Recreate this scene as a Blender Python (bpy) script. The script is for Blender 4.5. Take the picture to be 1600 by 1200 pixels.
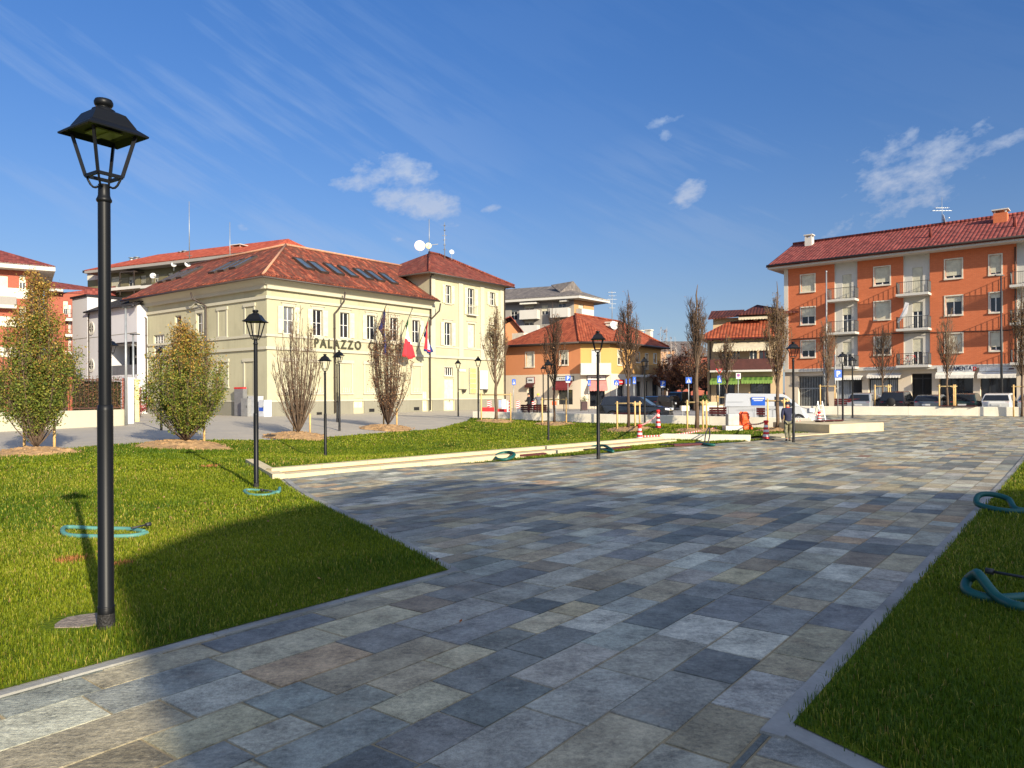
import bpy, bmesh, math, random
import numpy as np
from mathutils import Vector, Matrix
random.seed(7); rng = np.random.default_rng(7)
C = bpy.context.scene; COL = C.collection
for o in list(bpy.data.objects): bpy.data.objects.remove(o)
# ---------------- camera, sky, sun, exposure ----------------
FPX, ROLL, CH, HY = 1155.0, 0.005, 1.85, 615.0
cam = bpy.data.objects.new('camera', bpy.data.cameras.new('camera')); COL.objects.link(cam); C.camera = cam
cam.location = (0, 0, CH); cam.rotation_euler = (math.pi/2, ROLL, 0)
cam.data.sensor_width = 36; cam.data.lens = 36*FPX/1600; cam.data.shift_y = 15/1600; cam.data.clip_end = 6000; cam.data.clip_start = .05
SUN_EL, SUN_AZ = math.radians(21), math.atan2(.525, -.85)   # towards the sun, azimuth from +Y clockwise
sd = Vector((math.sin(SUN_AZ)*math.cos(SUN_EL), math.cos(SUN_AZ)*math.cos(SUN_EL), math.sin(SUN_EL)))
sl = bpy.data.lights.new('sun', 'SUN'); sl.energy = 5.0; sl.angle = math.radians(.5); sl.color = (1, .89, .70)
so = bpy.data.objects.new('sun', sl); COL.objects.link(so); so.rotation_euler = sd.to_track_quat('Z', 'Y').to_euler(); so.location = (30, -50, 60)
C.view_settings.view_transform = 'Standard'; C.view_settings.look = 'None'; C.view_settings.gamma = 1; C.view_settings.exposure = .75
C.view_settings.use_curve_mapping = False
W = bpy.data.worlds.new('World'); C.world = W; W.use_nodes = True
nt = W.node_tree; N = nt.nodes; L = nt.links; N.clear()
wo = N.new('ShaderNodeOutputWorld'); bg = N.new('ShaderNodeBackground'); bg.inputs[1].default_value = .10
sky = N.new('ShaderNodeTexSky'); sky.sky_type = 'NISHITA'; sky.sun_disc = False; sky.sun_elevation = SUN_EL; sky.sun_rotation = SUN_AZ
sky.air_density = 1.0; sky.dust_density = .35; sky.ozone_density = 3.2; sky.altitude = 200
def ray(px, py):
    u = (px-800)/FPX; v = -(py-HY)/FPX; c, s = math.cos(ROLL), math.sin(ROLL)
    return Vector((u*c+v*s, 1, -u*s+v*c))
def wnode(t, **k):
    n = N.new(t)
    for a, b in k.items(): setattr(n, a, b)
    return n
def wm(op, a, b=None, c=None):
    n = N.new('ShaderNodeMath'); n.operation = op
    for i, x in enumerate((a, b, c)):
        if x is None: continue
        if isinstance(x, (int, float)): n.inputs[i].default_value = x
        else: L.new(x, n.inputs[i])
    return n.outputs[0]
geo = wnode('ShaderNodeTexCoord')
sep = wnode('ShaderNodeSeparateXYZ'); L.new(geo.outputs['Generated'], sep.inputs[0])
X, Y, Z = sep.outputs
az = wm('ARCTAN2', X, Y); el = wm('ARCSINE', Z)
def cloudnoise(scale, stretch, detail, rot=0, seed=0.0, rough=.6):
    cb = N.new('ShaderNodeCombineXYZ')
    ca, sa = math.cos(rot), math.sin(rot)
    u = wm('ADD', wm('MULTIPLY', az, ca), wm('MULTIPLY', el, sa)); v = wm('SUBTRACT', wm('MULTIPLY', el, ca), wm('MULTIPLY', az, sa))
    L.new(wm('MULTIPLY', u, scale), cb.inputs[0]); L.new(wm('MULTIPLY', v, scale*stretch), cb.inputs[1]); cb.inputs[2].default_value = seed
    n = N.new('ShaderNodeTexNoise'); L.new(cb.outputs[0], n.inputs[0]); n.inputs['Scale'].default_value = 1; n.inputs['Detail'].default_value = detail; n.inputs['Roughness'].default_value = rough
    return n.outputs[0]
def blob(px, py, rx, ry, rot=0):
    d = ray(px, py).normalized(); a0 = math.atan2(d.x, d.y); e0 = math.asin(d.z)
    du = wm('SUBTRACT', az, a0); dv = wm('SUBTRACT', el, e0); ca, sa = math.cos(rot), math.sin(rot)
    u = wm('ADD', wm('MULTIPLY', du, ca), wm('MULTIPLY', dv, sa)); v = wm('SUBTRACT', wm('MULTIPLY', dv, ca), wm('MULTIPLY', du, sa))
    u = wm('DIVIDE', u, rx/FPX); v = wm('DIVIDE', v, ry/FPX)
    r2 = wm('ADD', wm('MULTIPLY', u, u), wm('MULTIPLY', v, v))
    return wm('MAXIMUM', wm('SUBTRACT', 1.0, r2), 0.0)
n1 = cloudnoise(24, 1.9, 9, .28, 3.1, .64)
acc = 0.0
blobs = [(655, 318, 88, 30, -.08, 1.25), (632, 268, 62, 34, -.3, .95), (560, 286, 50, 19, .1, .9), (608,272,80,26,0,.7), (768, 327, 24, 8, .3, .8), (1075, 302, 36, 21, .4, 1.15),
         (380, 355, 15, 8, 0, .8), (1035, 190, 40, 10, .2, .5), (1042, 212, 17, 11, 0, .75), (1440, 262, 120, 50, .32, .78), (1390, 240, 70, 40, .2, .5),(1500, 230, 90, 24, .38, .5), (1575, 218, 60, 12, .2, .7),
         (1430, 315, 120, 20, .3, .65), (1340, 345, 70, 16, .25, .5), (1530, 195, 20, 9, .6, .6), (622,374,16,6,0,.5),(700,350,30,8,0,.35)]
for b in blobs:
    m = wm('MULTIPLY', blob(*b[:5]), b[5]); acc = m if isinstance(acc, float) else wm('MAXIMUM', acc, m)
n1b = cloudnoise(75, 1.4, 6, 0, 9.1, .6)
nn = wm('ADD', wm('MULTIPLY', n1, .72), wm('MULTIPLY', n1b, .28))
cl = wm('MULTIPLY', wm('SUBTRACT', wm('ADD', wm('MULTIPLY', acc, 1.15), wm('MULTIPLY', nn, 3.6)), 2.22), 1.15)
cl = wm('MULTIPLY', wm('MINIMUM', wm('MAXIMUM', cl, 0.0), 1.0), .62)
cl = wm('MULTIPLY', cl, wm('MINIMUM', wm('MULTIPLY', acc, 6.0), 1.0))
# thin cirrus veils
n2 = cloudnoise(5, 9, 7, -.48, 7.7, .6); n3 = cloudnoise(3.5, 2, 3, 0, 1.7, .5)
ci = wm('MAXIMUM', wm('MULTIPLY', wm('SUBTRACT', wm('MULTIPLY', n2, n3), .23), 1.5), 0.0)
ci = wm('MULTIPLY', wm('MINIMUM', ci, .15), wm('MAXIMUM', wm('MAXIMUM', blob(330, 190, 560, 300, -.3), wm('MULTIPLY', blob(1150, 290, 330, 110, 0), .8)), .12))
hz = wm('MULTIPLY', wm('POWER', wm('MAXIMUM', wm('SUBTRACT', 1.0, wm('MULTIPLY', wm('ABSOLUTE', el), 2.6)), 0.0), 2.2), .45)
tot = wm('MINIMUM', wm('ADD', cl, ci), .9)
tint = wnode('ShaderNodeMix', data_type='RGBA', blend_type='MULTIPLY'); tint.inputs[0].default_value = 1
L.new(sky.outputs[0], tint.inputs[6]); tint.inputs[7].default_value = (.78, .99, 1.22, 1)
mx0 = wnode('ShaderNodeMix', data_type='RGBA'); L.new(hz, mx0.inputs[0]); L.new(tint.outputs[2], mx0.inputs[6]); mx0.inputs[7].default_value = (4.0, 5.0, 6.2, 1)
mx = wnode('ShaderNodeMix', data_type='RGBA'); L.new(tot, mx.inputs[0]); L.new(mx0.outputs[2], mx.inputs[6]); mx.inputs[7].default_value = (6.0, 6.6, 7.4, 1)
tm = wnode('ShaderNodeMix', data_type='RGBA'); L.new(wm('MINIMUM', wm('MAXIMUM', wm('DIVIDE', wm('SUBTRACT', el, .12), .36), 0.0), 1.0), tm.inputs[0]); tm.inputs[6].default_value = (.60,.53,.52,1); tm.inputs[7].default_value = (.53,.65,.76,1)
m5 = wnode('ShaderNodeMix', data_type='RGBA', blend_type='MULTIPLY'); m5.inputs[0].default_value = 1; L.new(mx.outputs[2], m5.inputs[6]); L.new(tm.outputs[2], m5.inputs[7])
# whitish glow added to the sky sunward, behind the viewpoint, to fill the shade
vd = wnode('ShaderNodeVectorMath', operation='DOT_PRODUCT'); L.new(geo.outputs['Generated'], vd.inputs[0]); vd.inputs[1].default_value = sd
sky_fill = wm('MULTIPLY', wm('POWER', wm('MAXIMUM', wm('ADD', vd.outputs['Value'], .15), 0.0), 1.3), 1.0)
m6 = wnode('ShaderNodeMix', data_type='RGBA', blend_type='ADD'); L.new(sky_fill, m6.inputs[0]); L.new(m5.outputs[2], m6.inputs[6]); m6.inputs[7].default_value = (4.2, 4.3, 4.6, 1)
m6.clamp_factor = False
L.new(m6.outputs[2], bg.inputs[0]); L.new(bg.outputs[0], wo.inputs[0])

# ---------------- ground height ----------------
ctl = np.array([(0,0,0),(0,4,0),(-3.2,5.9,-.02),(-3,12,-.18),(5,8,-.03),(3,14,-.12),(12,15,-.08),(15,21,-.08),(-6,17.4,-.35),(-6,21.5,-.22),(0,22.5,-.3),(0,27,-.25),(5,32,-.25),
 (-7.6,30.1,-.6),(2.8,24.4,-.3),(11.8,30.9,-.2),(1.9,38.7,-.5),(7.9,44,-.05),(-9.3,39.3,0),(-13,30,.02),(-18,37.8,.1),(-18,26,0),(-18,14,-.05),(-12,20,-.15),(-10,8,-.08),(-2.2,50,.12),(-3.5,56,.12),
 (15,36,-.12),(16,39.5,-.2),(8,43,-.02),(19,37.5,-.1),(24,54,.2),(33,47,.2),(25,35,.0),(40,60,.28),(30,62,.28),(-20,62,.1),(-10,74,.1),(0,85,.1),(-30,50,.1),(-25,37,.1),(15,60,.1),(20,80,.12),(5,70,.1),
 (0,-15,0),(25,0,0),(-25,-5,0),(-60,30,.1),(60,30,.1),(-60,90,.12),(60,90,.15),(0,120,.12),(-40,80,.1),(50,50,.28)], float)
def _tps(r2): return .5*r2*np.log(r2+1e-9)
P0 = ctl[:, :2]; _n = len(ctl)
_K = _tps(((P0[:,None]-P0[None])**2).sum(-1)) + np.eye(_n)*.6
_A = np.zeros((_n+3,_n+3)); _A[:_n,:_n] = _K; _A[:_n,_n] = 1; _A[:_n,_n+1:] = P0; _A[_n:,:_n] = _A[:_n,_n:].T
_w = np.linalg.solve(_A, np.concatenate([ctl[:,2], np.zeros(3)]))
def gzv(xy):
    xy = np.asarray(xy, float); out = np.empty(len(xy))
    for i in range(0, len(xy), 20000):
        q = xy[i:i+20000]; z = _tps(((q[:,None]-P0[None])**2).sum(-1))@_w[:_n] + _w[_n] + q@_w[_n+1:]
        r = np.hypot(q[:,0], q[:,1]-35); k = np.clip((r-60)/40, 0, 1); out[i:i+20000] = z*(1-k)+.12*k
    return out
def gz(x, y): return float(gzv([(x, y)])[0])
def hit(px, py, dz=0.0):
    d = ray(px, py); t = 2.0; st = .25; o = Vector((0,0,CH)); prev = t
    while t < 140:
        p = o+d*t
        if p.z <= gz(p.x, p.y)+dz: break
        prev = t; t += max(.1, t*.02)
    for _ in range(14):
        m = (prev+t)/2; p = o+d*m
        if p.z <= gz(p.x, p.y)+dz: t = m
        else: prev = m
    p = o+d*t; return Vector((p.x, p.y, gz(p.x, p.y)+dz))
def atd(px, d, z=None):
    x = (px-800)/FPX*d; return Vector((x, d, gz(x, d) if z is None else z))
def zat(px, py, d): return CH+ray(px, py).z*d
A2 = Vector((.611, .7915)); B2 = Vector((.7915, -.611))
def st(s, t): return (A2.x*s+B2.x*t, A2.y*s+B2.y*t)

# ---------------- helpers ----------------
OFF = {}
def auto_uv(me):
    uv = me.uv_layers.new(name='UVMap'); n = len(me.loops)
    if n == 0: return
    co = np.empty(len(me.vertices)*3); me.vertices.foreach_get('co', co); co = co.reshape(-1,3)
    vi = np.empty(n, int); me.loops.foreach_get('vertex_index', vi)
    pn = np.empty(len(me.polygons)*3); me.polygons.foreach_get('normal', pn); pn = pn.reshape(-1,3)
    lt = np.empty(len(me.polygons), int); me.polygons.foreach_get('loop_total', lt)
    nn = np.repeat(pn, lt, axis=0)
    hz_ = np.abs(nn[:,2]) > .97
    U = np.stack([-nn[:,1], nn[:,0], np.zeros(n)], 1); U[hz_] = (A2.x, A2.y, 0)
    U /= np.maximum(np.linalg.norm(U, axis=1, keepdims=True), 1e-6); V = np.cross(nn, U)
    p = co[vi]; uv.data.foreach_set('uv', np.stack([(p*U).sum(1), (p*V).sum(1)], 1).ravel())
class MB:
    def __init__(s): s.v = []; s.f = []; s.m = []; s.cm = 0; s.smf = []; s.sm = False
    def add(s, vs, fs):
        k = len(s.v); s.v.extend([tuple(p) for p in vs])
        for f in fs: s.f.append([i+k for i in f]); s.m.append(s.cm); s.smf.append(s.sm)
    def box(s, c, sz, ex=(1,0,0), ey=None, ez=(0,0,1)):
        ex = Vector(ex).normalized(); ez = Vector(ez).normalized(); ey = Vector(ey).normalized() if ey else ez.cross(ex)
        c = Vector(c); h = [a/2 for a in sz]
        vs = [c+ex*(h[0]*i)+ey*(h[1]*j)+ez*(h[2]*k) for i in (-1,1) for j in (-1,1) for k in (-1,1)]
        s.add(vs, [(0,1,3,2),(4,6,7,5),(0,4,5,1),(2,3,7,6),(0,2,6,4),(1,5,7,3)])
    def bar(s, p, q, w, h=None, up=(0,0,1)):
        p = Vector(p); q = Vector(q); d = q-p; L_ = d.length
        if L_ < 1e-6: return
        ex = d/L_; u = Vector(up)
        if abs(ex.dot(u)) > .98: u = Vector((1,0,0))
        ey = u.cross(ex).normalized(); ez = ex.cross(ey)
        s.box((p+q)/2, (L_, w, h or w), ex, ey, ez)
    def tube(s, pts, rad, n=8, cap=True):
        pts = [Vector(p) for p in pts]; m = len(pts)
        if isinstance(rad, (int, float)): rad = [rad]*m
        k = len(s.v); prev = None
        for i, p in enumerate(pts):
            d = (pts[min(i+1, m-1)]-pts[max(i-1, 0)])
            if d.length < 1e-8: d = Vector((0,0,1))
            d.normalize()
            if prev is None:
                a = Vector((1,0,0)) if abs(d.x) < .8 else Vector((0,1,0)); a = (a-d*a.dot(d)).normalized()
            else:
                a = prev-d*prev.dot(d); a = a.normalized() if a.length > 1e-6 else Vector((1,0,0))
            prev = a; b = d.cross(a)
            for j in range(n):
                t = 2*math.pi*j/n; q = p+(a*math.cos(t)+b*math.sin(t))*rad[i]; s.v.append((q.x,q.y,q.z))
        sm = s.sm
        for i in range(m-1):
            for j in range(n):
                s.f.append([k+i*n+j, k+i*n+(j+1)%n, k+(i+1)*n+(j+1)%n, k+(i+1)*n+j]); s.m.append(s.cm); s.smf.append(n > 4)
        if cap:
            s.f.append([k+j for j in range(n)][::-1]); s.m.append(s.cm); s.smf.append(False)
            s.f.append([k+(m-1)*n+j for j in range(n)]); s.m.append(s.cm); s.smf.append(False)
    def lathe(s, prof, c=(0,0,0), n=16, sm=True):
        k = len(s.v); m = len(prof)
        for r, z in prof:
            for j in range(n):
                t = 2*math.pi*j/n; s.v.append((c[0]+max(r,1e-4)*math.cos(t), c[1]+max(r,1e-4)*math.sin(t), c[2]+z))
        for i in range(m-1):
            for j in range(n):
                s.f.append([k+i*n+j, k+i*n+(j+1)%n, k+(i+1)*n+(j+1)%n, k+(i+1)*n+j]); s.m.append(s.cm); s.smf.append(sm)
    def prism(s, poly, z0, z1, top=True, bot=True):
        n = len(poly); vs = [(p[0],p[1],z0 if not callable(z0) else z0(*p[:2])) for p in poly]+[(p[0],p[1],z1 if not callable(z1) else z1(*p[:2])) for p in poly]
        fs = [(i,(i+1)%n,n+(i+1)%n,n+i) for i in range(n)]
        if top: fs.append(tuple(range(n,2*n)))
        if bot: fs.append(tuple(range(n-1,-1,-1)))
        s.add(vs, fs)
    def build(s, name, mats, parent=None, kind=None, off=None, merge=False):
        me = bpy.data.meshes.new(name)
        o_ = off if off is not None else (OFF.get(parent.name, Vector((0,0,0))) if parent else Vector((0,0,0)))
        if o_.length > 0: vs = [(p[0]-o_.x, p[1]-o_.y, p[2]-o_.z) for p in s.v]
        else: vs = s.v
        me.from_pydata(vs, [], s.f)
        mats = mats if isinstance(mats, (list, tuple)) else [mats]
        for m in mats: me.materials.append(m)
        me.polygons.foreach_set('material_index', s.m); me.polygons.foreach_set('use_smooth', s.smf)
        me.update()
        if s.f and not getattr(s, 'nonorm', False):
            bm = bmesh.new(); bm.from_mesh(me); bmesh.ops.recalc_face_normals(bm, faces=bm.faces); bm.to_mesh(me); bm.free()
        auto_uv(me)
        o = bpy.data.objects.new(name, me); COL.objects.link(o)
        if parent: o.parent = parent; OFF[o.name] = OFF.get(parent.name, Vector((0,0,0)))
        if kind: o['kind'] = kind
        return o
def tag(o, label, cat, group=None, kind=None):
    o['label'] = label; o['category'] = cat
    if group: o['group'] = group
    if kind: o['kind'] = kind
    return o
def thing(name, label, cat, loc=(0,0,0), group=None, local=False):
    o = bpy.data.objects.new(name, None); COL.objects.link(o); o.empty_display_size = .2
    o.location = loc; OFF[o.name] = Vector((0,0,0)) if local else Vector(loc)
    return tag(o, label, cat, group)
def copy_tree(o, parent=None):
    c = o.copy(); COL.objects.link(c)
    if parent: c.parent = parent
    for ch in list(o.children): copy_tree(ch, c)
    return c
def lin(c): return tuple(((x/255)/12.92 if x/255 <= .04045 else ((x/255+.055)/1.055)**2.4) for x in c)
class NT:
    def __init__(s, name):
        s.m = bpy.data.materials.new(name); s.m.use_nodes = True; s.t = s.m.node_tree; s.N = s.t.nodes; s.L = s.t.links
        s.b = s.N['Principled BSDF']
    def n(s, t, ins=None, **k):
        x = s.N.new(t)
        for a, b in k.items(): setattr(x, a, b)
        for a, b in (ins or {}).items(): s.set(x.inputs[a], b)
        return x
    def set(s, i, v):
        if hasattr(v, 'is_output'): s.L.new(v, i)
        else: i.default_value = v
    def ma(s, op, a, b=0.0, c=0.0):
        x = s.N.new('ShaderNodeMath'); x.operation = op
        for i, v in enumerate((a, b, c)): s.set(x.inputs[i], v)
        return x.outputs[0]
    def noise(s, vec, scale, detail=4, rough=.55): return s.n('ShaderNodeTexNoise', {'Vector': vec, 'Scale': scale, 'Detail': detail, 'Roughness': rough}).outputs[0]
    def mix(s, f, a, b, bt='MIX'):
        x = s.N.new('ShaderNodeMix'); x.data_type = 'RGBA'; x.blend_type = bt; s.set(x.inputs[0], f)
        for i, v in ((6, a), (7, b)): s.set(x.inputs[i], (*v, 1) if isinstance(v, tuple) and len(v) == 3 else v)
        return x.outputs[2]
    def ramp(s, f, stops):
        x = s.N.new('ShaderNodeValToRGB'); s.set(x.inputs[0], f); e = x.color_ramp.elements
        while len(e) < len(stops): e.new(.5)
        for k, (p, c) in enumerate(stops): e[k].position = p; e[k].color = (*c, 1) if len(c) == 3 else c
        return x.outputs[0]
    def bump(s, h, st_=.3, dist=.02):
        x = s.n('ShaderNodeBump', {'Height': h, 'Strength': st_, 'Distance': dist}); s.L.new(x.outputs[0], s.b.inputs['Normal']); return x
    @property
    def pos(s): return s.n('ShaderNodeNewGeometry').outputs['Position']
    @property
    def uv(s): return s.n('ShaderNodeUVMap').outputs[0]
def mul3(c, k): return tuple(min(1, x*k) for x in c)
MC = {}
def M(name, col, rough=.75, var=.18, sc=3.0, bump=0.0, bs=40.0, metal=0.0, fine=.08, spec=.4):
    if name in MC: return MC[name]
    t = NT(name); p = t.n('ShaderNodeTexCoord').outputs['Object']
    a = t.noise(p, sc, 5); b = t.noise(p, sc*17, 3)
    k = t.ma('ADD', t.ma('MULTIPLY', t.ma('SUBTRACT', a, .5), var*4), t.ma('MULTIPLY', t.ma('SUBTRACT', b, .5), fine*4)); k = t.ma('ADD', k, 1.0)
    v = t.n('ShaderNodeCombineColor', {0: k, 1: k, 2: k})
    t.L.new(t.mix(1.0, col, v.outputs[0], 'MULTIPLY'), t.b.inputs['Base Color'])
    t.b.inputs['Roughness'].default_value = rough; t.b.inputs['Metallic'].default_value = metal; t.b.inputs['Specular IOR Level'].default_value = spec
    if bump: t.bump(t.noise(p, bs, 4), bump, .02)
    MC[name] = t.m; return t.m
# ---------------- materials ----------------
def roof_mat(name, stops, dark, pitch=.22, row=.36, patch=.5):
    t = NT(name); uv = t.uv; sp = t.n('ShaderNodeSeparateXYZ', {0: uv}); u, v = sp.outputs[0], sp.outputs[1]
    uu = t.ma('DIVIDE', u, pitch); vv = t.ma('DIVIDE', v, row)
    cell = t.n('ShaderNodeCombineXYZ', {0: t.ma('FLOOR', uu), 1: t.ma('FLOOR', vv)})
    wn = t.n('ShaderNodeTexWhiteNoise', {'Vector': cell.outputs[0]}, noise_dimensions='2D').outputs[0]
    big = t.noise(uv, .45, 6, .7); str_ = t.n('ShaderNodeMapping', {'Vector': uv, 'Scale': (1.6, .25, 1)}).outputs[0]; st2 = t.noise(str_, 1.0, 5, .7)
    f = t.ma('ADD', t.ma('MULTIPLY', wn, .75), t.ma('MULTIPLY', big, .35))
    c = t.ramp(f, stops)
    dk = t.ma('MULTIPLY', t.ma('GREATER_THAN', t.ma('ADD', t.ma('MULTIPLY', wn, .25), st2), .66), patch)
    dk2 = t.ma('MULTIPLY', t.ma('MAXIMUM', t.ma('SUBTRACT', st2, .47), 0.0), patch*3)
    c = t.mix(t.ma('MINIMUM', t.ma('ADD', dk, dk2), .8), c, dark); c = t.mix(t.ma('MULTIPLY', t.ma('SUBTRACT', 1.0, w1b := t.ma('ABSOLUTE', t.ma('SINE', t.ma('MULTIPLY', uu, math.pi)))), .14), c, dark)
    t.L.new(c, t.b.inputs['Base Color']); t.b.inputs['Roughness'].default_value = .85; t.b.inputs['Specular IOR Level'].default_value = .2
    w1 = t.ma('ABSOLUTE', t.ma('SINE', t.ma('MULTIPLY', uu, math.pi))); w2 = t.ma('FRACT', vv)
    t.bump(t.ma('ADD', w1, t.ma('MULTIPLY', w2, -.8)), .8, .06); return t.m
m_roof_hall = roof_mat('old_roof_tiles', [(.2, lin((96,48,36))), (.5, lin((140,70,50))), (.85, lin((184,104,74)))], lin((76,54,46)), patch=.8)
m_roof_tower = roof_mat('tower_roof_tiles', [(.2, lin((94,46,38))), (.5, lin((124,60,48))), (.8, lin((152,82,64)))], lin((88,56,48)), patch=.5)
m_roof_orange = roof_mat('orange_roof_tiles', [(.2, lin((124,60,40))), (.5, lin((148,72,46))), (.8, lin((168,90,60)))], lin((118,62,44)), .3, .4, .3)
m_roof_red = roof_mat('red_roof_tiles', [(.2, lin((104,50,44))), (.5, lin((130,62,54))), (.8, lin((150,78,68)))], lin((96,56,50)), .33, .42, .3)
m_roof_far = roof_mat('far_roof_tiles', [(.2, lin((150,66,46))), (.6, lin((180,84,58))), (.9, lin((196,100,72)))], lin((130,66,48)), .4, .5, .25)
m_roof_grey = roof_mat('grey_roof_tiles', [(.2, lin((96,90,86))), (.6, lin((118,110,104))), (.9, lin((136,126,116)))], lin((84,80,78)), .4, .5, .4)
m_roof_dark = roof_mat('dark_roof_tiles', [(.2, lin((70,38,34))), (.6, lin((88,46,40))), (.9, lin((104,56,48)))], lin((60,36,34)), .3, .4, .3)
def stucco(name, c, dirt=.45):
    t = NT(name); p = t.pos; a = t.noise(p, .35, 6, .65); b = t.noise(p, 9, 4); mp = t.n('ShaderNodeMapping', {'Vector': t.uv, 'Scale': (2.2, .22, 1)}).outputs[0]; s_ = t.noise(mp, 1, 5, .7)
    c1 = t.mix(t.ma('MULTIPLY', t.ma('MAXIMUM', t.ma('SUBTRACT', a, .42), 0.0), dirt*3), c, mul3(c, .72))
    c1 = t.mix(t.ma('MULTIPLY', t.ma('MAXIMUM', t.ma('SUBTRACT', s_, .5), 0.0), dirt*2.5), c1, mul3(c, .6))
    c1 = t.mix(t.ma('MULTIPLY', b, .18), c1, mul3(c, .7))
    t.L.new(c1, t.b.inputs['Base Color']); t.b.inputs['Roughness'].default_value = .92; t.b.inputs['Specular IOR Level'].default_value = .15
    t.bump(t.noise(p, 30, 4), .12, .02); return t.m
m_cream = stucco('cream_stucco', lin((178,172,142)), .6); m_creamtrim = stucco('pale_cream_trim', lin((184,178,156)), .2); m_plinth = stucco('grey_render_plinth', lin((134,130,114)), .5)
m_orange = stucco('orange_render', lin((196,130,90)), .2); m_yellow = stucco('apricot_render', lin((206,158,96)), .2); m_stonecl = stucco('pale_stone_cladding', lin((214,198,174)), .25)
m_white = stucco('white_render', lin((196,194,194)), .2); m_beige = stucco('beige_render', lin((190,165,130)), .3); m_olive = stucco('olive_brown_tile', lin((122,114,84)), .3)
m_farorange = stucco('far_orange_render', lin((186,140,98)), .2); m_bandwhite = stucco('white_painted_concrete', lin((196,191,180)), .3); m_greybld = stucco('grey_shade_render', lin((148,142,134)), .3)
def brick(name, c1, c2, mo):
    t = NT(name); br = t.n('ShaderNodeTexBrick', {'Vector': t.uv, 'Color1': (*c1, 1), 'Color2': (*c2, 1), 'Mortar': (*mo, 1), 'Scale': 1.0, 'Mortar Size': .008, 'Brick Width': .26, 'Row Height': .075})
    a = t.noise(t.pos, .5, 5); c = t.mix(t.ma('MULTIPLY', a, .35), br.outputs[0], mul3(c1, .75)); b = t.noise(t.n('ShaderNodeMapping', {'Vector': t.uv, 'Scale': (.3, 5, 1)}).outputs[0], 1, 4); c = t.mix(t.ma('MULTIPLY', b, .2), c, mul3(c2, 1.2))
    t.L.new(c, t.b.inputs['Base Color']); t.b.inputs['Roughness'].default_value = .9; t.b.inputs['Specular IOR Level'].default_value = .2; t.bump(br.outputs[1], -.3, .01); return t.m
m_brick = brick('orange_red_brick', lin((206,116,76)), lin((192,104,66)), lin((150,100,76)))
m_brickfar = brick('far_red_brick', lin((160,86,68)), lin((146,76,60)), lin((160,110,90)))
def glass(name, c=(.012,.014,.018), r=.06):
    t = NT(name); a = t.noise(t.pos, .7, 3); t.L.new(t.mix(a, mul3(c, .5), mul3(c, 2.2)), t.b.inputs['Base Color']); t.b.inputs['Roughness'].default_value = r; t.b.inputs['Specular IOR Level'].default_value = .6; return t.m
m_glass = glass('dark_window_glass'); m_glass2 = glass('curtained_window_glass', (.09,.095,.1), .2); m_sky = glass('skylight_glass', (.05,.07,.09), .12); m_carglass = glass('car_glass', (.01,.012,.015), .04)
m_frame = M('white_window_frame', lin((220,216,206)), .5); m_shutC = M('cream_shutter', lin((208,202,168)), .7); m_roll = M('beige_roller_shutter', lin((196,190,166)), .6)
m_stonetrim = M('stone_trim', lin((205,196,176)), .8); m_conc = M('cast_pale_concrete', lin((222,212,190)), .85, .12, 1.2, .15, 30); m_step = M('cream_stone', lin((196,180,142)), .8, .12, 1.5, .15, 30)
m_dirtstep = M('dusty_stone_tread', lin((164,132,90)), .9, .25, 2.0)
m_black = M('black_powder_coat', (.005,.0055,.0065), .42, .1, 2, .03, 300, spec=.2); m_bitumen = M('bitumen_sleeve', (.02,.018,.016), .6, .5, 14, .8, 60)
m_led = M('lamp_reflector', lin((120,130,60)), .4); m_iron = M('dark_iron', (.03,.03,.03), .5); m_pipe = M('brown_metal_pipe', lin((62,52,46)), .5); m_galv = M('galvanised_steel', lin((150,152,150)), .45, metal=.5)
m_wood = M('peeled_pine', lin((206,168,108)), .8, .25, 4); m_woodgrey = M('weathered_pine', lin((160,138,96)), .85, .25, 4)
m_bark = M('grey_brown_bark', lin((98,80,64)), .95, .3, 6); m_bark2 = M('dark_bark', lin((74,58,46)), .95, .3, 6); m_birch = M('pale_birch_bark', lin((170,160,150)), .9, .3, 6)
m_redslat = M('dark_red_slats', lin((76,28,27)), .5, .2, 5); m_pvcgreen = None
m_letter = M('dark_letters', lin((62,60,44)), .7); m_hose = M('teal_hose', lin((26,84,76)), .45, .1, 3); m_hosepale = M('pale_teal_hose', lin((84,134,124)), .6, .2, 3)
m_alu = M('aluminium', lin((190,192,190)), .4, metal=.6); m_rubber = M('tyre_rubber', (.015,.015,.016), .85); m_redp = M('red_plastic', lin((196,32,34)), .5); m_whitep = M('white_plastic', lin((198,198,194)), .5)
m_orangep = M('orange_net', lin((240,84,30)), .6); m_blue = M('blue_sign_face', lin((30,84,178)), .4, .04); m_dblack = M('flat_black', (.01,.01,.01), .8)
def inpoly(P, poly):
    x, y = P[:,0], P[:,1]; r = np.zeros(len(P), bool); n = len(poly); j = n-1
    for i in range(n):
        xi, yi = poly[i][:2]; xj, yj = poly[j][:2]
        r ^= ((yi > y) != (yj > y)) & (x < (xj-xi)*(y-yi)/((yj-yi)+1e-12)+xi); j = i
    return r
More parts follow.
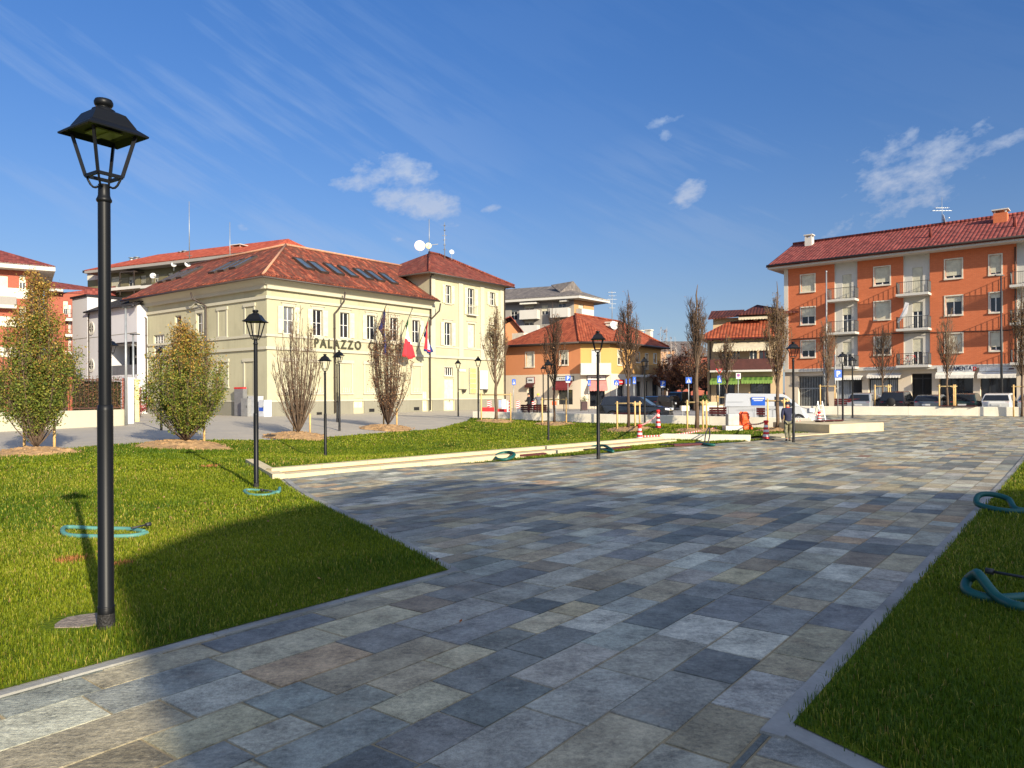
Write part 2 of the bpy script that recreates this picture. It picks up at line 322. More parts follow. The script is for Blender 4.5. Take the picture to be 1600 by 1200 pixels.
# ---------------- ground sheets ----------------
def patch(poly, step, dz, name, mat, kind='structure', hole=None):
    bm = bmesh.new(); f = bm.faces.new([bm.verts.new((p[0], p[1], 0)) for p in poly]); bmesh.ops.triangulate(bm, faces=[f])
    xs = [p[0] for p in poly]; ys = [p[1] for p in poly]
    for ax, lo, hi in ((0, min(xs), max(xs)), (1, min(ys), max(ys))):
        k = math.ceil(lo/step)*step+1e-4
        while k < hi:
            co = (k,0,0) if ax == 0 else (0,k,0); no = (1,0,0) if ax == 0 else (0,1,0)
            bmesh.ops.bisect_plane(bm, geom=bm.verts[:]+bm.edges[:]+bm.faces[:], plane_co=co, plane_no=no, dist=1e-5); k += step
    zz = gzv([(v.co.x, v.co.y) for v in bm.verts])
    for v, z in zip(bm.verts, zz): v.co.z = z+dz
    bmesh.ops.recalc_face_normals(bm, faces=bm.faces)
    for f in bm.faces:
        if f.normal.z < 0: f.normal_flip()
        f.smooth = True
    me = bpy.data.meshes.new(name); bm.to_mesh(me); bm.free(); me.materials.append(mat); auto_uv(me)
    o = bpy.data.objects.new(name, me); COL.objects.link(o); o['kind'] = kind; return o
g = [-3000,-1200,-500,-250,-150]+[x*3.0 for x in range(-36,37)]+[150,250,500,1200,3000]; gx = np.array(g, float); gy = gx+35
G = np.array([(x, y) for y in gy for x in gx]); Gz = gzv(G)-.10; n_ = len(gx); mb = MB(); mb.sm = True
mb.add([(a[0],a[1],z) for a, z in zip(G, Gz)], [(j*n_+i, j*n_+i+1, (j+1)*n_+i+1, (j+1)*n_+i) for j in range(n_-1) for i in range(n_-1)])
m_asph = M('asphalt', (.075,.073,.07), .9, .2, .6, .3, 60); mb.build('ground', m_asph, kind='structure')
m_street = M('pale_asphalt_street', (.30,.28,.25), .9, .15, .5, .2, 40)
patch([(-4,52.6),(16.5,40.4),(19,41),(23.5,54.2),(33,48.3),(60,32),(70,60),(40,90),(0,110),(-8,90),(-2,84)], 2.0, -.05, 'street', m_street)
# ---- stone slabs of the square
def slabmat():
    t = NT('luserna_stone_slab'); at = t.n('ShaderNodeAttribute', attribute_name='tint').outputs[0]; p = t.pos
    a = t.noise(p, 3.5, 7, .65); b = t.noise(p, 28, 5, .7); c = t.noise(p, 150, 3); mus = t.noise(t.n('ShaderNodeMapping', {'Vector': p, 'Rotation': (0,0,-.9), 'Scale': (1, 5, 1)}).outputs[0], 6, 6, .7)
    k = t.ma('MAXIMUM', .25, t.ma('ADD', 1-.5*4.9, t.ma('ADD', t.ma('MULTIPLY', a, 2.1), t.ma('ADD', t.ma('MULTIPLY', b, 1.4), t.ma('MULTIPLY', c, 1.4)))))
    col = t.mix(1.0, at, t.n('ShaderNodeCombineColor', {0: k, 1: k, 2: k}).outputs[0], 'MULTIPLY')
    pale = t.ma('MULTIPLY', t.ma('MAXIMUM', t.ma('SUBTRACT', t.ma('ADD', t.ma('MULTIPLY', mus, .6), t.ma('MULTIPLY', b, .45)), .60), 0.0), 3.2)
    col = t.mix(t.ma('MINIMUM', pale, .6), col, lin((206,192,168)))
    rust = t.ma('MULTIPLY', t.ma('MAXIMUM', t.ma('SUBTRACT', t.noise(p, 1.3, 6, .7), .58), 0.0), 2.4)
    col = t.mix(t.ma('MINIMUM', rust, .35), col, lin((140,108,76)))
    dirt = t.ma('ADD', .78, t.ma('MULTIPLY', t.noise(p, .55, 7, .7), .44)); col = t.mix(1.0, col, t.n('ShaderNodeCombineColor', {0: dirt, 1: dirt, 2: dirt}).outputs[0], 'MULTIPLY')
    t.L.new(col, t.b.inputs['Base Color'])
    t.L.new(t.ma('ADD', .42, t.ma('MULTIPLY', b, .4)), t.b.inputs['Roughness']); t.b.inputs['Specular IOR Level'].default_value = .35
    h = t.ma('ADD', t.ma('MULTIPLY', mus, .8), t.ma('ADD', t.ma('MULTIPLY', b, .5), t.ma('MULTIPLY', a, 1.0))); t.bump(h, .75, .018); return t.m
m_slab = slabmat(); m_joint = M('sand_joint', lin((150,134,102)), .95, .2, 8)
tints = [((110,114,118), 5), ((92,99,106), 4), ((126,128,128), 4), ((136,134,128), 3), ((134,124,106), 3.6), ((144,136,116), 3.2), ((116,106,92), 2), ((150,124,96), 1.1), ((118,88,72), .15), ((150,150,148), 2), ((156,142,114),1.0), ((84,92,98), 1.6)]
tc = np.array([lin(c) for c, w in tints]); tc = (tc*.7+tc.mean(1)[:,None]*.3)*np.array([1.52,1.45,1.13]); tw = np.array([w for c, w in tints]); tw /= tw.sum()
diag = Vector((3.72, -8.6)).normalized()   # cross direction in (s,t)
def to_st(x, y): return (x*A2.x+y*A2.y, x*B2.x+y*B2.y)
EDGE = [to_st(*p) for p in ((-5.86,18.9),(7,29),(14.9,34.7),(18.5,36.8),(19.0,41.5),(23.3,54.0))]
pv = [st(-7.5,3.0), (2.88,1.43), (1.47,4.02), st(60,-1.5)]+[(p[0]+.0, p[1]+.3) for p in [(-5.86,18.9),(7,29),(14.9,34.7),(18.5,36.8),(19,41.5),(23.3,54),(33.2,48)][::-1]]+[(-6.0,18.7), st(5.83,-5.45), st(-7.5,-5.45)]
sv = []; sf = []; scol = []; r_ = random.Random(3)
t = 3.0; rows = []
while t > -16.6:
    w = r_.choice((.32,.36,.42,.38,.44,.30)); 
    if t-w < -1.39 < t-.05: w = t+1.39
    if t-w < -5.25 < t-.05: w = t+5.25
    rows.append((t-w, t)); t -= w
t = -1.37
for t0, t1 in rows:
    rg = (-7.5, 60)
    s = rg[0]-r_.random()*.8
    while s < rg[1]:
        ln = r_.uniform(.40, .85) if r_.random() < .85 else r_.uniform(.85, 1.15)
        d0 = math.hypot(*st(s+ln/2, t0)); gp = r_.uniform(.003,.009)
        j = lambda: r_.uniform(-.006, .006)
        P = [st(s+gp+j(), t0+gp+j()), st(s+ln-gp+j(), t0+gp+j()), st(s+ln-gp+j(), t1-gp+j()), st(s+gp+j(), t1-gp+j())]
        if (P[0][1] > .4 or P[2][1] > .4) and abs((P[0][0]+P[2][0])/2) < .8*(P[2][1]+2) and inpoly(np.array(P+[((P[0][0]+P[2][0])/2,(P[0][1]+P[2][1])/2)]), pv).any():
            k = len(sv); zt = r_.uniform(-.002, .002); near = d0 < 16
            c_ = tc[np.searchsorted(np.cumsum(tw), r_.random()*.999)]*r_.uniform(.78, 1.14)*np.array([r_.uniform(.97,1.03) for _ in range(3)])
            if near:   # bevelled rim
                cx = sum(p[0] for p in P)/4; cy = sum(p[1] for p in P)/4
                inn = [(p[0]+(cx-p[0])*.012, p[1]+(cy-p[1])*.012) for p in P]
                for p in P: sv.append((p[0],p[1],-.010+zt))
                for p in inn: sv.append((p[0],p[1],zt+r_.uniform(-.0015,.0015)))
                sf.append((k+4,k+5,k+6,k+7)); scol.append(c_)
                for q in range(4): sf.append((k+q,k+(q+1)%4,k+4+(q+1)%4,k+4+q)); scol.append(c_*.8)
            else:
                for p in P: sv.append((p[0],p[1],zt))
                sf.append((k,k+1,k+2,k+3)); scol.append(c_)
        s += ln
sva = np.array(sv); sva[:,2] += gzv(sva[:,:2])
mb = MB(); mb.nonorm = True; mb.add(sva.tolist(), sf); o = mb.build('square_paving', m_slab, kind='structure'); me = o.data
def face_tint(me, cols):
    at = me.color_attributes.new('tint', 'FLOAT_COLOR', 'CORNER'); lt = np.empty(len(me.polygons), int); me.polygons.foreach_get('loop_total', lt)
    c = np.repeat(np.asarray(cols), lt, axis=0); at.data.foreach_set('color', np.concatenate([c, np.ones((len(c),1))], 1).ravel())
face_tint(me, scol)
E3 = [(-5.86,18.9),(7,29),(14.9,34.7),(18.5,36.8),(19,41.5),(23.3,54),(33.2,48)]
patch(pv, 1.5, -.006, 'paving_bed', m_joint)
# ---- pavement beside the hall
def pavemat(name, c1, c2, mo, rot, bw=.9, rh=.4):
    t = NT(name); p = t.pos; mp = t.n('ShaderNodeMapping', {'Vector': p, 'Rotation': (0,0,rot)}).outputs[0]
    br = t.n('ShaderNodeTexBrick', {'Vector': mp, 'Color1': (*c1,1), 'Color2': (*c2,1), 'Mortar': (*mo,1), 'Scale': 1.0, 'Mortar Size': .012, 'Brick Width': bw, 'Row Height': rh, 'Bias': 0.0}, offset_frequency=2, squash_frequency=3)
    a = t.noise(p, .6, 6, .7); b = t.noise(p, 12, 4); c = t.mix(t.ma('MULTIPLY', a, .6), br.outputs[0], mul3(c1, .6)); c = t.mix(t.ma('MULTIPLY', b, .3), c, mul3(c2, 1.3))
    t.L.new(c, t.b.inputs['Base Color']); t.b.inputs['Roughness'].default_value = .7; t.bump(b, .3, .01); return t.m
m_pave = pavemat('grey_stone_pavement', lin((176,166,148)), lin((158,151,139)), lin((170,158,132)), -math.atan2(A2.y, A2.x))
LE = [(-35,.5),(-16.8,24.2),(-13.5,28.9),(-11.2,32.7),(-4.4,42),(-2.9,48),(-2.9,52.0)]   # lawn's far-left edge
patch(LE+[(-4,56),(10,90),(-10,110),(-90,110),(-90,.5)], 2.0, -.03, 'pavement', m_pave)
# ---- lawns
def grassbase():
    t = NT('lawn_soil_and_thatch'); p = t.pos; a = t.noise(p, .8, 6, .7); b = t.noise(p, 25, 5); e = t.noise(t.n('ShaderNodeMapping', {'Vector': p, 'Rotation': (0,0,.6), 'Scale': (1,3,1)}).outputs[0], .5, 4)
    c = t.ramp(t.ma('ADD', t.ma('MULTIPLY', a, .6), t.ma('MULTIPLY', b, .4)), [(.3, lin((56,74,12))), (.5, lin((86,102,18))), (.68, lin((126,128,34))), (.8, lin((146,122,58)))])
    t.L.new(t.mix(t.ma('MULTIPLY', e, .4), c, lin((58,86,18))), t.b.inputs['Base Color']); t.b.inputs['Roughness'].default_value = 1; t.b.inputs['Specular IOR Level'].default_value = .1; t.bump(b, 1, .04); return t.m
m_gbase = grassbase()
SB = [(-6.35,20.1),(6.0,31.9)]  # back line of the steps
lawn1 = [st(-9,-5.37), st(5.83,-5.37), (-6.0,18.95), (-7.75,22.2), (-7.45,22.35), (-6.3,20.25), (5.6,31.6), (7.6,31.4), (12.4,34.9), (14.2,35.3), (15.0,38.5), (16.0,39.9), (-2.9,51.8)]+LE[:-1][::-1]
patch(lawn1, .75, .02, 'lawn', m_gbase)
lawn2 = [st(-3.0,-1.2), st(4.0,-1.27), st(44,-1.27), (80,40), (40,-5)]
lawn2 = [(3.0,1.43), (1.55,4.10), st(44,-1.27), (50,30), (40,-3)]
patch(lawn2, .75, .02, 'lawn', m_gbase)
wedge = [(-1.6,22.35),(7.05,29.05),(11.6,32.35),(8,31.1),(6.6,30.9)]
patch(wedge, .75, .02, 'lawn', m_gbase)
# grass blades (uncountable)
def blades(poly, zones, seed, name, label, avoid=()):
    R = np.random.default_rng(seed); pts = []; szs = []
    x0, x1 = min(p[0] for p in poly), max(p[0] for p in poly); y0, y1 = min(p[1] for p in poly), max(p[1] for p in poly)
    for (d0, d1, den, h, w) in zones:
        bx0, bx1 = max(x0, -d1), min(x1, d1); by0, by1 = max(y0, d0*.5 if d0 < 6 else d0*.62), min(y1, d1)
        if bx1 <= bx0 or by1 <= by0: continue
        m = int(den*(bx1-bx0)*(by1-by0)); q = R.random((m,2))*[bx1-bx0, by1-by0]+[bx0, by0]
        dd = np.hypot(q[:,0], q[:,1]); ang = np.abs(q[:,0])/np.maximum(q[:,1], .1)
        k = (dd >= d0) & (dd < d1) & (ang < 1.15) & inpoly(q, poly)
        q = q[k]; 
        for (ax, ay, ar) in avoid:
            q = q[np.hypot(q[:,0]-ax, q[:,1]-ay) > ar*R.uniform(.85,1.1,len(q))]
        pts.append(q); szs.append(np.tile([h, w], (len(q), 1)))
    q = np.concatenate(pts); q = q+R.normal(0,.02,q.shape); sz = np.concatenate(szs); n = len(q); print(name, 'blades', n)
    z = gzv(q)+.02; a = R.random(n)*2*math.pi; ln = R.random(n)**1.5*.9; h = sz[:,0]*R.uniform(.5, 1.25, n); w = sz[:,1]*R.uniform(.7, 1.2, n)
    pn = np.sin(q[:,0]*1.7+np.sin(q[:,1]*1.1)*2)*np.cos(q[:,1]*1.3+np.sin(q[:,0]*.9)*1.5); h *= 1+.25*pn
    base = np.stack([q[:,0], q[:,1], z], 1); wd = np.stack([np.cos(a), np.sin(a), np.zeros(n)], 1)*w[:,None]/2
    b = a+R.normal(math.pi/2, .5, n); ld = np.stack([np.cos(b), np.sin(b), np.zeros(n)], 1)
    mid = base+ld*(h*ln*.3)[:,None]; mid[:,2] += h*.6; tip = base+ld*(h*ln)[:,None]; tip[:,2] += h*(1-.3*ln)
    V = np.stack([base-wd, base+wd, mid+wd*.8, mid-wd*.8, tip], 1).reshape(-1,3)
    k = np.arange(n)*5
    lv = np.stack([k,k+1,k+2,k+3, k+3,k+2,k+4], 1).ravel(); ls = np.stack([np.arange(n)*7, np.arange(n)*7+4], 1).ravel(); lt = np.tile([4,3], n)
    me = bpy.data.meshes.new(name); me.vertices.add(len(V)); me.vertices.foreach_set('co', V.ravel()); me.loops.add(len(lv)); me.loops.foreach_set('vertex_index', lv)
    me.polygons.add(2*n); me.polygons.foreach_set('loop_start', ls); me.polygons.foreach_set('loop_total', lt); me.update(calc_edges=True)
    at = me.color_attributes.new('tint', 'FLOAT_COLOR', 'POINT')
    g1 = np.array(lin((128,137,22))); g2 = np.array(lin((68,94,12))); g3 = np.array(lin((166,158,62))); g4 = np.array(lin((172,142,84)))
    lf = np.sin(q[:,0]*.45+1.2*np.sin(q[:,1]*.31))*np.cos(q[:,1]*.38+1.4*np.sin(q[:,0]*.27+1))
    u = np.clip(.45-.28*pn+.38*lf+R.normal(0,.25,n), 0, 1)[:,None]; c = g1*u+g2*(1-u); r = R.random(n)
    patchy = .10+.10*np.sin(q[:,0]*.6+2)*np.sin(q[:,1]*.45)
    c[r < patchy] = g3; c[r < patchy*.2] = g4
    for bx, by, br in DEAD:
        k = (np.hypot(q[:,0]-bx, (q[:,1]-by)*.8) < br*R.uniform(.3,1.1,n)); c[k] = np.array(lin((170,112,66)))
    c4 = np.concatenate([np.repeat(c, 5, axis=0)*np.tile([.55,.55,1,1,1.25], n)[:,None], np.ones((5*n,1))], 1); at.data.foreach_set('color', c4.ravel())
    me.materials.append(m_blade); o = bpy.data.objects.new(name, me); COL.objects.link(o); tag(o, label, 'grass', kind='stuff'); return o
t_ = NT('grass_blade'); at_ = t_.n('ShaderNodeAttribute', attribute_name='tint').outputs[0]; t_.L.new(at_, t_.b.inputs['Base Color']); t_.b.inputs['Roughness'].default_value = .55; t_.b.inputs['Specular IOR Level'].default_value = .25
tr = t_.n('ShaderNodeBsdfTranslucent', {'Color': at_}); ms = t_.n('ShaderNodeMixShader', {0: .3}); t_.L.new(t_.b.outputs[0], ms.inputs[1]); t_.L.new(tr.outputs[0], ms.inputs[2]); t_.L.new(ms.outputs[0], t_.N['Material Output'].inputs[0]); m_blade = t_.m
DEAD = []
MOUNDS = []   # filled below, used by the blades
# ---------------- facades ----------------
class Fac:
    def __init__(s, o, e, z0=0.0):
        s.o = Vector((o[0], o[1])); s.e = Vector(e).normalized(); s.n = Vector((s.e.y, -s.e.x)); s.z0 = z0   # outward normal towards the viewer when e runs left to right
    def P(s, t, z, d=0.0):
        p = s.o+s.e*t+s.n*d; return Vector((p.x, p.y, z))
    def pix(s, px, py, d=0.0):
        r = ray(px, py); q = s.o+s.n*d
        # solve e.x t - r.x k = -q.x ; e.y t - r.y k = -q.y
        D = s.e.x*(-r.y)-(-r.x)*s.e.y
        t = ((-q.x)*(-r.y)-(-r.x)*(-q.y))/D; k = (s.e.x*(-q.y)-s.e.y*(-q.x))/D
        return t, CH+r.z*k
    def rect(s, x0, y0, x1, y1, d=0.0):
        ym, xm = (y0+y1)/2, (x0+x1)/2
        return (s.pix(x0, ym, d)[0], s.pix(x1, ym, d)[0], s.pix(xm, y1, d)[1], s.pix(xm, y0, d)[1])
def fbox(mb, F, t0, t1, z0, z1, d0, d1):
    c = F.P((t0+t1)/2, (z0+z1)/2, (d0+d1)/2); mb.box(c, (abs(t1-t0), abs(d1-d0), abs(z1-z0)), (F.e.x, F.e.y, 0), (F.n.x, F.n.y, 0))
def fquad(mb, F, t0, t1, z0, z1, d): mb.add([F.P(t0,z0,d),F.P(t1,z0,d),F.P(t1,z1,d),F.P(t0,z1,d)], [(0,1,2,3)])
def wall(mb, F, t0, t1, z0, z1, holes=(), dep=.22, d=0.0):
    T = sorted({t0, t1, *[min(max(h[i], t0), t1) for h in holes for i in (0,1)]}); Z = sorted({z0, z1, *[min(max(h[i], z0), z1) for h in holes for i in (2,3)]})
    for a, b in zip(T[:-1], T[1:]):
        for c, e in zip(Z[:-1], Z[1:]):
            tm, zm = (a+b)/2, (c+e)/2
            if any(h[0] < tm < h[1] and h[2] < zm < h[3] for h in holes): continue
            fquad(mb, F, a, b, c, e, d)
    for h in holes:
        q = [(h[0],h[2]),(h[1],h[2]),(h[1],h[3]),(h[0],h[3])]
        for i in range(4):
            (a,b),(c,e) = q[i], q[(i+1)%4]; mb.add([F.P(a,b,d),F.P(c,e,d),F.P(c,e,d-dep),F.P(a,b,d-dep)], [(0,1,2,3)])
def casement(F, h, par, mf=None, mg=None, nx=2, nz=2, dep=.16, shut=None, ms=None, surround=None, mt=None, sill=True, roll=0.0, mr=None, bar=.06, name='window', ledge=.06):
    mf = mf or m_frame; mg = mg or m_glass; t0,t1,z0,z1 = h; mb = MB()
    for a, b, c, e in ((t0,t0+bar,z0,z1),(t1-bar,t1,z0,z1),(t0+bar,t1-bar,z0,z0+bar),(t0+bar,t1-bar,z1-bar,z1)): fbox(mb, F, a, b, c, e, -dep-.05, -dep)
    for i in range(1, nx): tm = t0+(t1-t0)*i/nx; fbox(mb, F, tm-bar*.7, tm+bar*.7, z0+bar, z1-bar, -dep-.05, -dep)
    for i in range(1, nz): zm = z0+(z1-z0)*i/nz; fbox(mb, F, t0+bar, t1-bar, zm-bar*.35, zm+bar*.35, -dep-.045, -dep-.004)
    w = mb.build(name, mf, par)
    g = MB(); fbox(g, F, t0, t1, z0, z1, -dep-.07, -dep-.03); g.build('pane', mg, w)
    if roll > 0:
        r = MB(); zr = z1-(z1-z0)*roll; k = max(3, int((z1-zr)/.09))
        for i in range(k):
            a = zr+(z1-zr)*i/k; fbox(r, F, t0+.02, t1-.02, a+.004, a+(z1-zr)/k-.004, -dep+.01, -dep+.035)
        fbox(r, F, t0+.02, t1-.02, zr, z1, -dep+.004, -dep+.022)
        r.build('roller_shutter', mr or m_roll, w)
    if surround:
        s_ = MB(); sw, tw = surround
        fbox(s_, F, t0-sw, t0, z0, z1, -.01, .04); fbox(s_, F, t1, t1+sw, z0, z1, -.01, .04); fbox(s_, F, t0-sw, t1+sw, z1, z1+tw, -.01, .05)
        if tw > .25: fbox(s_, F, t0-sw-.12, t1+sw+.12, z1+tw*.82, z1+tw, .052, .12)
        fbox(s_, F, t0-sw, t1+sw, z0-.12, z0, -.01, .06+ledge)
        s_.build('surround', mt or m_creamtrim, w)
    if shut:
        W_ = (t1-t0)/2
        for sd_ in shut:
            m = MB(); a, b = (t0-.04-W_, t0-.04) if sd_ < 0 else (t1+.04, t1+.04+W_)
            fbox(m, F, a, b, z0, z1, .062, .10)
            for zz in ((z0+.08, z0+(z1-z0)*.48), (z0+(z1-z0)*.52, z1-.08)):
                n = 10
                for i in range(n): c = zz[0]+(zz[1]-zz[0])*i/n; fbox(m, F, a+.06, b-.06, c+.02, c+(zz[1]-zz[0])/n-.02, .102, .115)
            m.build('shutter', ms or m_shutC, w)
    return w
def blind_niche(F, h, par, name='blind_window', sw=.16, mt=None):
    t0,t1,z0,z1 = h; m = MB()
    fbox(m, F, t0-sw, t0, z0, z1, -.01, .07); fbox(m, F, t1, t1+sw, z0, z1, -.01, .07); fbox(m, F, t0-sw-.1, t1+sw+.1, z1, z1+.28, -.01, .12); fbox(m, F, t0-sw-.08, t1+sw+.08, z0-.14, z0, -.01, .12)
    return m.build(name, mt or m_creamtrim, par)
def railing(mb, pts, z0, z1, step=.13, w=.02):
    for a, b in zip(pts[:-1], pts[1:]):
        a, b = Vector(a), Vector(b); n = max(1, int((b-a).length/step))
        for i in range(n+1): p = a+(b-a)*i/n; mb.bar((p.x,p.y,z0), (p.x,p.y,z1), w)
        mb.bar((a.x,a.y,z1), (b.x,b.y,z1), w*2); mb.bar((a.x,a.y,z0), (b.x,b.y,z0), w*1.5)
def balcony(F, t0, t1, z, par, dp=1.2, slab=.18, rail=1.0, mslab=None, mrail=None, solid=None):
    m = MB(); fbox(m, F, t0, t1, z-slab, z, .0, dp); s_ = m.build('balcony', mslab or m_bandwhite, par)
    r = MB(); P = [F.P(t0+.04, 0, .04), F.P(t0+.04, 0, dp-.04), F.P(t1-.04, 0, dp-.04), F.P(t1-.04, 0, .04)]
    if solid:
        for a, b in zip(P[:-1], P[1:]): r.bar((a.x,a.y,z+rail/2), (b.x,b.y,z+rail/2), .06, rail)
        r.build('parapet', solid, s_)
    else:
        railing(r, [(p.x,p.y) for p in P], z+.08, z+rail); r.build('railing', mrail or m_iron, s_)
    return s_
def downpipe(F, t, z0, z1, par, d=.14, r=.06, hook=None):
    m = MB(); pts = [F.P(t, z0, d), F.P(t, z1, d)]
    if hook: pts += [F.P(t+hook[0]*.4, z1+.25, d+.15), F.P(t+hook[0], z1+hook[1]*.55, d+hook[2]*.8), F.P(t+hook[0], z1+hook[1], d+hook[2])]
    m.tube(pts, r, 6); 
    z = z0+1
    while z < z1: m.tube([F.P(t, z-.03, d), F.P(t, z+.03, d)], r*1.35, 6); z += 2.2
    return m.build('downpipe', m_pipe, par)
def roofface(mb, pts, th=.14):
    """a thick roof plane"""
    n = len(pts); p = [Vector(q) for q in pts]; nn = (p[1]-p[0]).cross(p[2]-p[0]).normalized()
    if nn.z < 0: nn = -nn
    lo = [q-Vector((0,0,th)) for q in p]; mb.add(p+lo, [tuple(range(n)), tuple(range(2*n-1, n-1, -1))]+[(i, (i+1)%n, n+(i+1)%n, n+i) for i in range(n)])
def gutter(mb, a, b, r=.09): mb.tube([a, b], r, 6)
def dish(p, facing, r=.4, label='', mat=None, mast=1.0, group=None, cat='satellite dish'):
    t = thing('satellite_dish', label, cat, p, group); m = MB(); f = Vector(facing).normalized(); c = Vector(p)+Vector((0,0,mast)); a = f.cross(Vector((0,0,1))).normalized(); b = a.cross(f)
    vs = []; fs = []; n = 16
    for i, (rr, dd) in enumerate(((0.05,-.12),(.5,-.09),(.85,-.03),(1,0),(1,.03),(.5,-.05),(.05,-.08))):
        for j in range(n): q = 2*math.pi*j/n; vs.append(c+(a*math.cos(q)+b*math.sin(q))*(rr*r)+f*(dd*r*1.5))
    for i in range(6):
        for j in range(n): fs.append((i*n+j, i*n+(j+1)%n, (i+1)*n+(j+1)%n, (i+1)*n+j))
    m.sm = True; m.add(vs, fs); m.build('dish', mat or m_whitep, t)
    k = MB(); k.bar(p, c-f*.2*r, .04); k.bar(c-b*r*.8, c+f*r*.9, .025); k.box(c+f*r*.95, (.07,.07,.07)); k.build('mast', m_galv, t); return t
def antenna(p, h, label, arms=((.95,.5),(.8,.6),(.65,.4)), dirn=(1,0,0), r=.03, group=None):
    t = thing('roof_antenna', label, 'antenna', p, group); m = MB(); p = Vector(p); m.tube([p, p+Vector((0,0,h))], [r, r*.6], 6); m.build('mast', m_galv, t)
    if arms:
        k = MB(); d = Vector(dirn).normalized(); e = Vector((-d.y, d.x, 0))
        for zz, w in arms:
            q = p+Vector((0,0,h*zz)); k.bar(q-d*w, q+d*w, .03)
            for i in range(7): s_ = q-d*w+d*(2*w*i/6); k.bar(s_-e*.3*(1-.08*i), s_+e*.3*(1-.08*i), .018)
        k.build('aerial', m_galv, t)
    return t
def chimney(F, t, z0, z1, dp, par, w=.8, mat=None, name='chimney'):
    m = MB(); fbox(m, F, t-w/2, t+w/2, z0, z1, dp-w/2, dp+w/2); c = m.build(name, mat or m_brick, par); k = MB()
    for a in (-.4,.4):
        for b in (-.4,.4): fbox(k, F, t+a*w-.06, t+a*w+.06, z1, z1+.22, dp+b*w-.06, dp+b*w+.06)
    fbox(k, F, t-w*.62, t+w*.62, z1+.22, z1+.32, dp-w*.62, dp+w*.62); k.build('chimney_cap', m_bandwhite if mat else m_pipe, c); return c
def skylight(mb_f, mb_g, c, along, up, w=.9, h=1.5):
    c = Vector(c); a = Vector(along).normalized(); u = Vector(up).normalized(); n = a.cross(u)
    if n.z < 0: n = -n
    for s_ in (-1,1): mb_f.box(c+a*(s_*w/2)+n*.1, (.1, h+.1, .2), a, u, n); mb_f.box(c+u*(s_*h/2)+n*.1, (w, .1, .2), a, u, n)
    mb_g.box(c+n*.12, (w-.1, h-.1, .06), a, u, n)
def text_mesh(s, size, O, e, up=(0,0,1), ext=.02, spacing=1.0, bold=0.0, align='LEFT'):
    cu = bpy.data.curves.new('lettering', 'FONT'); cu.body = s; cu.size = size; cu.extrude = ext; cu.space_character = spacing; cu.offset = bold; cu.align_x = align; cu.resolution_u = 3
    ob = bpy.data.objects.new('lettering', cu); COL.objects.link(ob); bpy.context.view_layer.update()
    me = bpy.data.meshes.new_from_object(ob.evaluated_get(bpy.context.evaluated_depsgraph_get()))
    e = Vector(e).normalized(); up = Vector(up).normalized(); n = e.cross(up); M_ = Matrix((( e.x, up.x, n.x, O[0]),(e.y, up.y, n.y, O[1]),(e.z, up.z, n.z, O[2]),(0,0,0,1)))
    vs = [M_@v.co for v in me.vertices]; fs = [list(p.vertices) for p in me.polygons]
    bpy.data.objects.remove(ob); bpy.data.curves.remove(cu); bpy.data.meshes.remove(me); return vs, fs
def text_part(par, s, size, O, e, mat, name='lettering', wid=None, **k):
    vs, fs = text_mesh(s, size, (0,0,0), (1,0,0), (0,0,1), **k)
    sx = 1.0
    if wid: x0 = min(v.x for v in vs); x1 = max(v.x for v in vs); sx = wid/(x1-x0)
    e3 = Vector((e[0], e[1], 0)).normalized(); n = e3.cross(Vector((0,0,1))); O = Vector(O)
    m = MB(); m.add([O+e3*(v.x*sx)+n*(-v.y)+Vector((0,0,v.z)) for v in vs], fs); return m.build(name, mat, par)

# ======== town hall ========
HB = .05
hallO = (-20.2, 61.0); FR = Fac(hallO, A2); FL = Fac((hallO[0]-.7915*22.3, hallO[1]+.611*22.3), B2)   # FL runs left to right and ends at the corner
LW = 22.3; EAVE = 11.35; T1, T2 = 19.2, 31.6; TE = 14.3
hall = thing('town_hall', 'long cream two storey hall with an old tiled hip roof and a taller right wing', 'town hall', (*hallO, gz(*hallO)))
R_up = [(443,477.5,458.5,522),(489,484,503,525),(532,489,544.5,528),(573,493,586,531),(609,497,622,532),(643.5,501,656,536)]
R_lowblind = [(443,560,458,609),(488,563,503,611),(532,568,549,615),(571,569,585,616),(609,570,622,616),(643.5,572,657,610)]
rup = [FR.rect(*r) for r in R_up]; zt = sum(h[3] for h in rup)/6; zb = sum(h[2] for h in rup)/6
rup = [(( h[0]+h[1])/2-.52, (h[0]+h[1])/2+.52, zb, zt) for h in rup]
doors = [FR.rect(553,623,567,645), FR.rect(660.5,611,667.5,643.5)]; doors = [(d[0], d[1], max(d[2], .6 if i == 0 else .12), d[3]) for i, d in enumerate(doors)]
Lup = [FL.rect(342,485,354,525), FL.rect(384,478,397,523)]; Lup = [(h[0], h[1], zb, zt+.0) for h in Lup]
Lwin = [FL.rect(273,493,283,508), FL.rect(307,489,317,521), FL.rect(240,523,257,571)]
Llow = [FL.rect(341,566,356,604), FL.rect(383,565,397,617)]
mb = MB(); wall(mb, FR, 0, T1, HB, EAVE, rup+doors); wall(mb, FL, 0, LW, HB, EAVE, Lwin)
back = [FL.P(0,0), FR.P(0,0), FR.P(T1,0)]; q = FR.P(T1, 0, -12.0); mb.add([FR.P(T1,HB),FR.P(T1,EAVE),(q.x,q.y,EAVE),(q.x,q.y,HB)], [(0,1,2,3)])
q2 = FL.P(0, 0, -12.5); mb.add([FL.P(0,HB),FL.P(0,EAVE),(q2.x,q2.y,EAVE),(q2.x,q2.y,HB)], [(0,1,2,3)])
mb.build('wall', m_cream, hall)
